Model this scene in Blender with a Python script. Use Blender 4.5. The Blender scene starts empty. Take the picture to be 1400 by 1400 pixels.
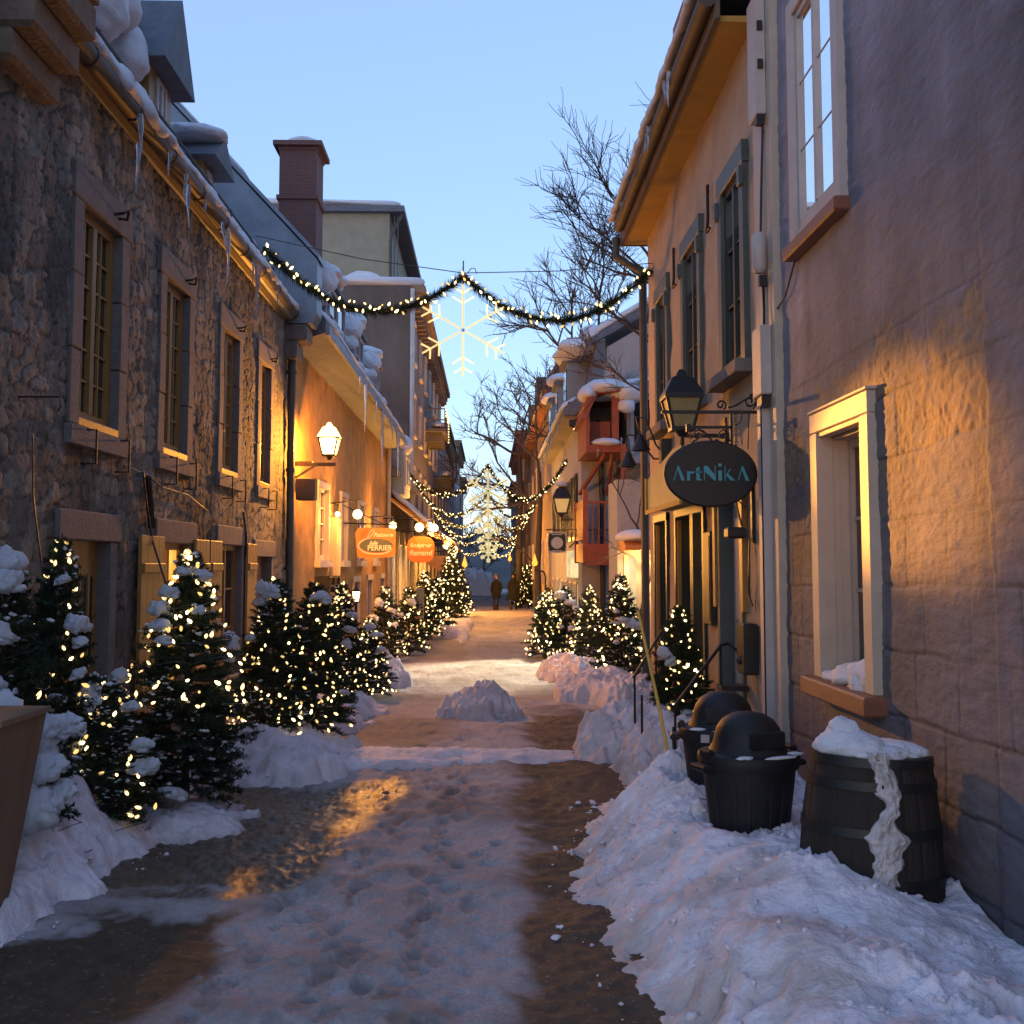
import bpy, math, random
import numpy as np
from mathutils import Vector, Matrix

R = math.radians
sc = bpy.context.scene
C = sc.collection

# ------------------------------------------------------------------ camera
CAM_H, YAW, PITCH = 1.7, R(1.217), R(4.3)
cam = bpy.data.cameras.new("camera")
cam.sensor_width = 36.0
cam.lens = 36.0 * 1500 / 1400
cam.shift_y = -42.8 / 1400
cam.clip_start, cam.clip_end = 0.05, 2000
camo = bpy.data.objects.new("camera", cam)
C.objects.link(camo)
camo.location = (0, 0, CAM_H)
camo.rotation_euler = (R(90) + PITCH, 0, -YAW)
sc.camera = camo

# ------------------------------------------------------------------ sky, sun, exposure
SUN_EL, SUN_ROT = R(8), R(200)
world = bpy.data.worlds.new("World")
sc.world = world
world.use_nodes = True
wn = world.node_tree
wn.nodes.clear()
w_out = wn.nodes.new("ShaderNodeOutputWorld")
w_bg = wn.nodes.new("ShaderNodeBackground")
w_sky = wn.nodes.new("ShaderNodeTexSky")
w_sky.sky_type = 'NISHITA'
w_sky.sun_disc = False
w_sky.sun_elevation = SUN_EL
w_sky.sun_rotation = SUN_ROT
w_sky.air_density = 1.0
w_sky.dust_density = 0.3
w_sky.ozone_density = 2.0
w_mix = wn.nodes.new("ShaderNodeMix")          # the sky after sunset: the clear sky veiled by even dusk blue
w_mix.data_type = 'RGBA'
w_mix.inputs[0].default_value = 0.60
w_mix.inputs[7].default_value = (2.2, 3.25, 6.3, 1)
w_gain = wn.nodes.new("ShaderNodeMix")
w_gain.data_type = 'RGBA'
w_gain.blend_type = 'MULTIPLY'
w_gain.inputs[0].default_value = 1.0
w_gain.inputs[7].default_value = (1.75, 1.75, 1.75, 1)
wn.links.new(w_sky.outputs[0], w_gain.inputs[6])
wn.links.new(w_gain.outputs[2], w_mix.inputs[6])
wn.links.new(w_mix.outputs[2], w_bg.inputs[0])
w_bg.inputs[1].default_value = 0.148
wn.links.new(w_bg.outputs[0], w_out.inputs[0])

sun_l = bpy.data.lights.new("sun", 'SUN')
sun_l.energy = 0.02            # the sun is at the horizon behind the houses
sun_l.angle = R(10)
sun_l.color = (1.0, 0.9, 0.85)
sun_o = bpy.data.objects.new("sun", sun_l)
C.objects.link(sun_o)
sun_o.rotation_euler = (R(90) - SUN_EL, 0, R(180) - SUN_ROT)

sc.view_settings.view_transform = 'Standard'
sc.view_settings.look = 'None'
sc.view_settings.exposure = 0.42
sc.view_settings.gamma = 1.0
sc.cycles.sample_clamp_indirect = 3.0
sc.cycles.max_bounces = 6
sc.cycles.transparent_max_bounces = 12
sc.cycles.use_denoising = True

# ------------------------------------------------------------------ numbers and noise
rng = random.Random(7)


def hash01(ix, iy, iz, seed):
    h = (ix.astype(np.int64) * 374761393 + iy.astype(np.int64) * 668265263 +
         iz.astype(np.int64) * 2147483647 + seed * 974634777) & 0xFFFFFFFF
    h = ((h ^ (h >> 13)) * 1274126177) & 0xFFFFFFFF
    h = ((h ^ (h >> 16)) * 2246822519) & 0xFFFFFFFF
    h = h ^ (h >> 15)
    return (h & 0xFFFFFF) / float(0xFFFFFF)


def vnoise(x, y, z=None, seed=0):
    x = np.asarray(x, float); y = np.asarray(y, float)
    z = np.zeros_like(x) if z is None else np.asarray(z, float)
    ix, iy, iz = np.floor(x), np.floor(y), np.floor(z)
    fx, fy, fz = x - ix, y - iy, z - iz
    fx, fy, fz = [f * f * f * (f * (f * 6 - 15) + 10) for f in (fx, fy, fz)]
    r = 0
    for dx in (0, 1):
        for dy in (0, 1):
            for dz in (0, 1):
                w = (fx if dx else 1 - fx) * (fy if dy else 1 - fy) * (fz if dz else 1 - fz)
                r = r + w * hash01(ix + dx, iy + dy, iz + dz, seed)
    return r * 2 - 1


def fbm(x, y, z=None, oct=4, seed=0, gain=0.5):
    a, f, r = 1.0, 1.0, 0
    for o in range(oct):
        r = r + a * vnoise(np.asarray(x) * f, np.asarray(y) * f, None if z is None else np.asarray(z) * f, seed + o * 17)
        a *= gain; f *= 2.03
    return r


def billow(x, y, z=None, oct=3, seed=0):
    a, f, r = 1.0, 1.0, 0
    for o in range(oct):
        n = vnoise(np.asarray(x) * f, np.asarray(y) * f, None if z is None else np.asarray(z) * f, seed + o * 17)
        r = r + a * (1 - np.abs(n) * 2)
        a *= 0.5; f *= 2.1
    return r


def voronoi(u, v, seed=0, jit=0.8):
    iu, iv = np.floor(u), np.floor(v)
    f1 = np.full(u.shape, 9.0); f2 = np.full(u.shape, 9.0)
    idv = np.zeros(u.shape)
    zz = np.zeros_like(iu)
    for du in (-1, 0, 1):
        for dv in (-1, 0, 1):
            cu, cv = iu + du, iv + dv
            pu = cu + 0.5 + (hash01(cu, cv, zz, seed) - .5) * jit
            pv = cv + 0.5 + (hash01(cu, cv, zz + 1, seed) - .5) * jit
            d = np.maximum(np.abs(u - pu), np.abs(v - pv)) * .75 + np.hypot(u - pu, v - pv) * .25
            hid = hash01(cu, cv, zz + 2, seed)
            near = d < f1
            f2 = np.where(near, f1, np.minimum(f2, d))
            idv = np.where(near, hid, idv)
            f1 = np.where(near, d, f1)
    return f1, f2, idv


def sstep(a, b, x):
    t = np.clip((x - a) / (b - a), 0, 1)
    return t * t * (3 - 2 * t)


def zg(y):                                   # the street falls gently away from the camera
    y = np.asarray(y, float)
    return -0.013 * np.maximum(0, y - 8)


# where a point of the photograph lies on a known plane of the street
_F = Vector((math.sin(YAW) * math.cos(PITCH), math.cos(YAW) * math.cos(PITCH), math.sin(PITCH)))
_R = Vector((math.cos(YAW), -math.sin(YAW), 0))
_U = _R.cross(_F)


def at(px, py, x=None, y=None, z=None):
    d = _F + _R * ((px - 700) / 1500) + _U * ((657.2 - py) / 1500)
    if x is not None: t = x / d.x
    elif y is not None: t = y / d.y
    else: t = (z - CAM_H) / d.z
    return Vector((d.x * t, d.y * t, CAM_H + d.z * t))


# ------------------------------------------------------------------ materials
MATS = {}


def mat(name, col, rough=.7, metal=0.0, var=.18, vscale=4.0, bump=0.0, bscale=40.0, spec=.5, attr=False,
        emit=None, estr=0.0, stretch=None, var2=None):
    if name in MATS: return MATS[name]
    m = bpy.data.materials.new(name)
    m.use_nodes = True
    nt = m.node_tree
    p = nt.nodes["Principled BSDF"]
    p.inputs["Roughness"].default_value = rough
    p.inputs["Metallic"].default_value = metal
    p.inputs["Specular IOR Level"].default_value = spec
    tc = nt.nodes.new("ShaderNodeTexCoord")
    src = tc.outputs["Object"]
    if stretch:
        mp = nt.nodes.new("ShaderNodeMapping")
        mp.inputs["Scale"].default_value = stretch
        nt.links.new(src, mp.inputs[0]); src = mp.outputs[0]
    n = nt.nodes.new("ShaderNodeTexNoise")
    n.inputs["Scale"].default_value = vscale
    n.inputs["Detail"].default_value = 6
    n.inputs["Roughness"].default_value = .65
    nt.links.new(src, n.inputs["Vector"])
    rp = nt.nodes.new("ShaderNodeValToRGB")
    c = col
    rp.color_ramp.elements[0].position = .28
    rp.color_ramp.elements[1].position = .74
    lo = [max(0, k * (1 - var)) for k in c] if var2 is None else var2
    rp.color_ramp.elements[0].color = (*lo, 1)
    rp.color_ramp.elements[1].color = (*[min(1, k * (1 + var)) for k in c], 1)
    nt.links.new(n.outputs[0], rp.inputs[0])
    colout = rp.outputs[0]
    if attr:
        a = nt.nodes.new("ShaderNodeAttribute"); a.attribute_name = "col"
        mx = nt.nodes.new("ShaderNodeMix"); mx.data_type = 'RGBA'; mx.blend_type = 'MULTIPLY'
        mx.inputs[0].default_value = 1.0
        nt.links.new(colout, mx.inputs[6]); nt.links.new(a.outputs[0], mx.inputs[7])
        colout = mx.outputs[2]
    nt.links.new(colout, p.inputs["Base Color"])
    if bump > 0:
        b = nt.nodes.new("ShaderNodeBump"); b.inputs["Strength"].default_value = bump
        b.inputs["Distance"].default_value = .02
        n2 = nt.nodes.new("ShaderNodeTexNoise"); n2.inputs["Scale"].default_value = bscale
        n2.inputs["Detail"].default_value = 5
        nt.links.new(src, n2.inputs["Vector"])
        nt.links.new(n2.outputs[0], b.inputs["Height"])
        nt.links.new(b.outputs[0], p.inputs["Normal"])
    if emit is not None:
        p.inputs["Emission Color"].default_value = (*emit, 1)
        p.inputs["Emission Strength"].default_value = estr
    MATS[name] = m
    return m


def glow(name, col, strength, var=0.0, vscale=5.0):
    """a surface that gives off light: bulbs, lamp panes, lit rooms"""
    if name in MATS: return MATS[name]
    m = bpy.data.materials.new(name); m.use_nodes = True
    nt = m.node_tree; nt.nodes.clear()
    o = nt.nodes.new("ShaderNodeOutputMaterial"); e = nt.nodes.new("ShaderNodeEmission")
    e.inputs[0].default_value = (*col, 1); e.inputs[1].default_value = strength
    if var > 0:
        tc = nt.nodes.new("ShaderNodeTexCoord"); n = nt.nodes.new("ShaderNodeTexNoise")
        n.inputs["Scale"].default_value = vscale; n.inputs["Detail"].default_value = 4
        rp = nt.nodes.new("ShaderNodeValToRGB")
        rp.color_ramp.elements[0].position = .35; rp.color_ramp.elements[1].position = .68
        rp.color_ramp.elements[0].color = (*[k * (1 - var) for k in col], 1)
        rp.color_ramp.elements[1].color = (*col, 1)
        nt.links.new(tc.outputs["Object"], n.inputs["Vector"]); nt.links.new(n.outputs[0], rp.inputs[0])
        nt.links.new(rp.outputs[0], e.inputs[0])
    nt.links.new(e.outputs[0], o.inputs[0])
    MATS[name] = m
    return m


def lamp_glass(name, col, strength):
    """frosted lamp pane: glows and lets the lamp inside shine out"""
    m = bpy.data.materials.new(name); m.use_nodes = True
    nt = m.node_tree; nt.nodes.clear()
    o = nt.nodes.new("ShaderNodeOutputMaterial"); e = nt.nodes.new("ShaderNodeEmission")
    t = nt.nodes.new("ShaderNodeBsdfTransparent"); mx = nt.nodes.new("ShaderNodeMixShader")
    e.inputs[0].default_value = (*col, 1); e.inputs[1].default_value = strength
    mx.inputs[0].default_value = .35
    nt.links.new(t.outputs[0], mx.inputs[1]); nt.links.new(e.outputs[0], mx.inputs[2])
    nt.links.new(mx.outputs[0], o.inputs[0])
    return m


def brick_mat(name, c1, c2, mortar, scale=6.0, bw=.5, rh=.18):
    m = bpy.data.materials.new(name); m.use_nodes = True
    nt = m.node_tree; p = nt.nodes["Principled BSDF"]
    p.inputs["Roughness"].default_value = .9
    tc = nt.nodes.new("ShaderNodeTexCoord"); sp = nt.nodes.new("ShaderNodeSeparateXYZ")
    ad = nt.nodes.new("ShaderNodeMath"); ad.operation = 'ADD'
    cb = nt.nodes.new("ShaderNodeCombineXYZ")
    nt.links.new(tc.outputs["Object"], sp.inputs[0])
    nt.links.new(sp.outputs[0], ad.inputs[0]); nt.links.new(sp.outputs[1], ad.inputs[1])
    nt.links.new(ad.outputs[0], cb.inputs[0]); nt.links.new(sp.outputs[2], cb.inputs[1])
    b = nt.nodes.new("ShaderNodeTexBrick")
    b.inputs["Color1"].default_value = (*c1, 1); b.inputs["Color2"].default_value = (*c2, 1)
    b.inputs["Mortar"].default_value = (*mortar, 1)
    b.inputs["Scale"].default_value = scale; b.inputs["Brick Width"].default_value = bw
    b.inputs["Row Height"].default_value = rh; b.inputs["Mortar Size"].default_value = .02
    nt.links.new(cb.outputs[0], b.inputs["Vector"])
    nt.links.new(b.outputs[0], p.inputs["Base Color"])
    bp = nt.nodes.new("ShaderNodeBump"); bp.inputs["Strength"].default_value = .4; bp.invert = True
    nt.links.new(b.outputs[1], bp.inputs["Height"]); nt.links.new(bp.outputs[0], p.inputs["Normal"])
    return m


M = {}
M['snow'] = mat('snow', (.60, .60, .625), .75, var=.07, vscale=6, bump=.5, bscale=60, spec=.3)
M['snow_white'] = mat('fresh_snow', (.84, .85, .88), .75, var=.06, vscale=6, bump=.5, bscale=50, spec=.3, attr=True)
M['snow_dirty'] = mat('snow_dirty', (.61, .55, .57), .75, var=.25, vscale=5, bump=.6, bscale=45, spec=.3, attr=True)
M['rubble'] = mat('rubble_stone', (.160, .144, .122), .9, var=.38, vscale=18, bump=.6, bscale=38, attr=True)
M['dressed'] = mat('dressed_stone', (.155, .138, .130), .85, var=.25, vscale=7, bump=.5, bscale=50)
M['corbel_stone'] = mat('corbel_stone', (.17, .115, .075), .9, var=.3, vscale=7, bump=.5, bscale=30)
M['yellow'] = mat('ochre_paint', (.30, .155, .04), .5, var=.15, vscale=8, bump=.1, bscale=30)
M['ochre_plaster'] = mat('ochre_plaster', (.36, .185, .055), .9, var=.3, vscale=3, bump=.35, bscale=22)
M['cream_plaster'] = mat('cream_plaster', (.36, .275, .20), .9, var=.16, vscale=2.5, bump=.35, bscale=40)
M['grey_plaster'] = mat('grey_plaster', (.130, .125, .142), .85, var=.26, vscale=2.6, bump=.45, bscale=34, attr=True, stretch=(.5, .5, 1))
M['pale_plaster'] = mat('pale_plaster', (.33, .31, .30), .9, var=.16, vscale=2, bump=.2)
M['dark_plaster'] = mat('dark_plaster', (.10, .088, .082), .9, var=.35, vscale=1.2, bump=.3, stretch=(1, 1, .4))
M['straw_plaster'] = mat('straw_plaster', (.26, .24, .175), .9, var=.14, vscale=2)
M['brown_plaster'] = mat('brown_plaster', (.20, .13, .085), .9, var=.3, vscale=1.5)
M['red_wall'] = mat('red_wall', (.24, .10, .07), .9, var=.25, vscale=2)
M['blue_wall'] = mat('blue_grey_siding', (.22, .27, .33), .8, var=.15, vscale=2)
M['white_trim'] = mat('white_trim', (.42, .37, .35), .6, var=.1, vscale=6, bump=.1)
M['ivory_trim'] = mat('ivory_trim', (.43, .36, .29), .6, var=.1, vscale=6, bump=.1)
M['brown_paint'] = mat('brown_paint', (.20, .075, .04), .5, var=.2, vscale=8, bump=.15)
M['mustard'] = mat('mustard_boards', (.42, .25, .045), .7, var=.15, vscale=4)
M['fascia'] = mat('fascia_board', (.11, .075, .052), .7, var=.2, vscale=5, bump=.2)
M['green_grey'] = mat('green_grey_paint', (.062, .078, .076), .5, var=.2, vscale=8)
M['dark_green'] = mat('dark_green_paint', (.016, .022, .020), .45, var=.2)
M['iron'] = mat('black_iron', (.018, .017, .017), .5, metal=.2, var=.3, vscale=20, bump=.1)
M['gutter'] = mat('copper_gutter', (.075, .055, .04), .65, metal=.1, var=.3, vscale=6)
M['pipe'] = mat('dark_pipe', (.06, .055, .05), .6, var=.3)
M['roof_metal'] = mat('roof_metal', (.20, .23, .27), .45, metal=.4, var=.25, vscale=3, bump=.15, bscale=8)
M['slate'] = mat('slate_roof', (.10, .11, .13), .7, var=.3, vscale=6, bump=.3, bscale=15)
M['needles'] = mat('fir_needles', (.020, .032, .015), .7, var=.45, vscale=14, spec=.3)
M['garland'] = mat('garland_needles', (.022, .034, .016), .7, var=.45, vscale=14, spec=.3)
M['bark'] = mat('bark', (.055, .042, .034), .9, var=.35, vscale=12, bump=.5, bscale=40)
M['glass'] = mat('window_glass', (.015, .016, .02), .06, var=.3, vscale=1.5, spec=.9, bump=.03, bscale=3)
M['mirror_glass'] = mat('sky_reflecting_glass', (.97, .97, .98), .02, metal=1.0, var=.03, vscale=2, spec=1)
M['black_plastic'] = mat('black_plastic', (.012, .012, .013), .6, var=.3, vscale=9, bump=.12, bscale=50, spec=.35)
M['barrel'] = mat('barrel_wood', (.020, .0135, .009), .85, var=.4, vscale=9, bump=.5, bscale=26, stretch=(1, 1, .15))
M['box_wood'] = mat('box_wood', (.21, .12, .065), .8, var=.25, vscale=5, bump=.3, bscale=25, stretch=(1, 1, .25))
M['red_wood'] = mat('red_wood', (.26, .055, .02), .65, var=.25, vscale=7, bump=.2)
M['orange_wood'] = mat('orange_wood', (.55, .20, .045), .65, var=.2, vscale=7, bump=.2)
M['yellow_pole'] = mat('yellow_pole', (.60, .36, .05), .5, var=.15)
M['coat'] = mat('dark_coat', (.003, .003, .005), .95, var=.3)
M['trousers'] = mat('dark_trousers', (.010, .010, .014), .9)
M['boot'] = mat('brown_boot', (.035, .02, .012), .6)
M['skin'] = mat('face_skin', (.20, .12, .09), .6)
M['sign_black'] = mat('sign_black', (.010, .009, .009), .45, var=.3)
M['teal'] = mat('teal_paint', (.055, .30, .37), .5, var=.06)
M['sign_orange'] = mat('sign_orange', (.70, .20, .025), .5, var=.1)
M['sign_slate'] = mat('sign_slate', (.07, .085, .07), .5)
M['sign_cream'] = mat('sign_cream', (.80, .72, .50), .5, var=.05)
M['silver'] = mat('silver_paint', (.40, .40, .41), .4, metal=.3)
M['hood_green'] = mat('hood_green', (.20, .21, .15), .6, var=.12)
M['grey_door'] = mat('grey_door', (.30, .30, .31), .5, var=.1)
M['ice'] = mat('icicle_ice', (.62, .66, .74), .08, var=.1, spec=.8)
M['ice'].node_tree.nodes['Principled BSDF'].inputs['Transmission Weight'].default_value = .7
M['ice'].node_tree.nodes['Principled BSDF'].inputs['IOR'].default_value = 1.31
M['hill'] = mat('dark_hill', (.05, .05, .05), .95, var=.5, vscale=.1)
M['bulb'] = glow('bulb_glow', (1.0, .68, .27), 2.6)
M['bulb_dim'] = glow('bulb_glow_dim', (1.0, .62, .20), 1.1)
M['bulb_bright'] = glow('bulb_glow_bright', (1.0, .74, .34), 6.0)
M['rope'] = glow('rope_light', (1.0, .76, .33), 1.15)
M['rope_far'] = glow('rope_light_far', (1.0, .80, .38), .75)
M['globe'] = glow('globe_glow', (1.0, .66, .24), 9.0)
M['room'] = glow('lit_room', (1.0, .50, .12), .75, var=.6, vscale=3.5)
M['room_bright'] = glow('lit_room_bright', (1.0, .46, .08), 1.5, var=.5, vscale=3)
M['room_pale'] = glow('lit_room_pale', (1.0, .74, .36), .9, var=.45, vscale=3)
M['flame'] = glow('flame_glow', (1.0, .33, .04), 1.9)
M['lamp_pane'] = lamp_glass('lamp_pane', (1.0, .62, .20), 11)
M['amber_pane'] = mat('amber_pane', (.30, .25, .12), .25, var=.2, spec=.6)
M['chimney_brick'] = brick_mat('chimney_brick', (.17, .06, .05), (.13, .05, .045), (.17, .14, .13), 5, .45, .16)


# ------------------------------------------------------------------ mesh builders
def link(name, me, parent=None, local=False):
    o = bpy.data.objects.new(name, me)
    C.objects.link(o)
    if parent is not None:
        o.parent = parent
        if parent.type == 'EMPTY' and not local:
            o.location = -parent.location
    return o


class MB:
    def __init__(s):
        s.v, s.f = [], []

    def add(s, vs, fs):
        b = len(s.v)
        s.v.extend([tuple(p) for p in vs])
        s.f.extend([tuple(i + b for i in f) for f in fs])
        return s

    def hexa(s, p):      # 8 points: bottom loop 4, top loop 4
        return s.add(p, [(3, 2, 1, 0), (4, 5, 6, 7), (0, 1, 5, 4), (1, 2, 6, 5), (2, 3, 7, 6), (3, 0, 4, 7)])

    def box(s, x0, x1, y0, y1, z0, z1):
        x0, x1 = sorted((x0, x1)); y0, y1 = sorted((y0, y1)); z0, z1 = sorted((z0, z1))
        return s.hexa([(x0, y0, z0), (x1, y0, z0), (x1, y1, z0), (x0, y1, z0),
                       (x0, y0, z1), (x1, y0, z1), (x1, y1, z1), (x0, y1, z1)])

    def bevbox(s, x0, x1, y0, y1, z0, z1, b=.01):
        x0, x1 = sorted((x0, x1)); y0, y1 = sorted((y0, y1)); z0, z1 = sorted((z0, z1))
        b = min(b, (x1 - x0) * .45, (y1 - y0) * .45, (z1 - z0) * .45)
        lo = [(x0 + b, y0 + b), (x1 - b, y0 + b), (x1 - b, y1 - b), (x0 + b, y1 - b)]
        mid = [(x0, y0), (x1, y0), (x1, y1), (x0, y1)]
        vs = [(*p, z0) for p in lo] + [(*p, z0 + b) for p in mid] + [(*p, z1 - b) for p in mid] + [(*p, z1) for p in lo]
        fs = [(3, 2, 1, 0), (12, 13, 14, 15)]
        for k in range(3):
            for i in range(4):
                j = (i + 1) % 4
                fs.append((k * 4 + i, k * 4 + j, k * 4 + 4 + j, k * 4 + 4 + i))
        return s.add(vs, fs)

    def tube(s, pts, r, n=6, r1=None, cap=True):
        pts = [Vector(p) for p in pts]
        m = len(pts)
        rings = []
        up = Vector((0, 0, 1))
        prev = None
        for i, p in enumerate(pts):
            t = (pts[min(i + 1, m - 1)] - pts[max(i - 1, 0)])
            if t.length < 1e-9: t = Vector((0, 0, 1))
            t.normalize()
            if prev is None:
                a = t.cross(up)
                if a.length < .05: a = t.cross(Vector((1, 0, 0)))
            else:
                a = prev - t * prev.dot(t)
                if a.length < 1e-5: a = t.cross(up)
            a.normalize(); prev = a
            b = t.cross(a)
            rr = r if r1 is None else r + (r1 - r) * i / max(1, m - 1)
            if not isinstance(rr, (int, float)): rr = r[i]
            rings.append([p + a * (rr * math.cos(2 * math.pi * k / n)) + b * (rr * math.sin(2 * math.pi * k / n)) for k in range(n)])
        vs = [q for rg in rings for q in rg]
        fs = []
        for i in range(m - 1):
            for k in range(n):
                fs.append((i * n + k, i * n + (k + 1) % n, (i + 1) * n + (k + 1) % n, (i + 1) * n + k))
        if cap:
            fs.append(tuple(range(n - 1, -1, -1)))
            fs.append(tuple((m - 1) * n + k for k in range(n)))
        return s.add(vs, fs)

    def lathe(s, prof, c=(0, 0, 0), n=24, caps=True, wob=None):
        vs, fs = [], []
        for i, (r, z) in enumerate(prof):
            for k in range(n):
                a = 2 * math.pi * k / n
                rr = r * (wob(a, z) if wob else 1)
                vs.append((c[0] + rr * math.cos(a), c[1] + rr * math.sin(a), c[2] + z))
        for i in range(len(prof) - 1):
            for k in range(n):
                fs.append((i * n + k, i * n + (k + 1) % n, (i + 1) * n + (k + 1) % n, (i + 1) * n + k))
        if caps:
            fs.append(tuple(range(n - 1, -1, -1)))
            fs.append(tuple((len(prof) - 1) * n + k for k in range(n)))
        return s.add(vs, fs)

    def prism_y(s, prof, y0, y1):          # polygon of (x,z), extruded along y
        n = len(prof)
        vs = [(x, y0, z) for x, z in prof] + [(x, y1, z) for x, z in prof]
        fs = [tuple(range(n)), tuple(range(2 * n - 1, n - 1, -1))]
        fs += [(i, i + n, (i + 1) % n + n, (i + 1) % n) for i in range(n)]
        return s.add(vs, fs)

    def prism_x(s, prof, x0, x1):          # polygon of (y,z), extruded along x
        n = len(prof)
        vs = [(x0, y, z) for y, z in prof] + [(x1, y, z) for y, z in prof]
        fs = [tuple(range(n - 1, -1, -1)), tuple(range(n, 2 * n))]
        fs += [(i, (i + 1) % n, (i + 1) % n + n, i + n) for i in range(n)]
        return s.add(vs, fs)

    def ball(s, c, r, nu=8, nv=6, sz=1.0):
        vs = [(c[0], c[1], c[2] - r * sz)]
        for j in range(1, nv):
            t = math.pi * j / nv
            for k in range(nu):
                a = 2 * math.pi * k / nu
                vs.append((c[0] + r * math.sin(t) * math.cos(a), c[1] + r * math.sin(t) * math.sin(a), c[2] - r * sz * math.cos(t)))
        vs.append((c[0], c[1], c[2] + r * sz))
        fs = [(0, 1 + (k + 1) % nu, 1 + k) for k in range(nu)]
        for j in range(nv - 2):
            for k in range(nu):
                fs.append((1 + j * nu + k, 1 + j * nu + (k + 1) % nu, 1 + (j + 1) * nu + (k + 1) % nu, 1 + (j + 1) * nu + k))
        l = len(vs) - 1
        fs += [(l, 1 + (nv - 2) * nu + k, 1 + (nv - 2) * nu + (k + 1) % nu) for k in range(nu)]
        return s.add(vs, fs)

    def mesh(s, name, m, smooth=False):
        me = bpy.data.meshes.new(name)
        me.from_pydata(s.v, [], s.f)
        if smooth:
            me.polygons.foreach_set("use_smooth", [True] * len(me.polygons))
            try: me.set_sharp_from_angle(angle=R(40))
            except Exception: pass
        if m is not None: me.materials.append(m)
        me.update()
        return me

    def obj(s, name, m, parent=None, smooth=False, local=False):
        return link(name, s.mesh(name, m, smooth), parent, local)


def fast_mesh(name, V, F, m, smooth=True, col=None, attrs=None):
    """V (n,3) array, F (k,q) index array"""
    me = bpy.data.meshes.new(name)
    V = np.asarray(V, np.float32); F = np.asarray(F, np.int32)
    q = F.shape[1]
    me.vertices.add(len(V)); me.vertices.foreach_set("co", V.ravel())
    me.loops.add(F.size); me.loops.foreach_set("vertex_index", F.ravel())
    me.polygons.add(len(F))
    me.polygons.foreach_set("loop_start", np.arange(0, F.size, q, dtype=np.int32))
    try: me.polygons.foreach_set("loop_total", np.full(len(F), q, np.int32))
    except Exception: pass
    if smooth: me.polygons.foreach_set("use_smooth", np.ones(len(F), bool))
    if col is not None:
        a = me.color_attributes.new("col", 'FLOAT_COLOR', 'POINT')
        c4 = np.ones((len(V), 4), np.float32); c4[:, :3] = col
        a.data.foreach_set("color", c4.ravel())
    for k, arr in (attrs or {}).items():
        a = me.attributes.new(k, 'FLOAT', 'POINT')
        a.data.foreach_set("value", np.asarray(arr, np.float32).ravel())
    if m is not None: me.materials.append(m)
    me.update(calc_edges=True)
    me.validate()
    return me


def grid_faces(n, m, keep=None, flip=False):
    i, j = np.meshgrid(np.arange(n - 1), np.arange(m - 1), indexing='ij')
    a = i * m + j
    F = np.stack([a, a + m, a + m + 1, a + 1], -1)
    if flip: F = F[..., ::-1]
    F = F.reshape(-1, 4)
    if keep is not None: F = F[keep.ravel()]
    return F


def tag(o, label=None, cat=None, group=None, kind=None):
    if label: o["label"] = label
    if cat: o["category"] = cat
    if group: o["group"] = group
    if kind: o["kind"] = kind
    return o


def thing(name, label, cat, loc=(0, 0, 0), group=None, rotz=0.0):
    o = bpy.data.objects.new(name, None)
    o.empty_display_size = .2
    C.objects.link(o)
    o.location = loc
    o.rotation_euler = (0, 0, rotz)
    return tag(o, label, cat, group)


def light(name, kind, loc, watts, col, parent=None, radius=.05, target=None, angle=60, blend=.3):
    l = bpy.data.lights.new(name, kind)
    l.energy = watts; l.color = col
    l.shadow_soft_size = radius
    if kind == 'SPOT':
        l.spot_size = R(angle); l.spot_blend = blend
    o = bpy.data.objects.new(name, l)
    C.objects.link(o)
    loc = Vector(loc)
    if parent is not None:
        o.parent = parent
        loc = loc - Vector(parent.location)
    o.location = loc
    if target is not None:
        d = Vector(target) - loc - (Vector(parent.location) if parent is not None else Vector())
        o.rotation_euler = d.to_track_quat('-Z', 'Y').to_euler()
    return o


def text_mesh(body, size, extrude, m, name='lettering', shear=0.0, bold=0.0, sx=1.0):
    cu = bpy.data.curves.new('text', 'FONT')
    cu.body = body; cu.size = size; cu.extrude = extrude; cu.shear = shear; cu.offset = bold
    cu.align_x = 'CENTER'; cu.align_y = 'CENTER'
    o = bpy.data.objects.new('text', cu)
    C.objects.link(o)
    dg = bpy.context.evaluated_depsgraph_get()
    me = bpy.data.meshes.new_from_object(o.evaluated_get(dg))
    bpy.data.objects.remove(o)
    me.name = name
    # text stands in the x/z plane and faces the camera (towards -y)
    me.transform(Matrix.Rotation(R(90), 4, 'X') @ Matrix.Diagonal((sx, 1, 1, 1)))
    me.materials.clear(); me.materials.append(m)
    return me


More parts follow.
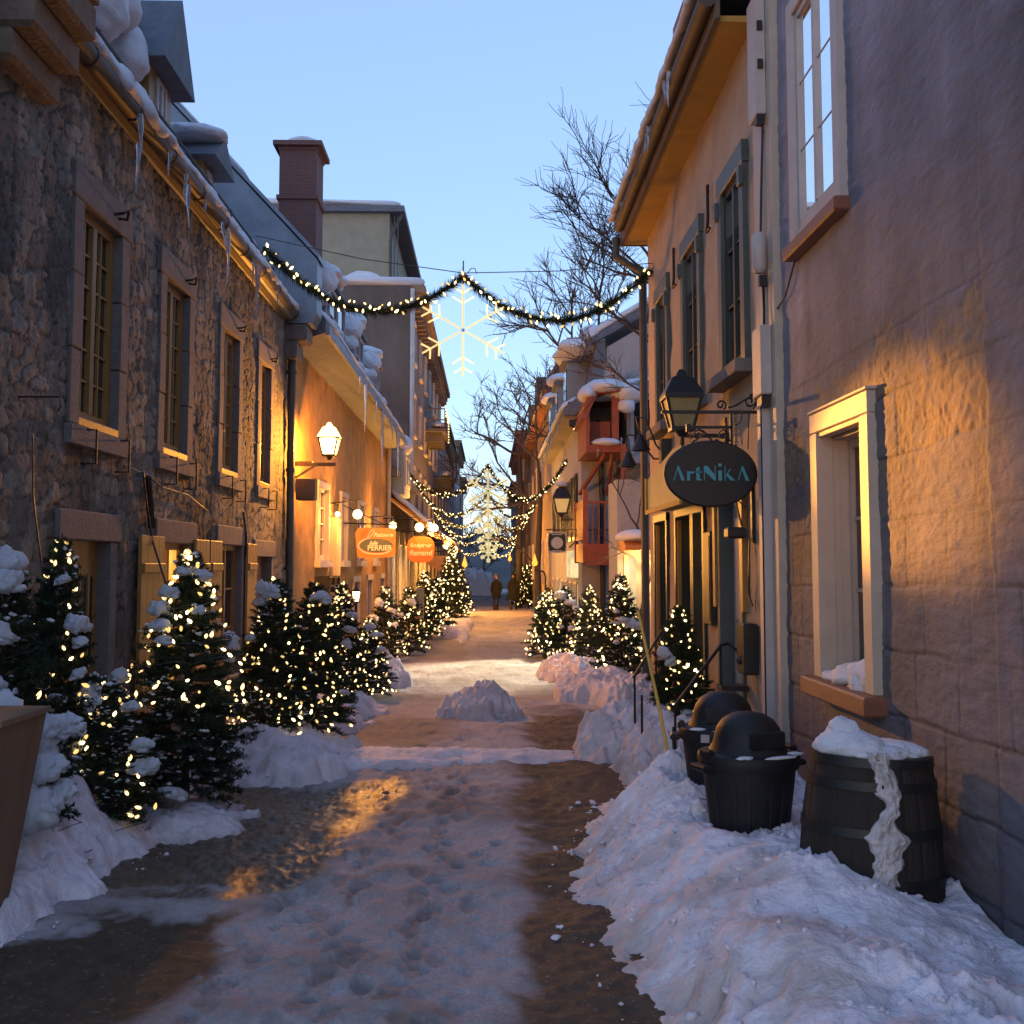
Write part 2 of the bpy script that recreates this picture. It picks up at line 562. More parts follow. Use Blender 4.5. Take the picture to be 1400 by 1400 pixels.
# ------------------------------------------------------------------ snow shapes
def snow_sweep(name, prof, y0, y1, parent, step=.06, amp=.03, freq=5, seed=0, m=None, end=.12, grow=None):
    """closed lump of snow running along y; prof is a closed outline of (x,z)"""
    prof = np.array(prof, float)
    # densify the outline
    P = []
    for i in range(len(prof)):
        a, b = prof[i], prof[(i + 1) % len(prof)]
        k = max(2, int(np.hypot(*(b - a)) / max(step, .04)))
        for t in range(k): P.append(a + (b - a) * t / k)
    P = np.array(P)
    for _ in range(2): P = P * .5 + np.roll(P, 1, 0) * .25 + np.roll(P, -1, 0) * .25
    c = P.mean(0)
    n = max(4, int((y1 - y0) / step))
    ys = np.linspace(y0, y1, n)
    X = np.empty((n, len(P))); Z = np.empty_like(X); Y = np.empty_like(X)
    for i, y in enumerate(ys):
        e = min(1.0, math.sqrt(max(1e-3, min(y - y0, y1 - y) / end))) if end > 0 else 1.0
        g = 1.0 if grow is None else grow(y)
        q = c + (P - c) * (.02 + .98 * e) * g
        X[i], Z[i], Y[i] = q[:, 0], q[:, 1], y
    d = fbm(X * freq, Y * freq, Z * freq, 4, seed) * amp
    rx, rz = X - c[0], Z - c[1]
    L = np.hypot(rx, rz) + 1e-6
    X += rx / L * d; Z += rz / L * d
    m_ = len(P)
    V = np.stack([X, Y, Z], -1).reshape(-1, 3)
    i, j = np.meshgrid(np.arange(n - 1), np.arange(m_), indexing='ij')
    j2 = (j + 1) % m_
    F = np.stack([i * m_ + j, i * m_ + j2, (i + 1) * m_ + j2, (i + 1) * m_ + j], -1).reshape(-1, 4)
    me = fast_mesh(name, V, F, m or M['snow'])
    return link(name, me, parent)


_ico = {}


def ico(sub):
    if sub in _ico: return _ico[sub]
    import bmesh
    bm = bmesh.new()
    bmesh.ops.create_icosphere(bm, subdivisions=sub, radius=1)
    V = np.array([v.co[:] for v in bm.verts]); bm.faces.ensure_lookup_table()
    bm.verts.index_update()
    F = np.array([[v.index for v in f.verts] for f in bm.faces])
    bm.free()
    _ico[sub] = (V, F)
    return V, F


def blobs(name, items, m=None, sub=3, amp=.22, freq=2.6, seed=0):
    """one lump of snow made of several displaced balls: items = [(center, (rx,ry,rz))]"""
    Vs, Fs, b = [], [], 0
    for k, (c, r) in enumerate(items):
        V, F = ico(sub)
        c = np.array(c); r = np.array(r)
        q = V * r + c
        g = freq / r.mean() * .5
        d = 1 + amp * fbm(q[:, 0] * g, q[:, 1] * g, q[:, 2] * g, 4, seed + k) + amp * .35 * billow(q[:, 0] * g * 2.2, q[:, 1] * g * 2.2, q[:, 2] * g * 2.2, 2, seed + 5)
        W = V * d[:, None]
        W[:, 2] = np.where(W[:, 2] < 0, W[:, 2] * .6, W[:, 2])
        Vs.append(W * r + c); Fs.append(F + b); b += len(V)
    return fast_mesh(name, np.vstack(Vs), np.vstack(Fs), m or M['snow'])


def mound(name, cx, cy, rx, ry, h, seed, label=None, cat='snow pile', group=None, step=None, m=None, dirt=.25, power=.75, zb=None, rot=0.0, lump=1.0, chunk=0):
    """a heap of shovelled snow lying on the street"""
    step = step or max(.012, min(rx, ry) / 45)
    nx, ny = int(2.5 * rx / step), int(2.5 * ry / step)
    x, y = np.meshgrid(np.linspace(-1.25 * rx, 1.25 * rx, nx), np.linspace(-1.25 * ry, 1.25 * ry, ny), indexing='ij')
    s = 1.0 / max(rx, ry)
    wx = x + fbm(x * 3 * s, y * 3 * s, None, 3, seed) * .16 / s
    wy = y + fbm(x * 3 * s, y * 3 * s, None, 3, seed + 9) * .16 / s
    r = np.hypot(wx / rx, wy / ry) + 1.2 * sstep(.80, 1.0, np.maximum(np.abs(x) / (1.25 * rx), np.abs(y) / (1.25 * ry)))
    hh = h * np.clip(1 - r * r, 0, 1) ** power
    e = sstep(1.05, .8, r)
    hh = hh + e * lump * (fbm(x * 4 * s, y * 4 * s, None, 4, seed + 3) * h * .16 + billow(x * 11, y * 11, None, 3, seed + 4) * min(.035, h * .09)
              + fbm(x * 45, y * 45, None, 2, seed + 5) * .006)
    hh = np.where(r > 1.0, -(r - 1.0) * .25 - .01, hh)
    ca, sa = math.cos(rot), math.sin(rot)
    X = cx + x * ca - y * sa; Y = cy + x * sa + y * ca
    z0 = zg(Y) if zb is None else zb
    V = np.stack([X, Y, z0 + hh], -1).reshape(-1, 3)
    dd = np.clip(fbm(X * 2.2, Y * 2.2, hh * 6, 4, seed + 8) * .8 + .35, 0, 1) * dirt + sstep(.75, 1.0, r) * dirt
    col = 1 - dd.reshape(-1, 1) * np.array([[.45, .52, .60]])
    me = fast_mesh(name, V, grid_faces(nx, ny), m or M['snow_dirty'], col=np.clip(col, .1, 1.25))
    o = link(name, me)
    if chunk: chunks(o, X, Y, z0 + hh, (r < 1.08) * 1.0, chunk, seed, .028)
    return tag(o, label, cat, group)
# ================================================================== the street
def street():
    rows = [-40, -10, 1.0, 2.0]
    y = 2.6
    while y < 130:
        rows.append(y); y += .011 + .0052 * max(0, y - 3)
    rows += [140, 170, 220, 300, 420, 600]
    cols = [-300, -120, -40, -12, -6, -4, -3.3] + list(np.arange(-3.1, 3.2, .0165)) + [3.5, 4.2, 6, 9, 14, 40, 120, 300]
    y, x = np.array(rows), np.array(cols)
    Y, X = np.meshgrid(y, x, indexing='ij')
    n1 = fbm(X * 1.3, Y * 1.3, None, 4, 11)
    n2 = fbm(X * 4.2, Y * 4.2, None, 4, 12)
    n3 = fbm(X * 16, Y * 16, None, 3, 13)
    wob = n1 * .10 + n2 * .07 + n3 * .03

    def strip(yk, lo, hi, soft=.16):
        a = np.interp(Y, yk, lo); b = np.interp(Y, yk, hi)
        return sstep(-soft, soft, X - a + wob) * sstep(-soft, soft, b - X + wob)

    def band(y0, y1, soft=.5):
        return sstep(y0 - soft, y0 + soft, Y + wob * 2.5) * sstep(-soft, soft, y1 - Y + wob * 2.5)

    sl = np.zeros_like(X)
    sl = np.maximum(sl, strip([2, 4.05, 5.9, 8.8, 12, 15], [.02, .05, .12, .24, .40, .55], [.8, .8, 1.0, 1.4, 1.7, 2.0], .11) * band(0, 13.6, .7) * .96)
    sl = np.maximum(sl, strip([2, 5.9, 7.7, 9.3], [-2.6, -2.35, -2.1, -1.9], [-1.0, -.98, -.78, -.62], .12) * band(5.85, 8.8, .16))
    sl = np.maximum(sl, strip([2, 4.05, 4.8, 5.4], [-3, -3, -3, -3], [-1.42, -1.32, -1.12, -1.02], .12) * band(0, 5.35, .16))
    sl = np.maximum(sl, strip([10, 12.5], [-2.2, -2.0], [-.55, -.45], .25) * band(10.6, 12.3, .4) * .6)
    sl = np.maximum(sl, strip([12, 15.5], [-1.6, -1.3], [-.35, -.3], .25) * band(12.4, 15.2, .5) * .3)
    sl = np.maximum(sl, strip([14, 17], [.2, .1], [2.2, 2.2], .3) * band(14.6, 16.8, .5) * .5)
    sl = np.maximum(sl, strip([20, 30], [-1.5, -1.5], [-.35, -.5], .2) * band(21, 31, 1.2) * .6)
    sl = np.maximum(sl, strip([20, 30], [-1.4, -1.4], [1.6, 1.6], .2) * band(21.5, 27, 1.2) * .34)
    sl = np.maximum(sl, .06 * sstep(28, 34, Y))
    wet = strip([2, 5.9, 7.7, 9.3], [-2.6, -2.35, -2.1, -1.9], [-1.0, -.98, -.78, -.62], .12) * band(5.85, 8.8, .16)
    grime = np.clip(.36 + .42 * n1 + .25 * n2, 0, 1) * (1 - sl)
    # packed snow, ruts, footprints
    H = zg(Y) + n1 * .018 + (1 - sl) * (.022 + n2 * .016 + n3 * .008) + sl * (n2 * .007 + n3 * .007)
    H = H + (1 - sl) * fbm(X * 40, Y * 40, None, 2, 14) * .003 + wet * fbm(X * 34, Y * 20, None, 3, 15) * .009
    r2 = random.Random(3)
    pits = [(-.62 + .05 * (8.8 - py) * -.3 + r2.gauss(0, .10), py) for py in np.arange(4.0, 10.5, .085)]
    pits += [(-.30 + .04 * math.sin(py * 2) + r2.gauss(0, .06), py) for py in np.arange(3.9, 9.5, .13)]
    pits += [(-1.0 + .25 * (py - 5) * .2 + r2.gauss(0, .08), py) for py in np.arange(4.2, 6.0, .12)]
    pits += [(r2.uniform(-.9, -.1), r2.uniform(8, 11.5)) for _ in range(35)]
    pits += [(r2.uniform(-.4, .1), r2.uniform(3.8, 9)) for _ in range(22)]
    near = np.where((y > 3.4) & (y < 12.5))[0]
    a, b = near[0], near[-1] + 1
    sub = H[a:b]; sx, sy = X[a:b], Y[a:b]; g = grime[a:b]
    for px, py in pits:
        ra, rb = r2.uniform(.035, .06), r2.uniform(.07, .13)
        d = np.hypot((sx - px + n3[a:b] * .02) / ra, (sy - py + n3[a:b] * .03) / rb)
        w = sstep(1.10, .70, d)
        sub -= w * r2.uniform(.004, .015)
        sub += sstep(1.7, 1.2, d) * sstep(.9, 1.2, d) * .007
        g += w * .30
    V = np.stack([X, Y, H], -1).reshape(-1, 3)
    me = fast_mesh('street_ground', V, grid_faces(len(y), len(x), flip=True), None,
                   attrs={'slush': sl.ravel(), 'grime': np.clip(grime, 0, 1).ravel(), 'wet': wet.ravel()})
    m = bpy.data.materials.new('trodden_snow'); m.use_nodes = True
    nt = m.node_tree; p = nt.nodes['Principled BSDF']
    L = nt.links.new

    def attr(k):
        q = nt.nodes.new('ShaderNodeAttribute'); q.attribute_name = k
        return q.outputs['Fac']

    def mix(f, c1, c2):
        q = nt.nodes.new('ShaderNodeMix'); q.data_type = 'RGBA'
        for sock, c in ((6, c1), (7, c2)):
            if isinstance(c, tuple): q.inputs[sock].default_value = (*c, 1)
            else: L(c, q.inputs[sock])
        L(f, q.inputs[0])
        return q.outputs[2]

    def noise(scale, det=5, ro=.6):
        q = nt.nodes.new('ShaderNodeTexNoise'); q.inputs['Scale'].default_value = scale
        q.inputs['Detail'].default_value = det; q.inputs['Roughness'].default_value = ro
        L(tc.outputs['Object'], q.inputs['Vector'])
        return q.outputs[0]

    def ramp(f, a, b):
        q = nt.nodes.new('ShaderNodeMapRange'); q.inputs[1].default_value = a; q.inputs[2].default_value = b
        L(f, q.inputs[0])
        return q.outputs[0]
    tc = nt.nodes.new('ShaderNodeTexCoord')
    fine, mid = noise(55), noise(9)
    snow = mix(ramp(fine, .3, .7), (.31, .275, .27), (.45, .41, .405))
    snow = mix(attr('grime'), snow, (.21, .17, .15))
    slush = mix(ramp(mid, .25, .8), (.058, .038, .022), (.105, .070, .044))
    slush = mix(ramp(noise(38, 3), .60, .74), slush, (.20, .17, .15))
    L(mix(attr('slush'), snow, slush), p.inputs['Base Color'])
    rr = nt.nodes.new('ShaderNodeMix')
    L(attr('slush'), rr.inputs[0]); rr.inputs[2].default_value = .8; rr.inputs[3].default_value = .72
    rw = nt.nodes.new('ShaderNodeMix')
    L(attr('wet'), rw.inputs[0]); L(rr.outputs[0], rw.inputs[2]); rw.inputs[3].default_value = .34
    L(rw.outputs[0], p.inputs['Roughness'])
    sp = nt.nodes.new('ShaderNodeMix'); L(attr('wet'), sp.inputs[0]); sp.inputs[2].default_value = .10; sp.inputs[3].default_value = .34
    L(sp.outputs[0], p.inputs['Specular IOR Level'])
    bp = nt.nodes.new('ShaderNodeBump'); bp.inputs['Strength'].default_value = .6; bp.inputs['Distance'].default_value = .015
    L(noise(48, 6, .7), bp.inputs['Height']); L(bp.outputs[0], p.inputs['Normal'])
    me.materials.append(m)
    o = link('street_ground', me)
    tag(o, 'snow-packed street surface with brown icy strips', None, None, 'structure')


street()


def far_hill():
    n = 70
    x, t = np.meshgrid(np.linspace(-90, 110, n), np.linspace(0, 1, 26), indexing='ij')
    Y = 150 + t * 60
    Z = -2.2 + 7.5 * t ** .7 + fbm(x * .06, t * 3, None, 4, 5) * 2.4 * t
    V = np.stack([x, Y, Z], -1).reshape(-1, 3)
    snow = sstep(-.1, .35, fbm(x * .12, t * 5, None, 3, 8))
    o = link('hill', fast_mesh('hill', V, grid_faces(n, 26), M['hill']))
    tag(o, 'dark wooded hillside closing the far end of the street', None, None, 'structure')


far_hill()


# ------------------------------------------------------------------ big snow banks beside the road
def chunks(parent, X, Y, Z, w, n, seed, smax=.05):
    """broken lumps of shovelled snow lying on a bank: countless, one mesh"""
    r = np.random.default_rng(seed)
    idx = r.choice(X.size, n, p=(w / w.sum()).ravel())
    Vs, Fs, b = [], [], 0
    V0, F0 = ico(2)
    for k, i in enumerate(idx):
        s = .006 + smax * r.random() ** 2.5
        q = V0 * (1 + .55 * fbm(V0[:, 0] * 1.5 + k * 7, V0[:, 1] * 1.3, V0[:, 2] * 1.3, 3, seed))[:, None]
        q = q * s * np.array([.7, .7, .45]) * (.75 + .6 * r.random(3))
        Vs.append(q + np.array([X.flat[i], Y.flat[i], Z.flat[i] - s * .1])); Fs.append(F0 + b); b += len(V0)
    V = np.vstack(Vs)
    o = link('snow_chunks', fast_mesh('snow_chunks', V, np.vstack(Fs), M['snow_dirty'], smooth=False, col=np.ones((len(V), 3)) * 1.12), parent)
    tag(o, None, None, None, 'stuff')


def bank_right():
    step = .0125
    x = np.arange(.30, 2.135, step); y = np.arange(2.3, 9.6, step)
    X, Y = np.meshgrid(x, y, indexing='ij')
    n1 = fbm(X * 2.2, Y * 2.2, None, 4, 21); n2 = fbm(X * 6, Y * 6, None, 4, 22)
    edge = np.interp(Y, [2, 4.05, 5.0, 5.54, 6.7, 7.6, 8.3, 9.2, 9.6], [.66, .62, .50, .48, .52, .74, .98, 1.35, 1.9]) + n1 * .10 + n2 * .07
    d = X - edge
    prof = sstep(-.02, .62, d) * .34 + sstep(0, .2, d) * .02
    top = np.interp(Y, [2, 4.2, 5.0, 5.6, 6.3, 7.0, 7.8, 9.0], [.28, .27, .30, .36, .36, .42, .26, .12]) / .36
    wall = sstep(2.14, 1.55, X)
    hump = .12 * np.exp(-(((X - 1.12) / .28) ** 2 + ((Y - 7.05) / .5) ** 2)) + .10 * np.exp(-(((X - 1.35) / .3) ** 2 + ((Y - 5.0) / .35) ** 2)) \
        + .07 * np.exp(-(((X - 1.55) / .2) ** 2 + ((Y - 4.75) / .22) ** 2)) + .10 * np.exp(-(((X - 1.05) / .33) ** 2 + ((Y - 4.2) / .3) ** 2))
    on = sstep(-.02, .22, d)
    H = .92 * prof * top * (.72 + .28 * wall) + hump * on
    rough = .30 + .70 * sstep(-.35, .35, fbm(X * 1.7, Y * 1.7, None, 3, 27) + .25 * sstep(.5, .1, d))
    H += on * n1 * .03 + on * rough * (n1 * .02 + n2 * .034 + billow(X * 9, Y * 9, None, 3, 23) * .018 + np.maximum(0, billow(X * 17, Y * 17, None, 2, 24) - .35) * .022 + fbm(X * 36, Y * 36, None, 2, 26) * .005)
    # the cans and the barrel have pressed their place into it
    for cx, cy, r in ((1.42, 5.95, .34), (1.36, 6.75, .33), (1.78, 5.12, .34)):
        q = np.hypot(X - cx, Y - cy)
        H -= sstep(r, r * .55, q) * .05
    H = np.where(d < 0, -.02 + d * .25, H)
    V = np.stack([X, Y, zg(Y) + H], -1).reshape(-1, 3)
    dirt = np.clip(fbm(X * 2.6, Y * 2.6, None, 4, 25) * .95 - .10, 0, 1) * .62 + sstep(.35, .02, d) * .48
    ye = np.exp(-(((X - 1.0) / .28) ** 2 + ((Y - 4.15) / .35) ** 2)) * np.clip(.3 + n2 * 1.3, 0, 1) * .55
    dirt = dirt + .35 * sstep(.1, .5, fbm(X * 7, Y * 7, None, 4, 28)) * sstep(6.2, 4.2, Y)
    dirt = np.clip(dirt + ye, 0, .8).reshape(-1, 1)
    col = 1.16 - dirt * np.array([[.42, .52, .64]])
    o = link('snow_bank', fast_mesh('snow_bank', V, grid_faces(len(x), len(y)), M['snow_dirty'], col=col))
    chunks(o, X, Y, zg(Y) + np.maximum(H, .012), np.maximum(on, .55 * (d > -.16) * (d < .1)), 760, 5, .026)
    tag(o, 'broad trampled snow bank under the bins and the barrel along the grey wall', 'snow bank')


bank_right()


def bank_left():
    step = .0125
    x = np.arange(-2.895, -1.75, step); y = np.arange(4.4, 9.2, step)
    X, Y = np.meshgrid(x, y, indexing='ij')
    n1 = fbm(X * 2.4, Y * 2.4, None, 4, 31); n2 = fbm(X * 7, Y * 7, None, 4, 32)
    edge = np.interp(Y, [4.4, 5.2, 5.7, 6.4, 6.9, 7.4, 8.2, 9.2], [-2.3, -2.12, -1.98, -1.95, -2.02, -2.3, -2.25, -2.2]) - n1 * .08 - n2 * .05
    d = edge - X
    H = sstep(0, .16, d) * .13 + sstep(.1, .75, d) * np.interp(Y, [4.4, 5.3, 5.9, 6.4, 7.0, 7.8, 9.2], [.05, .34, .74, .80, .46, .22, .12])
    on = sstep(-.02, .2, d)
    H += on * (n1 * .05 + n2 * .03 + billow(X * 8, Y * 8, None, 3, 33) * .024 + billow(X * 24, Y * 24, None, 2, 34) * .006)
    H = np.where(d < 0, -.02 + d * .25, H)
    V = np.stack([X, Y, zg(Y) + H], -1).reshape(-1, 3)
    dirt = np.clip(fbm(X * 3, Y * 3, None, 4, 35) * .7 - .15, 0, 1) * .35 + sstep(.2, .0, d) * .3
    col = 1.18 - dirt.reshape(-1, 1) * np.array([[.42, .48, .52]])
    o = link('snow_bank', fast_mesh('snow_bank', V, grid_faces(len(x), len(y)), M['snow_dirty'], col=col))
    chunks(o, X, Y, zg(Y) + np.maximum(H, .012), np.maximum(on, .5 * (d > -.14) * (d < .1)), 260, 6, .024)
    tag(o, 'lumpy snow bank beside the tapered brown box under the snow-laden fir', 'snow bank')


bank_left()
PG = 'snow heaps along the street'
mound('snow_pile', -.10, 12.9, .50, .6, .36, 41, 'cone of dirty snow heaped in the middle of the street', chunk=120, group=PG, dirt=.42, power=1.3)
mound('snow_pile', -.75, 9.75, 1.55, .50, .09, 42, 'low pinkish ridge of snow crossing the street before the central heap', group=PG, dirt=.12, step=.02, lump=.8)
mound('snow_pile', -1.75, 16.6, .62, .9, .42, 43, 'pale snow heap at the foot of the lit firs beside the central heap', chunk=80, group=PG, dirt=.12)
mound('snow_pile', 1.28, 17.6, .55, .75, .36, 44, 'bluish snow heap in front of the round fir pair', chunk=60, group=PG, dirt=.15)
mound('snow_pile', 1.62, 14.6, .72, 1.15, .36, 45, 'golden-lit snow heap spreading from under the tall glittering fir', chunk=90, group=PG, dirt=.16)
mound('snow_pile', 1.42, 10.3, .62, 1.05, .40, 46, 'pink-tinged snow heap below the shop steps behind the yellow pole', chunk=110, group=PG, dirt=.2, power=.9)
mound('snow_pile', 1.52, 8.75, .50, .7, .42, 47, 'snow heap around the foot of the black handrail', group=PG, dirt=.25, power=.85)
mound('snow_pile', -1.85, 9.55, .85, .95, .30, 48, 'bluish snow heap under the twin lit firs', chunk=80, group=PG, dirt=.1)
mound('snow_pile', -2.10, 7.35, .55, .6, .13, 49, 'thin grey snow heap under the fir before the shutters', group=PG, dirt=.35)
mound('snow_pile', -1.95, 12.6, .75, 1.4, .24, 50, 'snow strip at the foot of the fir with tall light posts behind', group=PG, dirt=.25)
mound('snow_pile', -1.05, 33.0, .5, 6.0, .3, 51, 'long snow heap under the far firs before the awnings', group=PG, dirt=.3, step=.08)
mound('snow_pile', -1.3, 97, 2.3, 1.6, 2.2, 52, 'pale bluish ploughed snow heap closing the end of the street', group=PG, dirt=.0, power=.6, m=M['snow_white'])
# ================================================================== helpers for walls along the street
XL, XR = -2.9, 2.14


def wb(mb, side, y0, y1, z0, z1, o0, o1, bev=0):
    """box on a street wall; o = how far it stands out of the wall plane"""
    f = (lambda o: XL + o) if side == 'L' else (lambda o: XR - o)
    return mb.bevbox(f(o0), f(o1), y0, y1, z0, z1, bev) if bev else mb.box(f(o0), f(o1), y0, y1, z0, z1)


def wall_grid(name, side, y0, y1, z0, z1, holes, step, hfun, m, parent, colfun=None):
    ny, nz = int((y1 - y0) / step) + 1, int((z1 - z0) / step) + 1
    Y, Z = np.meshgrid(np.linspace(y0, y1, ny), np.linspace(z0, z1, nz), indexing='ij')
    h, col = hfun(Y, Z)
    X = XL + h if side == 'L' else XR - h
    cy = (Y[:-1, :-1] + Y[1:, 1:]) / 2; cz = (Z[:-1, :-1] + Z[1:, 1:]) / 2
    keep = np.ones(cy.shape, bool)
    for a, b, c, d in holes:
        keep &= ~((cy > a) & (cy < b) & (cz > c) & (cz < d))
    V = np.stack([X, Y, Z], -1).reshape(-1, 3)
    me = fast_mesh(name, V, grid_faces(ny, nz, keep, flip=(side == 'R')), m, col=None if col is None else col.reshape(-1, 3))
    return link(name, me, parent)


def rubble_fn(Y, Z):
    w = fbm(Y * 2.5, Z * 2.5, None, 3, 61) * .16
    f1, f2, idv = voronoi((Y + w) / .235, (Z + w * .3) / .118, 62, .62)
    e = f2 - f1
    st = sstep(.025, .085, e)
    h = st * .0095 + (idv - .5) * .006 * st + fbm(Y * 13, Z * 13, None, 5, 63, .55) * .0032
    h -= .012 * sstep(.1, .5, fbm(Y * 1.1, Z * 1.1, None, 3, 64))
    big = fbm(Y * .7, Z * .7, None, 3, 65)
    k = (.58 + .74 * idv) * st + (1 - st) * .46
    k = k * (1 + .28 * big)
    soot = 1 - .45 * sstep(.05, .45, fbm(Y * 2.2, Z * .8, None, 4, 66))
    t = hash01(np.floor(idv * 9999), np.zeros_like(idv), np.zeros_like(idv), 5)
    col = np.stack([k * (1 + .10 * t), k, k * (1 - .12 * t)], -1) * soot[..., None]
    return h, col


def icicles(parent, spots, name='icicle'):
    for i, (x, y, z, l) in enumerate(spots):
        mb = MB()
        r0 = .012 + l * .028
        pts, rr = [], []
        for k in range(9):
            t = k / 8
            pts.append((x + .01 * math.sin(3 * t + i), y + .012 * math.sin(5 * t + 2 * i), z - l * t))
            rr.append(max(.0015, r0 * (1 - t) ** .8 * (1 + .18 * math.sin(9 * t + i))))
        mb.tube(pts, rr, 7)
        mb.obj(name, M['ice'], parent, smooth=True)


def casement(parent, side, y0, y1, z0, z1, o, fm, gm, cols=(2, 2), rowsn=5, bar=.022, stile=.055, depth=.03, name='window', lit=None):
    """window: frame with meeting stile and glazing bars, and its glass behind"""
    f = MB()
    wb(f, side, y0, y0 + stile, z0, z1, o - depth, o + .012)
    wb(f, side, y1 - stile, y1, z0, z1, o - depth, o + .012)
    wb(f, side, y0 + stile, y1 - stile, z1 - stile, z1, o - depth, o + .010)
    wb(f, side, y0 + stile, y1 - stile, z0, z0 + stile * 1.6, o - depth, o + .010)
    iy0, iy1, iz0, iz1 = y0 + stile, y1 - stile, z0 + stile * 1.6, z1 - stile
    n = len(cols)
    segs = []
    for k in range(n):
        a = iy0 + (iy1 - iy0) * k / n; b = iy0 + (iy1 - iy0) * (k + 1) / n
        if k: wb(f, side, a - stile * .55, a + stile * .55, iz0, iz1, o - depth, o + .016)
        segs.append((a, b, cols[k]))
    for a, b, c in segs:
        for q in range(1, c):
            t = a + (b - a) * q / c
            wb(f, side, t - bar / 2, t + bar / 2, iz0, iz1, o - depth * .7, o + .002)
    for r in range(1, rowsn):
        t = iz0 + (iz1 - iz0) * r / rowsn
        wb(f, side, iy0, iy1, t - bar / 2, t + bar / 2, o - depth * .65, o - .002)
    fo = f.obj(name, fm, parent)
    g = MB(); wb(g, side, iy0 + .002, iy1 - .002, iz0 + .002, iz1 - .002, o - depth - .02, o - depth * .8)
    g.obj('pane', lit or gm, fo)
    return fo


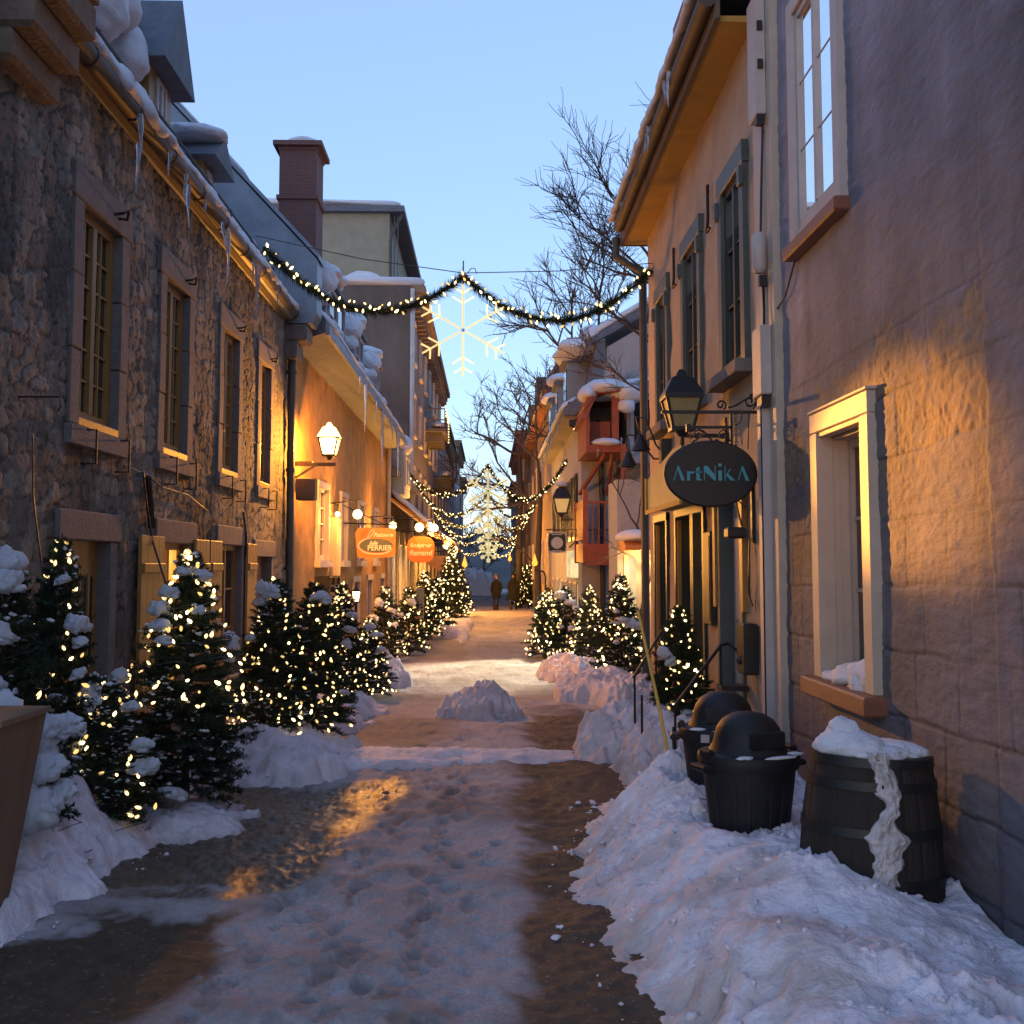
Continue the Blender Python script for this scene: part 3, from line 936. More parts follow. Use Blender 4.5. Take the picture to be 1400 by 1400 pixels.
# ================================================================== the old stone house (left, nearest)
def stone_house():
    t = thing('stone_house', 'old rubble stone house with ochre windows and snowy roof beside the nearest firs', 'house', (XL, 10, 0))
    Y0, Y1, ZE = 3.2, 15.75, 5.24
    upper = [(8.10, 1.12), (10.08, 1.06), (12.20, 1.04), (14.10, .94)]
    UZ0, UZ1 = 2.66, 4.46
    lower = [('door', 7.58, 8.42, -.1, 1.86), ('lit', 9.72, 10.62, .45, 1.88), ('dark', 11.86, 12.86, .45, 1.9), ('dark_door', 13.72, 14.62, -.1, 1.78)]
    holes = [(c - w / 2, c + w / 2, UZ0, UZ1) for c, w in upper] + [(a - .12, b + .12, z0 - .1, z1 + .17) for _, a, b, z0, z1 in lower]
    wall_grid('wall', 'L', Y0, Y1, -.4, ZE, holes, .019, rubble_fn, M['rubble'], t)
    b = MB(); b.box(XL - 5, XL - .32, Y0, Y1, -.4, ZE); b.obj('wall_core', M['dressed'], t)
    # upper windows
    for c, w in upper:
        y0, y1 = c - w / 2 - .02, c + w / 2 + .02
        s = MB(); j = .17
        for k in range(3):       # jambs of dressed blocks, butted
            za, zb = UZ0 + (UZ1 - UZ0 - .2) * k / 3, UZ0 + (UZ1 - UZ0 - .2) * (k + 1) / 3
            for ya, yb in ((y0, y0 + j), (y1 - j, y1)):
                wb(s, 'L', ya, yb, za + .004, zb - .003, -.31, .030 + .004 * (k % 2), .008)
        wb(s, 'L', y0 - .03, y1 + .03, UZ1 - .2, UZ1 + .04, -.31, .036, .008)
        wb(s, 'L', y0 - .02, y1 + .02, UZ0 - .14, UZ0, -.31, .055, .008)
        so = s.obj('stone_surround', M['dressed'], t)
        a, d = y0 + j, y1 - j
        casement(t, 'L', a, d, UZ0 + .02, UZ1 - .2, -.055, M['yellow'], M['glass'], (2, 2), 6, stile=.07, bar=.017)
        k = MB(); wb(k, 'L', a, d, UZ0, UZ0 + .07, -.045, .03, .01); k.obj('sill', M['yellow'], t)
        h = MB()
        h.tube([(XL + .03, c + .18, UZ1 - .10), (XL + .10, c + .18, UZ1 - .09), (XL + .13, c + .22, UZ1 - .06), (XL + .10, c + .28, UZ1 - .11), (XL + .03, c + .28, UZ1 - .10)], .012)
        h.obj('hook', M['iron'], t)
        for yb in (y0 + .25, y1 - .2):
            r = MB(); r.tube([(XL + .06, yb, UZ0 - .02), (XL + .13, yb, UZ0 - .02), (XL + .13, yb, UZ0 - .26), (XL + .02, yb, UZ0 - .26)], .009)
            r.obj('flower_box_bracket', M['iron'], t)
    # ground floor
    for kind, a, d, z0, z1 in lower:
        s = MB()
        for ya, yb in ((a - .14, a), (d, d + .14)):
            wb(s, 'L', ya, yb, z0, z1, -.31, .030, .006)
        wb(s, 'L', a - .2, d + .2, z1, z1 + .21, -.31, .045, .01)
        if z0 > 0: wb(s, 'L', a - .15, d + .15, z0 - .12, z0, -.31, .05, .01)
        s.obj('stone_surround', M['dressed'], t)
        if kind == 'door':
            dm = MB(); wb(dm, 'L', a, d, z0, z1, -.16, -.07)
            for q in range(2):
                wb(dm, 'L', a + .07 + q * .38, a + .38 + q * .38, .15, .8, -.07, -.055)
            for q in range(4): wb(dm, 'L', a + .10 + .17 * q, a + .125 + .17 * q, 1.0, 1.62, -.07, -.05)
            do = dm.obj('door', M['yellow'], t)
            g = MB(); wb(g, 'L', a + .1, d - .1, 1.0, 1.6, -.071, -.066); g.obj('pane', M['glass'], do)
            g = MB(); g.tube([(XL - .05, a + .1, .95), (XL - .0, a + .1, .95), (XL - .0, a + .18, .95)], .012); g.obj('handle', M['iron'], do)
        elif kind == 'dark_door':
            dm = MB(); wb(dm, 'L', a, d, z0, z1, -.18, -.10)
            wb(dm, 'L', a + .1, d - .1, .1, .8, -.10, -.085); wb(dm, 'L', a + .1, d - .1, .95, 1.65, -.10, -.085)
            dm.obj('door', M['brown_paint'], t)
        else:
            casement(t, 'L', a, d, z0, z1, -.06, M['yellow'], M['glass'], (1, 1), 3, depth=.025, lit=M['room_bright'] if kind == 'lit' else None)
    for y0, y1, o in ((9.02, 9.66, .055), (10.70, 11.20, .055), (11.24, 11.74, .055), (12.98, 13.48, .055)):
        s = MB(); n = 4
        for q in range(n):
            wb(s, 'L', y0 + (y1 - y0) * q / n + .003, y0 + (y1 - y0) * (q + 1) / n - .003, .42, 1.93, .046, .075, .004)
        wb(s, 'L', y0 + .03, y1 - .03, 1.62, 1.70, .075, .097, .006); wb(s, 'L', y0 + .03, y1 - .03, .62, .70, .075, .097, .006)
        s.obj('shutter', M['yellow'], t)
    # roof, gutter, snow
    sl = math.tan(R(47))
    E = (-2.76, 5.20)
    rf = MB(); L = 4.6
    rf.prism_y([(E[0], E[1]), (E[0], E[1] - .05), (XL - .1, E[1] - .10), (XL - 5, E[1] - .10), (XL - 5, E[1] + .2), (-6.3, E[1] + (6.3 - 2.76) * sl)], 7.0, 15.4)
    ro = rf.obj('roof', M['roof_metal'], t)
    g = MB()
    g.tube([(-2.77, y, 5.19 + .006 * (y - 7)) for y in np.arange(7.0, 15.75, .5)], .075, 10)
    for y in np.arange(7.4, 15.5, .95):
        g.tube([(-2.77, y - .015, 5.19 + .006 * (y - 7)), (-2.77, y + .015, 5.19 + .006 * (y - 7))], .083, 10)
    g.obj('gutter', M['gutter'], t, smooth=True)
    fb = MB(); fb.box(XL + .03, -2.80, 7.02, 15.4, 5.12, 5.18); fb.obj('soffit', M['fascia'], t)
    rl = MB()
    for o, up in ((.30, .33), (.62, .33)):
        x, z = E[0] - o, E[1] + o * sl + up
        rl.tube([(x, y, z) for y in (7.0, 10, 13, 15.4)], .016, 6)
    for y in np.arange(7.3, 15.3, 1.1):
        for o in (.30, .62):
            x, z = E[0] - o, E[1] + o * sl
            rl.tube([(x, y, z), (x, y, z + .36)], .012, 5)
    rl.obj('snow_rail', M['pipe'], t)
    snow_sweep('snow_layer', [(-2.70, 5.24), (-2.68, 5.30), (-2.82, 5.47), (-3.12, 5.76), (-3.28, 5.72), (-2.84, 5.26)], 7.0, 15.35, t, .05, .05, 6, 71,
               grow=lambda y: 1.0 + .25 * math.sin(y * 1.7) * math.sin(y * .9))
    snow_sweep('snow_layer', [(-3.05, 5.60), (-3.2, 6.0), (-3.6, 6.4), (-3.7, 6.2)], 11.8, 15.2, t, .06, .07, 4, 72)
    icicles(t, [(-2.70, 8.30, 5.16, .42), (-2.72, 8.34, 4.95, .40), (-2.70, 9.1, 5.16, .2), (-2.70, 9.6, 5.16, .3), (-2.72, 9.8, 5.14, .42), (-2.70, 11.0, 5.16, .25),
                (-2.71, 11.2, 5.16, .62), (-2.70, 12.6, 5.16, .75), (-2.70, 12.4, 5.16, .3), (-2.70, 13.9, 5.18, .2), (-2.70, 10.3, 5.16, .16)])
    # dormers
    for y0, y1, zt in ((10.40, 11.12, 6.62), (12.35, 12.95, 6.40)):
        d = MB(); d.box(-5.2, -3.3, y0, y1, 5.6, zt - .05)
        do = d.obj('dormer', M['yellow'], t)
        k = MB(); ym = (y0 + y1) / 2
        k.prism_x([(y0 - .18, zt - .08), (y1 + .18, zt - .08), (ym, zt + (.75 if y0 < 11 else .28))], -5.6, -3.1); k.obj('dormer_roof', M['slate'], t)
        casement(t, 'L', y0 + .2, y1 - .2, 5.85, zt - .12, -.39, M['white_trim'], M['glass'], (1, 1), 3, name='dormer_window')
        me = blobs('snow_cap', [((-3.7, ym - 1.25, zt + .12), (.5, .72, .50)), ((-3.9, ym - .7, zt + .30), (.5, .5, .42)), ((-3.55, ym - 1.6, zt - .2), (.4, .5, .4)), ((-3.5, ym - .62, zt - .15), (.25, .3, .4))] if y0 < 11 else [((-3.5, ym - .1, zt + .26), (.45, .3, .14))], sub=4, amp=.12, seed=int(y0 * 3))
        link('snow_cap', me, t)
    # firewall parapets with their corbels
    p = MB()
    p.prism_y([(-2.52, 5.10), (-2.45, 5.25), (-2.45, 6.02), (-6.4, 6.02 + 3.95 * sl), (-6.4, 5.0), (XL - .3, 5.0), (XL - .3, 5.10)], 15.42, 15.9)
    p.obj('parapet', M['roof_metal'], t)
    p = MB(); p.bevbox(XL - .3, -2.58, 15.42, 15.9, 4.85, 5.10, .03); p.bevbox(XL - .3, -2.72, 15.42, 15.9, 4.60, 4.85, .03); p.obj('corbel', M['dressed'], t)
    p = MB(); p.prism_y([(-2.42, 6.02), (-2.42, 6.09), (-6.4, 6.09 + 3.98 * sl), (-6.4, 6.02 + 3.98 * sl)], 15.38, 15.94); p.obj('coping', M['roof_metal'], t)
    snow_sweep('snow_layer', [(-3.5, 7.24), (-3.5, 7.32), (-6.2, 7.32 + 2.7 * sl), (-6.2, 7.24 + 2.7 * sl)], 15.40, 15.92, t, .06, .02, 5, 74)
    p = MB()
    p.bevbox(XL - .2, -2.56, 6.25, 6.95, 5.06, 5.32, .03); p.bevbox(XL - .2, -2.66, 6.25, 6.95, 4.84, 5.06, .03); p.bevbox(XL - .2, -2.78, 6.25, 6.95, 4.64, 4.84, .03)
    p.prism_y([(-2.54, 5.32), (-2.54, 5.9), (-6.3, 5.9 + 3.76 * sl), (-6.3, 5.32)], 6.25, 6.95)
    p.obj('corbel', M['corbel_stone'], t)
    # drainpipe, wires, brackets
    d = MB()
    d.tube([(-2.75, 15.62, 5.2), (-2.78, 15.62, 5.05), (XL + .08, 15.62, 4.8), (XL + .08, 15.62, 3.6), (XL + .09, 15.62, 1.5), (XL + .08, 15.62, -.1)], .055, 10)
    for z in (4.4, 3.0, 1.6): d.tube([(XL + .08, 15.62, z), (XL + .08, 15.62, z + .05)], .07, 10)
    d.obj('drainpipe', M['pipe'], t, smooth=True)
    for pts, r_ in (([(XL + .05, 8.6, 2.46), (XL + .05, 9.2, 2.43), (XL + .05, 9.6, 2.36), (XL + .06, 10.4, 2.34), (XL + .05, 11.2, 2.22)], .008),
                    ([(XL + .06, 9.05, 2.45), (XL + .08, 9.1, 2.2), (XL + .07, 9.3, 1.9), (XL + .30, 9.2, 1.3), (XL + .6, 8.6, 1.15)], .009),
                    ([(XL + .04, 6.9, 2.5), (XL + .05, 6.92, 2.1), (XL + .10, 6.95, 1.7)], .006), ([(XL + .05, 9.2, 2.42), (XL + .05, 9.35, 2.0)], .03)):
        w = MB(); w.tube(pts, r_, 5); w.obj('cable', M['iron'], t)
    w = MB(); w.tube([(XL, 6.75, 2.72), (XL + .26, 6.75, 2.72), (XL + .27, 6.75, 2.66), (XL + .25, 6.75, 2.63)], .006, 5)
    w.obj('iron_bracket', M['iron'], t); w = MB(); w.tube([(XL + .03, 12.9, 2.3), (XL + .06, 12.95, 2.0), (XL + .04, 13.0, 1.75)], .014, 5)
    w.obj('iron_bracket', M['iron'], t)


stone_house()


# ================================================================== the ochre house with the street lamp
def ochre_house():
    t = thing('ochre_house', 'ochre plastered house with twin dormers behind the lit wall lantern', 'house', (XL, 23, 0))
    Y0, Y1 = 15.92, 31.2
    wins = [(18.5, 19.7, 1.75, 3.0), (21.4, 22.3, 1.75, 3.0), (24.4, 25.3, 1.75, 3.0), (27.6, 28.5, 1.75, 3.0)]
    low = [(17.6, 18.6, .0, .95), (20.2, 21.6, -.3, 1.2), (23.6, 24.6, -.3, 1.3), (26.2, 27.2, -.3, 1.3), (29.2, 30.2, -.3, 1.3)]
    holes = wins + low

    def fn(Y, Z):
        return fbm(Y * 3, Z * 3, None, 4, 81) * .014, None
    wall_grid('wall', 'L', Y0, Y1, -.7, 5.0, holes, .05, fn, M['ochre_plaster'], t)
    b = MB(); b.box(XL - 5, XL - .2, Y0, Y1, -.7, 5.0); b.obj('wall_core', M['dark_plaster'], t)
    for a, d, z0, z1 in wins:
        s = MB()
        wb(s, 'L', a - .06, a + .05, z0, z1, -.2, .05); wb(s, 'L', d - .05, d + .06, z0, z1, -.2, .05)
        wb(s, 'L', a - .06, d + .06, z1, z1 + .1, -.2, .06); wb(s, 'L', a - .12, d + .12, z0 - .12, z0, -.2, .10)
        s.obj('window_surround', M['white_trim'], t)
        casement(t, 'L', a + .05, d - .05, z0, z1, -.04, M['white_trim'], M['glass'], (1, 1), 4)
    for i, (a, d, z0, z1) in enumerate(low):
        s = MB(); wb(s, 'L', a - .08, a, z0, z1, -.2, .04); wb(s, 'L', d, d + .08, z0, z1, -.2, .04); wb(s, 'L', a - .08, d + .08, z1, z1 + .12, -.2, .06)
        s.obj('window_surround', M['white_trim'], t)
        casement(t, 'L', a, d, z0, z1, -.06, M['brown_paint'], M['glass'], (1, 1), 2, name='shop_window', lit=M['room'] if i in (1, 2, 3) else None)
    # lit pilaster and bracket rail below the window
    for ya in (20.05, 20.5):
        s = MB(); wb(s, 'L', ya, ya + .1, -.3, 2.55, .0, .14, .02); s.obj('pilaster', M['ivory_trim'], t)
    s = MB(); wb(s, 'L', 18.4, 19.8, 1.45, 1.48, .22, .25); wb(s, 'L', 18.4, 19.8, 1.30, 1.33, .22, .25)
    for y in (18.45, 19.1, 19.75): wb(s, 'L', y - .015, y + .015, 1.2, 1.48, 0, .25)
    s.obj('flower_rack', M['iron'], t)
    # eave, roof
    sl = math.tan(R(50))
    f = MB(); f.prism_y([(-2.40, 5.08), (-2.40, 5.28), (-6.5, 5.28 + 4.1 * sl), (-6.5, 5.08), (XL - .1, 4.92), (XL + .02, 4.92)], 15.96, 31.3)
    f.obj('roof', M['slate'], t)
    g = MB(); g.box(-2.40, -2.34, 15.96, 31.35, 5.04, 5.20); g.obj('gutter', M['roof_metal'], t)
    snow_sweep('snow_layer', [(-2.30, 5.20), (-2.36, 5.32), (-2.66, 5.68), (-2.84, 5.74), (-2.5, 5.26)], 16.2, 31.2, t, .09, .05, 3, 82)
    icicles(t, [(-2.33, y, 5.05, l) for y, l in ((20.5, .9), (19.6, .3), (22.6, .5), (24.0, 1.35), (24.2, .7), (26.4, .4), (28.0, 1.2), (28.3, .5), (30.2, .6))])
    for y0, y1 in ((19.6, 22.2), (23.6, 25.4), (27.6, 29.2)):
        d = MB(); d.box(-5, -2.95, y0, y1, 5.6, 6.85); d.obj('dormer', M['blue_wall'], t)
        k = MB(); k.prism_y([(-2.85, 6.85), (-2.85, 6.93), (-5, 7.3), (-5, 6.85)], y0 - .1, y1 + .1); k.obj('dormer_roof', M['slate'], t)
        casement(t, 'L', y0 + .2, y1 - .2, 5.75, 6.8, .02 - .04, M['white_trim'], M['glass'], (1, 1), 2, name='dormer_window')
        me = blobs('snow_cap', [((-3.05, y0 + .3, 7.0), (.34, .45, .2)), ((-3.4, (y0 + y1) / 2, 7.1), (.6, .9, .22)), ((-3.0, y0 - .05, 6.75), (.26, .22, .34)), ((-3.05, y0 - .05, 6.45), (.22, .16, .22))], sub=4, amp=.14, seed=int(y0))
        link('snow_cap', me, t)
        me = blobs('snow_cap', [((-2.78, y0 - .4, 5.72), (.22, .5, .13)), ((-2.82, y0 - .9, 5.78), (.2, .4, .12))], sub=3, amp=.15, seed=int(y0) + 3)
        link('snow_cap', me, t)
    c = MB(); c.box(-3.62, -2.98, 18.55, 19.3, 5.5, 8.84); co = c.obj('chimney', M['chimney_brick'], t)
    c = MB(); c.box(-3.66, -2.94, 18.51, 19.34, 7.95, 8.02); c.obj('chimney_band', M['chimney_brick'], co); c = MB(); c.box(-3.64, -2.96, 18.53, 19.32, 8.82, 8.88)
    c.box(-3.72, -2.88, 18.45, 19.4, 8.88, 8.96); c.obj('chimney_band', M['chimney_brick'], co)
    me = blobs('snow_cap', [((-3.25, 18.9, 8.98), (.34, .38, .17)), ((-3.5, 18.9, 8.96), (.2, .36, .08))], sub=3, amp=.08, seed=88)
    link('snow_cap', me, co)
    d = MB(); d.tube([(XL + .1, 31.0, 5.4), (XL + .08, 31.0, 4.9), (XL + .08, 31.0, -.3)], .06, 8); d.obj('drainpipe', M['white_trim'], t, smooth=True)


ochre_house()


# ================================================================== farther left: low shop, tall block, terrace
def facade(name, label, side, xw, y0, y1, z1, wm, floors, per, wall_right=None, depth=6, win=(.9, 1.5), lit=(), trim='white_trim', roof=None, z0=-1.2, cornice=True):
    t = thing(name, label, 'building', (xw, (y0 + y1) / 2, 0))
    s = 1 if side == 'L' else -1
    b = MB(); b.box(xw - s * depth, xw, y0, y1, z0, z1); b.obj('wall', wm, t)

    def xo(o): return xw + s * o
    n = 0
    for fl in range(floors):
        zb = 1.0 + fl * (z1 - .8) / floors
        for k in range(per):
            yc = y0 + (y1 - y0) * (k + .5) / per
            a, d = yc - win[0] / 2, yc + win[0] / 2
            f = MB()
            f.box(xo(.001), xo(.06), a - .1, a, zb, zb + win[1]); f.box(xo(.001), xo(.06), d, d + .1, zb, zb + win[1])
            f.box(xo(.001), xo(.08), a - .12, d + .12, zb + win[1], zb + win[1] + .12); f.box(xo(.001), xo(.12), a - .14, d + .14, zb - .1, zb)
            f.box(xo(.001), xo(.03), yc - .03, yc + .03, zb, zb + win[1])
            fo = f.obj('window', M[trim], t)
            p = MB(); p.box(xo(.002), xo(.016), a, d, zb, zb + win[1]); p.obj('pane', M['room'] if n in lit else M['glass'], fo)
            n += 1
    if cornice:
        c = MB(); c.box(xo(-.01), xo(.55), y0 - .05, y1, z1 - .28, z1 - .02); c.box(xo(-.01), xo(.40), y0, y1, z1 - .5, z1 - .28)
        y = y0 + .3
        while y < y1 - .2:
            c.box(xo(.0), xo(.36), y, y + .22, z1 - .9, z1 - .5); y += .8
        c.obj('cornice', M['brown_plaster'] if cornice is True else cornice, t)
    return t


def low_shop():
    t = thing('low_shop', 'low dark shop with snowy blue-grey bay between ochre house and tall block', 'shop', (XL, 35, 0))
    b = MB(); b.box(XL - 5, XL, 31.3, 39.9, -.8, 4.2); b.obj('wall', M['dark_plaster'], t)
    b = MB(); b.prism_y([(-2.55, 4.2), (-2.55, 4.35), (-6, 7.4), (-6, 4.2)], 31.25, 39.9); b.obj('roof', M['slate'], t)
    b = MB(); b.box(-3.0, -2.45, 31.9, 34.0, 3.7, 5.0); b.obj('bay', M['blue_wall'], t)
    casement(t, 'L', 32.1, 33.8, 3.95, 4.85, .47, M['white_trim'], M['glass'], (1, 1), 1, name='bay_window')
    link('snow_cap', blobs('snow_cap', [((-2.7, 32.9, 5.15), (.4, .95, .32)), ((-2.55, 32.3, 5.1), (.3, .4, .4))], amp=.1, seed=91), t)
    for i, (a, d) in enumerate(((32.0, 33.6), (34.6, 36.2), (37.0, 38.6))):
        casement(t, 'L', a, d, -.2, 2.3, .06, M['white_trim'], M['glass'], (1, 1), 2, name='shop_window', lit=M['room_pale'])
        for ya in (a - .3, d + .12):
            s = MB(); wb(s, 'L', ya, ya + .18, -.4, 2.7, .002, .12); s.obj('pilaster', M['ivory_trim'], t)


low_shop()


def tall_block():
    t = facade('tall_block', 'tall grey-brown block with bracketed cornice and balconies behind the chimney', 'L', XL, 40, 66, 11.95, M['dark_plaster'], 4, 7, depth=9, lit=(0, 1, 3, 5))
    d = MB(); d.tube([(XL + .08, 39.93, 11.8), (XL + .08, 39.93, -.5)], .09, 8); d.obj('drainpipe', M['silver'], t, smooth=True)
    snow_sweep('snow_layer', [(-2.35, 11.95), (-2.4, 12.25), (-11.8, 12.4), (-11.8, 11.95)], 39.8, 44.5, t, .2, .05, 1.5, 92)
    link('snow_cap', blobs('snow_cap', [((-5.0, 42.5, 12.6), (.9, .8, .5)), ((-4.6, 42.5, 12.5), (.5, .6, .3))], amp=.1, seed=93), t)
    for k, (y, z) in enumerate(((49, 7.6), (59, 6.2))):
        b = MB(); b.box(XL + .001, XL + .95, y, y + 4, z, z + .14)
        for q in range(4): b.box(XL + .001, XL + .8, y + .3 + q * 1.1, y + .45 + q * 1.1, z - .45, z)
        bo = b.obj('balcony', M['dark_plaster'], t)
        r = MB()
        for zz in (.5, 1.0): r.box(XL + .89, XL + .93, y, y + 4, z + zz, z + zz + .05); r.box(XL + .002, XL + .89, y, y + .04, z + zz, z + zz + .05)
        for q in range(14): r.box(XL + .895, XL + .925, y + .1 + q * .28, y + .13 + q * .28, z + .18, z + 1.0)
        r.obj('railing', M['fascia'], bo)
        link('snow_cap', blobs('snow_cap', [((XL + .6, y + .6, z + .3), (.3, .5, .2))], amp=.1, seed=95 + k), bo)
    g = MB()
    for q in range(16): g.ball((XL + .95, 49 + q * .26, 8.75 - .35 * abs(math.sin(q * .4))), .035, 6, 4)
    for q in range(10): g.ball((XL + .95, 52.9, 8.7 - q * .13), .035, 6, 4)
    tag(g.obj('balcony_lights', M['bulb'], t), None, None, None, 'stuff')


tall_block()


def cream_block():
    t = facade('cream_block', 'pale straw-coloured upper block with overhanging eave rising behind the brick chimney', 'L', -4.12, 44.6, 62, 16.2, M['straw_plaster'], 1, 5, depth=6.5, cornice=False, z0=8, win=(.5, 1.0))
    e = MB(); e.box(-10.8, -3.5, 44.3, 62, 16.15, 16.4); e.obj('eave', M['slate'], t)
    snow_sweep('snow_layer', [(-3.55, 16.4), (-3.7, 16.66), (-10.6, 16.75), (-10.6, 16.4)], 44.2, 61, t, .3, .05, 1.2, 96)
    p = MB()
    for x in np.arange(-4.10, -3.7, .14): p.box(x, x + .04, 44.8, 44.86, 12.3, 16.1)
    p.obj('shutter_slats', M['slate'], t)
    d = MB(); d.tube([(-3.6, 44.5, 16.1), (-3.9, 44.52, 15.5), (-4.06, 44.52, 15.0), (-4.06, 44.52, 12)], .06, 6); d.obj('drainpipe', M['pipe'], t)
    r = MB(); r.box(-4.2, -3.0, 44.55, 44.6, 12.6, 12.68); r.box(-4.2, -3.0, 44.55, 44.6, 13.1, 13.16)
    for x in np.arange(-4.2, -3.0, .2): r.box(x, x + .03, 44.56, 44.59, 12.3, 13.1)
    r.obj('railing', M['fascia'], t)


cream_block()
q = facade('brick_terrace', 'dark red terrace with a small iron balcony beyond the tall grey block', 'L', XL, 66.1, 84, 10.2, M['red_wall'], 3, 4, lit=(1, 2))
b = MB(); b.box(XL, XL + .8, 70, 73, 7.0, 7.15); b.box(XL, XL + .7, 70.2, 70.35, 6.4, 7.0)
for z in (7.6, 8.1, 9.0): b.box(XL + .76, XL + .8, 70, 73, z, z + .05)
for y in (70, 71.5, 72.95): b.box(XL + .76, XL + .8, y, y + .05, 7.15, 9.0)
b.obj('balcony', M['iron'], q)
q = facade('grey_clad_tower', 'narrow blue-grey clad building end far down the left side', 'L', XL + .25, 84.2, 100, 11.2, M['blue_wall'], 4, 3, lit=(0,))
q = facade('far_left_house', 'small dark house end beyond the blue-grey clad building', 'L', XL + .3, 100.2, 112, 9.6, M['dark_plaster'], 3, 2, lit=(0,))


# ------------------------------------------------------------------ awnings over the shops
def awning(y0, y1, label, zt=3.4, zf=2.95, xo=-2.0):
    t = thing('shop_awning', label, 'awning', (XL, (y0 + y1) / 2, 0), 'lit awnings of the left-hand shops')
    a = MB(); a.prism_y([(XL + .01, zt), (XL + .01, zt + .07), (xo, zf + .07), (xo, zf)], y0, y1); a.obj('canopy', M['orange_wood'], t)
    s = MB(); n = int((y1 - y0) / .42)
    for k in range(n):
        y = y0 + (y1 - y0) * (k + .2) / n
        s.hexa([(XL + .05, y, zt - .09), (xo + .02, y, zf - .09), (xo + .02, y + .12, zf - .09), (XL + .05, y + .12, zt - .09),
                (XL + .05, y, zt - .002), (xo + .02, y, zf - .002), (xo + .02, y + .12, zf - .002), (XL + .05, y + .12, zt - .002)])
    s.obj('rafters', M['sign_cream'], t)
    v = MB(); v.box(xo, xo + .03, y0, y1, zf - .22, zf); v.obj('valance', M['orange_wood'], t)
    snow_sweep('snow_layer', [(xo - .02, zf + .06), (xo + .02, zf + .22), (xo - .4, zf + .48), (XL + .1, zt + .28), (XL + .1, zt + .07)], y0 + .05, y1 - .05, t, .12, .05, 3, int(y0))
    return t


awning(31.5, 39.4, 'orange-lit shop awning with snow on top behind the lettered orange board', 3.6, 2.75, -1.78)
awning(41.0, 50.0, 'long snow-topped awning glowing beyond the first lit awning', 3.5, 2.6, -1.7)
awning(52.0, 62.0, 'farthest glowing awning next to the hanging flame lamp', 3.3, 2.5, -1.6)
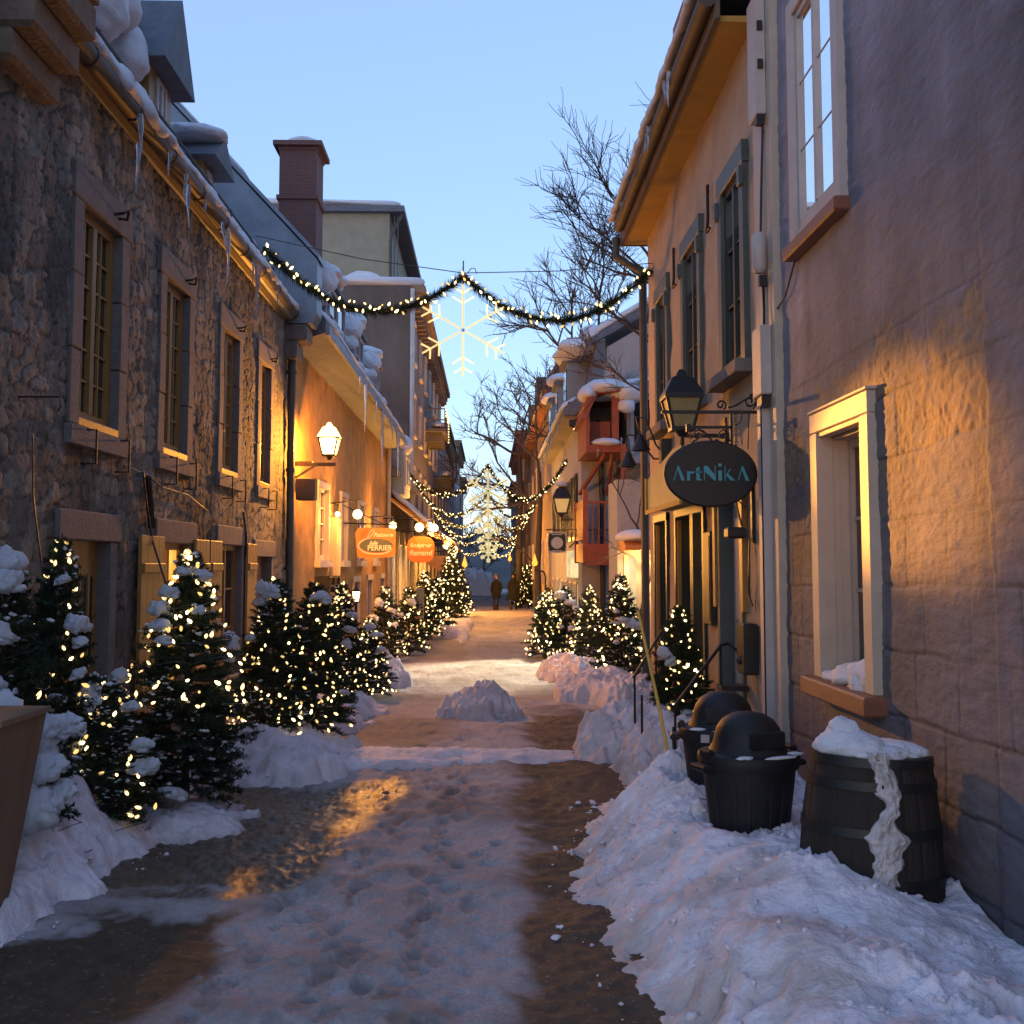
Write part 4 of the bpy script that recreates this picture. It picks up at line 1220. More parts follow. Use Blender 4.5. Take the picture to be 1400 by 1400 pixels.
# ================================================================== the grey plastered house (right, nearest)
def grey_house():
    t = thing('grey_house', 'mauve-grey plastered house with white-framed windows behind the barrel and bins', 'house', (XR, 5, 0))
    Y0, Y1 = 1.2, 7.86
    holes = [(5.99, 7.03, .96, 2.66), (6.37, 7.42, 3.86, 5.62)]

    def fn(Y, Z):
        Yw = Y + fbm(Y * 3, Z * 3, None, 3, 101) * .008
        Zw = Z + fbm(Y * 3, Z * 3, None, 3, 102) * .008 + .02 * Y
        row = np.floor(Zw / .34)
        off = hash01(row, row * 0, row * 0, 9) * .5
        cell = (Yw + off) / .52
        ez = np.abs((Zw / .34) - np.round(Zw / .34)) * .34
        ey = np.abs(cell - np.round(cell)) * .52
        idc = hash01(np.floor(cell), row, row * 0, 11)
        jn = np.minimum(ez, ey)
        vis = .35 + .65 * sstep(-.3, .4, fbm(Y * 1.2, Z * 1.2, None, 3, 103))
        groove = sstep(.013, .003, ez) * vis + sstep(.012, .003, ey) * vis * .6
        gz = .12 + .88 * sstep(3.3, 2.6, Z)
        groove = groove * gz
        h = -.009 * groove + fbm(Y * 2, Z * 1.2, None, 4, 104) * .006 + fbm(Y * 8, Z * 20, None, 5, 105) * .0035
        # plaster edge: a slightly thicker coat to the right of it
        seam = sstep(4.64, 4.60, Y + fbm(Y * 0 + 1, Z * 5, None, 3, 106) * .012)
        h += .014 * seam
        st = fbm(Y * 3.2, Z * .9, None, 5, 107)
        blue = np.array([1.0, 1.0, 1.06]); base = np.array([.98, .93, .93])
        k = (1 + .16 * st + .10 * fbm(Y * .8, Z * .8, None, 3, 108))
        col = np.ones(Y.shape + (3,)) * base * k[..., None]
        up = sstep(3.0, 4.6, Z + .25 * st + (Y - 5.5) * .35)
        col = col * (1 - up[..., None]) + blue * k[..., None] * 1.5 * up[..., None]  # upper plaster is paler; its bluer tint paints in light from the sky
        # bare sandy stone where the coat has come away
        top = 2.86 + .10 * np.floor(hash01(np.floor(Y / .26), row * 0, row * 0, 13) * 3) - .05 + fbm(Y * 8, Z * 8, None, 3, 109) * .05
        bare = sstep(4.62, 4.67, Y + fbm(Y * 9, Z * 9, None, 2, 110) * .012) * sstep(6.05, 5.95, Y) * sstep(top, top - .05, Z) * \
            (.30 + .70 * sstep(1.75, 2.28, Z + .22 * fbm(Y * 3, Z * 3, None, 4, 111)))
        bare = np.maximum(bare, .8 * sstep(7.12, 7.2, Y) * sstep(2.65, 2.45, Z + .15 * st) * sstep(1.2, 1.8, Z))
        bare = np.maximum(bare, .7 * sstep(2.66, 2.69, Z) * sstep(2.86, 2.80, Z + fbm(Y * 14, Z * 14, None, 3, 112) * .05) * sstep(5.9, 6.0, Y) * sstep(7.2, 7.0, Y))
        chips = sstep(.25, .45, fbm(Y * 11, Z * 11, None, 4, 113))
        bare = np.clip(bare * (.62 + 1.0 * (idc - .35)) * (1 - .45 * chips) * (1 - .75 * groove), 0, 1)
        h -= .006 * bare - .004 * bare * fbm(Y * 30, Z * 30, None, 3, 114)
        stone = np.array([1.75, 1.22, .62])
        col = col * (1 - bare[..., None]) + stone * (1 + .25 * st[..., None]) * bare[..., None]
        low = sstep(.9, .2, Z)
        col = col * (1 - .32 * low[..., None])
        col = col * (1 - .62 * groove[..., None])
        rust = sstep(.0, .5, fbm(Y * 2.2 + Z * 1.3, Z * .9, None, 4, 115)) * sstep(4.4, 5.1, Z) * sstep(5.6, 4.6, Y)
        col = col * (1 - .5 * rust[..., None] * np.array([.3, .7, .8]))
        return h, np.clip(col, .05, 3)
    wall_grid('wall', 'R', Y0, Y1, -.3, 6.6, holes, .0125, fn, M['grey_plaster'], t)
    b = MB(); b.box(XR + .33, XR + 5, Y0, Y1 + .64, -.3, 8.4); b.obj('wall_core', M['dressed'], t)
    b = MB(); b.box(XR - .02, XR + 5, Y0, Y1 - .02, 6.6, 8.4); b.obj('upper_wall', M['grey_plaster'], t)
    # lower window: deep panelled reveal
    y0, y1, z0, z1 = 5.97, 7.05, .98, 2.66
    f = MB(); j = .13
    for a, d in ((y0, y0 + j), (y1 - j, y1)): wb(f, 'R', a, d, z0, z1 - j, -.05, .055, .008)
    wb(f, 'R', y0, y1, z1 - j, z1, -.05, .055, .008)
    wb(f, 'R', y0 - .01, y1 + .01, z1, z1 + .02, -.02, .064, .006)
    wb(f, 'R', y0 + j - .03, y1 - j + .03, z1 - j - .03, z1 - j, -.04, .04, .004)
    fo = f.obj('window', M['ivory_trim'], t)
    r = MB()
    wb(r, 'R', y0 + j - .012, y0 + j + .015, z0, z1 - j - .03, -.25, -.05); wb(r, 'R', y1 - j - .015, y1 - j + .012, z0, z1 - j - .03, -.25, -.05)
    wb(r, 'R', y1 - j - .022, y1 - j - .015, z0 + .06, z1 - j - .1, -.23, -.09)
    wb(r, 'R', y0 + j + .015, y1 - j - .015, z1 - j - .05, z1 - j - .03, -.25, -.05)
    r.obj('reveal', M['ivory_trim'], fo)
    casement(t, 'R', y0 + j + .016, y1 - j - .016, z0 + .02, z1 - j - .052, -.155, M['ivory_trim'], M['glass'], (1, 1), 3, name='sash', depth=.02)
    s = MB(); wb(s, 'R', y0 - .06, y1 + .06, .87, .98, -.33, .13, .012); s.obj('sill', M['brown_paint'], t)
    link('snow_cap', blobs('snow_cap', [((XR + .06, 6.32, 1.01), (.13, .22, .15)), ((XR + .04, 6.60, 1.00), (.11, .24, .10)), ((XR + .1, 6.2, 1.01), (.12, .12, .14)), ((XR + .02, 6.82, .99), (.07, .16, .05))], sub=4, amp=.2, seed=121), t)
    # upper window
    y0, y1, z0, z1 = 6.35, 7.44, 3.88, 5.62
    f = MB(); j = .12
    for a, d in ((y0, y0 + j), (y1 - j, y1)): wb(f, 'R', a, d, z0, z1, -.3, .05, .008)
    wb(f, 'R', y0 + j, y1 - j, z1 - j, z1, -.3, .05, .008)
    wb(f, 'R', y0 + j, y1 - j, z0, z0 + .09, -.3, .035, .008)
    f.obj('window', M['white_trim'], t)
    casement(t, 'R', y0 + j, y1 - j, z0 + .09, z1 - j, .012, M['white_trim'], M['mirror_glass'], (1, 1), 3, name='sash', stile=.045, bar=.010, depth=.008)
    s = MB(); wb(s, 'R', y0 - .03, y1 + .03, 3.79, 3.88, -.3, .10, .012); s.obj('sill', M['brown_paint'], t)
    w = MB(); w.tube([(XR - .02, 7.42, 3.8), (XR - .03, 7.65, 3.6), (XR - .03, 7.9, 3.55)], .008, 5); w.obj('cable', M['pipe'], t)


grey_house()


# ------------------------------------------------------------------ cable ducts and downpipe on the joint between both houses
def ducts():
    t = thing('cable_duct', 'pinkish-white cable ducts and downpipe on the joint between grey and cream house', 'cable duct', (XR, 8.2, 0))
    b = MB(); wb(b, 'R', 7.865, 8.02, -.2, 6.4, -.3, .055, .01); wb(b, 'R', 8.02, 8.51, -.2, 6.03, -.3, .03, .008); b.obj('corner_board', M['ivory_trim'], t)
    b = MB(); wb(b, 'R', 8.06, 8.20, -.1, 3.0, .03, .11, .012); wb(b, 'R', 8.10, 8.20, 3.0, 5.0, .03, .07, .012); b.obj('downpipe', M['white_trim'], t)
    b = MB(); wb(b, 'R', 7.95, 8.2, 2.94, 3.46, .06, .14, .01); b.obj('lower_duct', M['white_trim'], t)
    b = MB(); wb(b, 'R', 7.98, 8.22, 5.07, 6.02, .06, .135, .01); b.obj('upper_duct', M['white_trim'], t)
    b = MB(); b.tube([(XR - .12, 8.02, 3.86), (XR - .12, 8.02, 3.89), (XR - .12, 8.02, 4.14), (XR - .12, 8.02, 4.17)], [.03, .055, .055, .03], 12); b.obj('insulator', M['white_trim'], t, smooth=True)
    b = MB()
    for z in (5.03, 3.80, 2.89): wb(b, 'R', 7.98, 8.03, z - .04, z + .04, .07, .13)
    for z in (5.42, 5.72): wb(b, 'R', 7.96, 7.98, z, z + .07, .08, .12)
    b.tube([(XR - .08, 8.0, 5.0), (XR - .09, 8.04, 4.5), (XR - .11, 8.0, 4.16)], .010, 5); b.tube([(XR - .10, 8.0, 3.8), (XR - .09, 8.02, 3.6), (XR - .10, 7.99, 3.45)], .010, 5)
    b.tube([(XR - .112, 8.07, 2.9), (XR - .114, 8.07, .2)], .008, 5)
    b.obj('cable', M['iron'], t)


ducts()


# ================================================================== the cream house with the shop
def cream_house():
    t = thing('cream_house', 'cream plastered house with tall dark-framed windows and mustard eave above the oval sign', 'house', (XR, 11.5, 0))
    Y0, Y1, ZE = 8.515, 14.5, 6.06
    ups = [(8.84, 9.80, 3.36, 5.18), (10.72, 11.76, 3.36, 5.16), (12.72, 13.64, 3.36, 5.1)]
    doors = [('open', 13.02, 14.02, -.1, 2.28), ('open', 11.42, 12.45, -.1, 2.28), ('show', 10.78, 11.40, .5, 2.28), ('door', 9.16, 10.10, -.1, 2.42)]
    holes = [(a, b, c, d) for a, b, c, d in ups] + [(a, b, c, d) for _, a, b, c, d in doors]

    def fn(Y, Z):
        return fbm(Y * 3, Z * 3, None, 4, 131) * .010, None
    wall_grid('wall', 'R', Y0, Y1, -.3, ZE, holes, .04, fn, M['cream_plaster'], t)
    b = MB(); b.box(XR + .3, XR + 6, Y0 + .02, Y1 - .02, -.3, ZE); b.box(XR + .001 + .012, XR + .3, Y1 - .12, Y1, -.3, ZE); b.obj('wall_core', M['cream_plaster'], t)
    for a, d, z0, z1 in ups:
        f = MB()
        wb(f, 'R', a - .02, a + .12, z0, z1 - .16, -.28, .05, .006); wb(f, 'R', d - .12, d + .02, z0, z1 - .16, -.28, .05, .006)
        wb(f, 'R', a - .03, d + .03, z1 - .16, z1 + .03, -.28, .055, .006)
        wb(f, 'R', a - .05, a + .04, z1 - .36, z1 - .20, .05, .085, .006); wb(f, 'R', d - .04, d + .05, z1 - .36, z1 - .20, .05, .085, .006)
        f.obj('window_casing', M['green_grey'], t)
        casement(t, 'R', a + .12, d - .12, z0 + .02, z1 - .16, .0, M['dark_green'], M['glass'], (1, 1), 3, stile=.05, bar=.02)
        g = MB(); wb(g, 'R', a + .17, d - .17, z1 - .56, z1 - .24, -.036, -.02); g.obj('transom_pane', M['mirror_glass'], t)
        s = MB(); wb(s, 'R', a - .10, d + .10, z0 - .11, z0, -.28, .15, .008); s.obj('sill', M['dressed'], t)
    for kind, a, d, z0, z1 in doors:
        f = MB()
        wb(f, 'R', a - .02, a + .07, z0, z1, -.28, .03, .005); wb(f, 'R', d - .07, d + .02, z0, z1, -.28, .03, .005); wb(f, 'R', a - .02, d + .02, z1 - .07, z1 + .03, -.28, .035, .005)
        f.obj('door_frame', M['dark_green'] if kind != 'door' else M['green_grey'], t)
        if kind == 'open':
            k = MB(); wb(k, 'R', a + .08, d - .08, z0, z1 - .08, -.27, -.24); wb(k, 'R', a + .07, a + .12, z0, z1 - .08, -.24, .0)
            k.obj('door', M['dark_green'], t)
            k = MB(); wb(k, 'R', d - .12, d - .075, z0, z1 - .1, -.03, .012); wb(k, 'R', a + .3, d - .12, 1.72, 1.80, -.22, -.16); k.obj('door_edge', M['yellow'], t)
            k = MB(); wb(k, 'R', a + .35, d - .14, 1.82, 2.18, -.24, -.235); k.obj('pane', M['room'], t)
        elif kind == 'show':
            k = MB(); wb(k, 'R', a + .075, d - .075, z0, z1 - .08, -.16, -.14); k.obj('display', M['room'], t)
            k = MB(); wb(k, 'R', a + .075, d - .075, 1.55, 1.63, -.14, -.05); k.obj('shelf', M['yellow'], t)
            for q, (z, c) in enumerate(((1.38, 'teal'), (1.22, 'sign_cream'), (1.10, 'hood_green'), (.98, 'sign_orange'), (.85, 'sign_cream'))):
                k = MB(); wb(k, 'R', a + .12, d - .2, z, z + .09, -.14, -.08); k.obj('goods', M[c], t)
        else:
            k = MB(); wb(k, 'R', a + .08, d - .08, z0, z1 - .08, -.16, -.10); wb(k, 'R', a + .18, d - .18, .3, 1.0, -.10, -.085); wb(k, 'R', a + .18, d - .18, 1.2, 2.1, -.10, -.085)
            k.obj('door', M['grey_door'], t)
            for ya, yb in ((a - .13, a - .03), (d + .03, d + .13)):
                k = MB(); wb(k, 'R', ya, yb, 1.3, z1, .002, .05); k.obj('door_edge', M['yellow'], t)
    # eave, gutter, roof and snow
    e = MB(); e.box(XR - .30, XR + .05, Y0, Y1 + .25, ZE, ZE + .05); e.obj('soffit', M['mustard'], t)
    e = MB(); e.box(XR - .34, XR - .30, Y0 - .1, Y1 + .28, ZE - .02, ZE + .26); e.box(XR - .30, XR + .05, Y1 + .25, Y1 + .29, ZE - .01, ZE + .26); e.obj('fascia', M['fascia'], t)
    e = MB(); e.tube([(XR - .40, y, ZE + .14) for y in np.arange(Y0 - .1, Y1 + .4, .6)], .07, 10); e.obj('gutter', M['gutter'], t, smooth=True)
    e = MB(); sl = math.tan(R(52))
    e.prism_y([(XR - .42, ZE + .27), (XR - .42, ZE + .33), (XR + 3.2, ZE + .33 + 3.62 * sl), (XR + 6.0, ZE + .27)], Y0 - .1, Y1 + .3); e.obj('roof', M['slate'], t)
    snow_sweep('snow_layer', [(XR - .50, ZE + .24), (XR - .52, ZE + .34), (XR - .30, ZE + .62), (XR - .12, ZE + .80), (XR - .10, ZE + .62)], Y0, Y1 + .28, t, .06, .035, 5, 132)
    icicles(t, [(XR - .47, 13.6, ZE + .22, .16), (XR - .48, 11.2, ZE + .22, .28), (XR - .47, 11.4, ZE + .22, .2), (XR - .47, 9.9, ZE + .22, .35), (XR - .47, 10.1, ZE + .22, .2)])
    d = MB(); d.box(XR + .15, XR + 2, 12.0, 13.2, 7.0, 8.35); d.obj('dormer', M['red_wall'], t)
    # corner downpipe, wall anchors, menu board, letter box, small flood lamp
    p = MB(); p.tube([(XR - .40, Y1 + .20, ZE + .08), (XR - .40, Y1 + .2, ZE - .18), (XR - .05, Y1 + .14, ZE - .42), (XR - .05, Y1 + .14, 3), (XR - .05, Y1 + .14, -.1)], .055, 9); p.obj('drainpipe', M['pipe'], t, smooth=True)
    for y, z in ((10.3, 5.1), (12.25, 5.05)):
        a = MB(); a.tube([(XR - .03, y - .05, z - .20), (XR - .04, y + .03, z - .22), (XR - .035, y, z - .1), (XR - .035, y, z + .15), (XR - .04, y - .04, z + .22), (XR - .03, y + .05, z + .20)], .016, 6); a.obj('wall_anchor', M['iron'], t)
    a = MB(); wb(a, 'R', 10.30, 10.62, 1.12, 2.0, .01, .06, .008); wb(a, 'R', 10.33, 10.59, 1.16, 1.96, .06, .066); a.obj('menu_board', M['iron'], t)
    a = MB(); wb(a, 'R', 8.68, 8.92, .82, 1.22, .01, .13, .012); a.ball((XR - .13, 8.80, .93), .035, 8, 6); a.obj('letter_box', M['iron'], t)
    a = MB(); wb(a, 'R', 8.75, 8.80, 1.86, 2.4, .0, .03)
    a.tube([(XR - .02, 8.85, 2.12), (XR - .14, 8.88, 2.24), (XR - .1, 8.8, 2.0)], .010, 5); wb(a, 'R', 8.78, 8.92, 1.90, 1.99, .07, .22, .015)
    a.tube([(XR - .03, 8.84, 1.9), (XR - .05, 8.80, 1.6), (XR - .04, 8.86, 1.45), (XR - .03, 8.78, 1.36)], .009, 5)
    a.obj('flood_lamp', M['iron'], t)
    me = text_mesh('1', .14, .003, M['iron'])
    me.transform(Matrix.Translation((XR - .02, 8.72, 1.36)) @ Matrix.Rotation(R(-90), 4, 'Z')); link('house_number', me, t)
    # small hood over the far shop door
    h = MB()
    h.prism_x([(10.4, 2.29), (12.65, 2.29), (12.65, 2.66), (10.9, 2.84), (10.4, 2.84)], XR - .30, XR - .27)
    h.box(XR - .27, XR - .015, 10.4, 12.65, 2.30, 2.35); ho = h.obj('shop_hood', M['hood_green'], t)
    h = MB(); h.box(XR - .325, XR - .30, 10.4, 12.7, 2.26, 2.31); h.box(XR - .325, XR - .30, 12.65, 12.7, 2.31, 2.68); h.obj('hood_trim', M['mustard'], ho)
    l = MB(); wb(l, 'R', 12.75, 12.95, 2.88, 3.16, .0, .12, .01); l.obj('alarm_box', M['dark_green'], t)


cream_house()


# ================================================================== gable house beyond the yard
def gable_house():
    t = thing('gable_house', 'pale gable house with bell-cast mansard roof and snow beyond the small yard', 'house', (XR, 31, 0))
    Y0, Y1 = 25.3, 37.2
    b = MB(); b.box(XR, 9, Y0, Y1, -.7, 5.3)
    b.prism_y([(XR + .15, 5.3), (XR + .45, 6.0), (XR + .55, 6.7), (XR + 3.6, 8.5), (9, 8.5), (9, 5.3)], Y0, Y0 + .3)
    b.obj('wall', M['pale_plaster'], t)
    r = MB()
    r.prism_y([(1.72, 5.12), (1.72, 5.22), (2.08, 5.50), (2.38, 6.0), (2.52, 6.80), (3.4, 6.9), (3.4, 5.2)], Y0 + .31, Y1)
    r.prism_y([(1.72, 5.12), (1.72, 5.24), (2.06, 5.52), (2.36, 6.02), (2.50, 6.85), (2.72, 6.85), (2.62, 6.0), (2.34, 5.36), (2.0, 5.12)], Y0 - .12, Y0 + .308)
    ro = r.obj('mansard', M['slate'], t)
    r = MB(); r.prism_y([(2.25, 6.70), (2.25, 6.86), (6.4, 9.25), (9, 9.25), (9, 9.05), (6.4, 9.0)], Y0 - .25, Y1); r.obj('roof', M['slate'], t)
    e = MB(); e.box(1.74, XR, Y0 + .0, Y1, 5.06, 5.12); e.obj('soffit', M['straw_plaster'], t)
    snow_sweep('snow_layer', [(2.12, 6.82), (2.2, 7.02), (6.4, 9.48), (6.4, 9.26), (2.4, 6.96)], Y0 - .3, Y0 + 3.5, t, .1, .05, 2.5, 141)
    snow_sweep('snow_layer', [(1.64, 5.18), (1.66, 5.34), (2.04, 5.62), (2.1, 5.54)], Y0 - .1, Y1, t, .1, .05, 3, 142)
    link('snow_cap', blobs('snow_cap', [((2.05, 25.6, 6.75), (.45, .5, .22)), ((2.45, 25.5, 7.0), (.3, .4, .3)), ((1.85, 26.2, 6.7), (.3, .4, .15))], amp=.15, seed=143), t)
    icicles(t, [(1.70, y, 5.12, l) for y, l in ((27, .3), (29.6, .4), (31.5, .6), (32.2, .4), (34.4, .7), (36, .5))])
    for y in (28.0, 31.6, 35.0):
        d = MB(); d.box(1.98, 3.0, y - .7, y + .7, 5.55, 6.75); do = d.obj('dormer', M['blue_wall'], t)
        d = MB(); d.box(1.86, 3.0, y - .8, y + .8, 6.75, 6.85); d.obj('dormer_roof', M['slate'], do)
        link('snow_cap', blobs('snow_cap', [((2.1, y, 6.95), (.4, .85, .22))], amp=.12, seed=int(y)), t)
        g = MB(); g.box(1.955, 1.98, y - .5, y + .5, 5.75, 6.6); g.obj('pane', M['glass'], do)
    for i, y in enumerate((26.75, 28.25, 29.75, 31.2, 33.2, 35.4)):
        casement(t, 'R', y - .5, y + .5, 2.25, 3.85, .05, M['dark_green'], M['glass'], (2, 2), 4, lit=M['room'] if i in (4,) else None)
        casement(t, 'R', y - .5, y + .5, -.3, 1.25, .05, M['white_trim'], M['glass'], (1, 1), 2, name='shop_window', lit=M['room'] if i % 2 else M['room_pale'])
    s = MB(); wb(s, 'R', 26.2, 27.6, 1.35, 2.0, .002, .18, .01); s.obj('lit_fascia', M['room_pale'], t)
    d = MB(); d.tube([(2.55, Y0 - .08, 5.0), (2.62, Y0 - .08, 3.0), (2.62, Y0 - .08, -.4)], .06, 8); d.tube([(3.0, Y0 - .08, 5.0), (3.0, Y0 - .08, -.4)], .05, 8); d.obj('drainpipe', M['iron'], t)
    # grey bay of the yard side
    d = MB(); d.box(3.05, 4.4, 24.0, Y0, 3.9, 5.65); bo = d.obj('bay', M['blue_wall'], t)
    d = MB(); d.box(3.2, 3.75, 23.975, 24.0, 4.2, 5.3); d.obj('pane', M['glass'], bo)
    d = MB(); d.box(3.12, 3.2, 23.96, 24.0, 4.1, 5.4); d.box(3.75, 3.83, 23.96, 24.0, 4.1, 5.4); d.box(3.12, 3.83, 23.96, 24.0, 5.4, 5.5); d.obj('bay_frame', M['silver'], bo)
    link('snow_cap', blobs('snow_cap', [((3.6, 24.6, 5.72), (.65, .7, .16)), ((3.2, 24.4, 5.7), (.25, .4, .12))], amp=.1, seed=146), t)


gable_house()


def yard_porch():
    t = thing('yard_porch', 'little snow-topped porch with warm lit underside in the yard behind the cream house', 'porch', (3.2, 19.5, -.15))
    b = MB(); b.box(2.30, 6, 19.6, 21.0, -.4, 3.2); b.obj('wall', M['pale_plaster'], t)
    b = MB(); b.prism_x([(18.6, 1.92), (18.6, 2.0), (19.6, 2.25), (19.6, 1.92)], 2.32, 3.4); b.obj('roof', M['orange_wood'], t)
    link('snow_cap', blobs('snow_cap', [((2.55, 19.0, 2.14), (.34, .45, .14)), ((3.0, 19.0, 2.15), (.4, .45, .13))], amp=.1, seed=147), t)
    b = MB(); b.box(2.42, 2.5, 19.57, 19.6, 0, 1.85); b.box(2.85, 2.93, 19.57, 19.6, 0, 1.85); b.obj('door_frame', M['sign_cream'], t)
    b = MB(); b.box(2.5, 2.62, 19.575, 19.599, .1, 1.8); b.obj('lit_pane', M['room_pale'], t)
    light('porch_light', 'POINT', (2.7, 19.0, 1.75), 60, (1, .6, .2), t, .05)


yard_porch()


def balcony():
    t = thing('wooden_balcony', 'two-storey red and orange wooden balcony with a snow-loaded roof on the pale gable', 'balcony', (2.6, 24.3, 1.7))
    Y0, Y1 = 22.9, 25.28
    x0, x1 = 2.0, 3.25
    f = MB(); f.box(x0, x1, Y0, Y1, 1.72, 1.80); f.box(x0, x0 + .06, Y0, Y1, 1.80, 2.12); f.obj('floor', M['orange_wood'], t)
    f = MB(); f.box(x0 + .061, x1, Y0 - .06, Y0, 1.66, 2.10); f.obj('apron', M['red_wood'], t)
    f = MB()
    for k in range(7): f.box(x0, x0 + .045, Y0 + .06 + k * .33, Y0 + .36 + k * .33, 2.26, 2.95)
    f.box(x0 - .01, x0 + .06, Y0, Y1, 2.95, 3.05); f.box(x0 - .01, x0 + .06, Y0, Y1, 2.2, 2.26); f.obj('side_panel', M['orange_wood'], t)
    for q in ((x0 - .03, x0 + .08, Y0 - .02, Y0 + .1, 1.7, 3.25), (x0 - .03, x0 + .06, Y1 - .1, Y1 - .01, 1.7, 3.1), (x0 + .78, x0 + .90, Y0, Y0 + .12, 2.10, 4.2)):
        p = MB(); p.box(*q); p.obj('post', M['red_wood'], t)
    r = MB(); r.box(x0 + .08, x1, Y0, Y0 + .05, 2.95, 3.0)
    for k in range(9): r.box(x0 + .16 + k * .13, x0 + .19 + k * .13, Y0 + .01, Y0 + .04, 2.10, 2.95)
    r.obj('railing', M['red_wood'], t)
    u = MB(); u.box(x0 + .06, x1 - .3, Y0 + .2, Y1, 4.05, 4.2); u.box(x0 + .06, x0 + .14, Y0 + .2, Y1, 4.2, 5.1); u.box(x0 + .62, x0 + .76, Y0 + .2, Y0 + .35, 4.2, 5.25)
    u.box(x0 + .14, x0 + .62, Y0 + .6, Y0 + .64, 4.2, 4.75)
    u.hexa([(x0 - .05, Y0 + .1, 4.75), (x0 + .06, Y0 + .1, 4.75), (x0 + .06, Y1, 4.75), (x0 - .05, Y1, 4.75), (x0 + .12, Y0 + .1, 5.32), (x0 + .35, Y0 + .1, 5.4), (x0 + .35, Y1, 5.4), (x0 + .12, Y1, 5.32)])
    u.obj('upper_balcony', M['red_wood'], t)
    u = MB(); u.prism_y([(x0 - .02, 5.0), (x0 + .2, 5.36), (x1 - .2, 5.42), (x1 - .2, 5.34), (x0 + .24, 5.28), (x0 + .06, 4.96)], Y0 + .05, Y1); u.obj('roof', M['red_wood'], t)
    link('snow_cap', blobs('snow_cap', [((x0 + .55, Y0 + .8, 5.42), (.62, 1.0, .24)), ((x0 + .95, Y0 + .5, 5.3), (.36, .5, .26)), ((x0 + .92, Y0 + .3, 5.02), (.2, .25, .2)), ((x0 + .12, Y0 + .5, 5.3), (.2, .6, .2))], amp=.14, seed=151), t)
    link('snow_cap', blobs('snow_cap', [((x0 + .5, Y0 + .35, 4.25), (.3, .3, .12))], amp=.14, seed=152), t)
    b = MB(); b.tube([(x0 + .1, Y1 - .02, 3.3), (x0 + .5, Y0 + .4, 4.05)], .05, 5); b.tube([(x1 - .5, Y1 - .02, 3.3), (x1 - .6, Y0 + .4, 4.05)], .05, 5); b.obj('brace', M['red_wood'], t)
    icicles(t, [(x0 + 1.0, Y0 + .2, 4.4, .35), (x0 + .8, Y0 + .15, 4.35, .25), (x0 + .3, Y0 + .1, 4.1, .2)])


balcony()
q = facade('brown_row', 'brown plastered row house with dark red mansard beyond the pale gable house', 'R', XR + .1, 38, 62, 7.6, M['brown_plaster'], 2, 5, lit=(0, 1, 2, 3), cornice=False)
b = MB(); b.prism_y([(XR - .25, 7.6), (XR - .25, 7.75), (XR + .6, 9.6), (XR + 5, 9.8), (XR + 5, 7.6)], 38, 62); b.obj('roof', M['red_wall'], q)
b = MB(); b.box(XR - .15, XR + 1.5, 45, 47, 8.2, 9.4); b.box(XR - .15, XR + 1.5, 53, 55, 8.2, 9.4); b.obj('dormer', M['dark_plaster'], q)
snow_sweep('snow_layer', [(XR - .3, 7.75), (XR - .25, 7.95), (XR + .1, 8.6), (XR + .2, 8.5)], 38, 61, q, .3, .06, 1.5, 161)
q = facade('far_right_house', 'tall dull brown house with red roof edge at the far right end', 'R', XR - .05, 62.2, 84, 9.3, M['brown_plaster'], 3, 4, lit=(0, 1, 2), cornice=M['red_wall'])
q = facade('street_end_house', 'small dark house closing the far right side before the hill', 'R', XR + .1, 84.3, 110, 8.0, M['dark_plaster'], 3, 4, lit=(0, 2))
# ================================================================== bins, barrel, box, pole, railing
def trash_can(name, label, loc, rot, h=.66, tag_label=False):
    t = thing(name, label, 'trash can', loc, 'ribbed street bins', rot)
    b = MB()
    prof = [(.0, 0), (.15, 0), (.165, .01), (.175, .08), (.245, h - .06), (.250, h), (.235, h), (.23, h - .08), (0, h - .10)]
    b.lathe(prof, n=96, caps=False, wob=lambda a, z: 1 + (.034 * (1 if math.cos(20 * a) > .0 else -1) if .02 < z < h - .07 else 0))
    b.obj('body', M['black_plastic'], t, smooth=False, local=True)
    b = MB(); b.lathe([(.24, h - .035), (.262, h - .04), (.270, h - .015), (.270, h + .02), (.262, h + .032), (.22, h + .04), (.215, h + .03), (.235, h)], n=48, caps=False); b.obj('rim', M['black_plastic'], t, smooth=True, local=True)
    b = MB(); b.lathe([(.225, h + .025), (.205, h + .05), (.185, h + .09), (.178, h + .125), (.165, h + .165), (.135, h + .205), (.085, h + .235), (.03, h + .245), (0.001, h + .246)], n=48, caps=False)
    lo = b.obj('lid', M['black_plastic'], t, smooth=True, local=True)
    for s in (-1, 1):
        b = MB()
        b.bevbox(s * .24 - .02, s * .24 + .05 * s + .03 * s, -.07, .07, h - .05, h - .015, .01)
        b.bevbox(s * .255 - .02, s * .255 + .02, -.045, .045, h + .015, h + .06, .01)
        b.obj('handle', M['black_plastic'], t, local=True)
    b = MB(); b.bevbox(-.10, .10, -.195, -.165, h + .07, h + .16, .008); b.obj('flap', M['black_plastic'], lo, local=True)
    if tag_label:
        b = MB(); b.box(-.13, -.08, -.266, -.25, h - .03, h + .015)
        b.obj('sticker', M['white_trim'], t, local=True)
    link('snow_dust', blobs('snow_dust', [((0.02, -.245, h + .035), (.10, .02, .010)), ((-.15, -.19, h + .035), (.05, .03, .010)), ((.18, -.17, h + .035), (.05, .03, .012))], sub=2, amp=.3, seed=5), t, local=True)
    return t


trash_can('trash_can', 'black ribbed bin with domed lid standing clear in front of its twin', (1.395, 5.95, .0), R(20))
trash_can('trash_can', 'black ribbed bin with a pale sticker, half hidden behind the front one', (1.44, 6.80, .01), R(-12), tag_label=True)


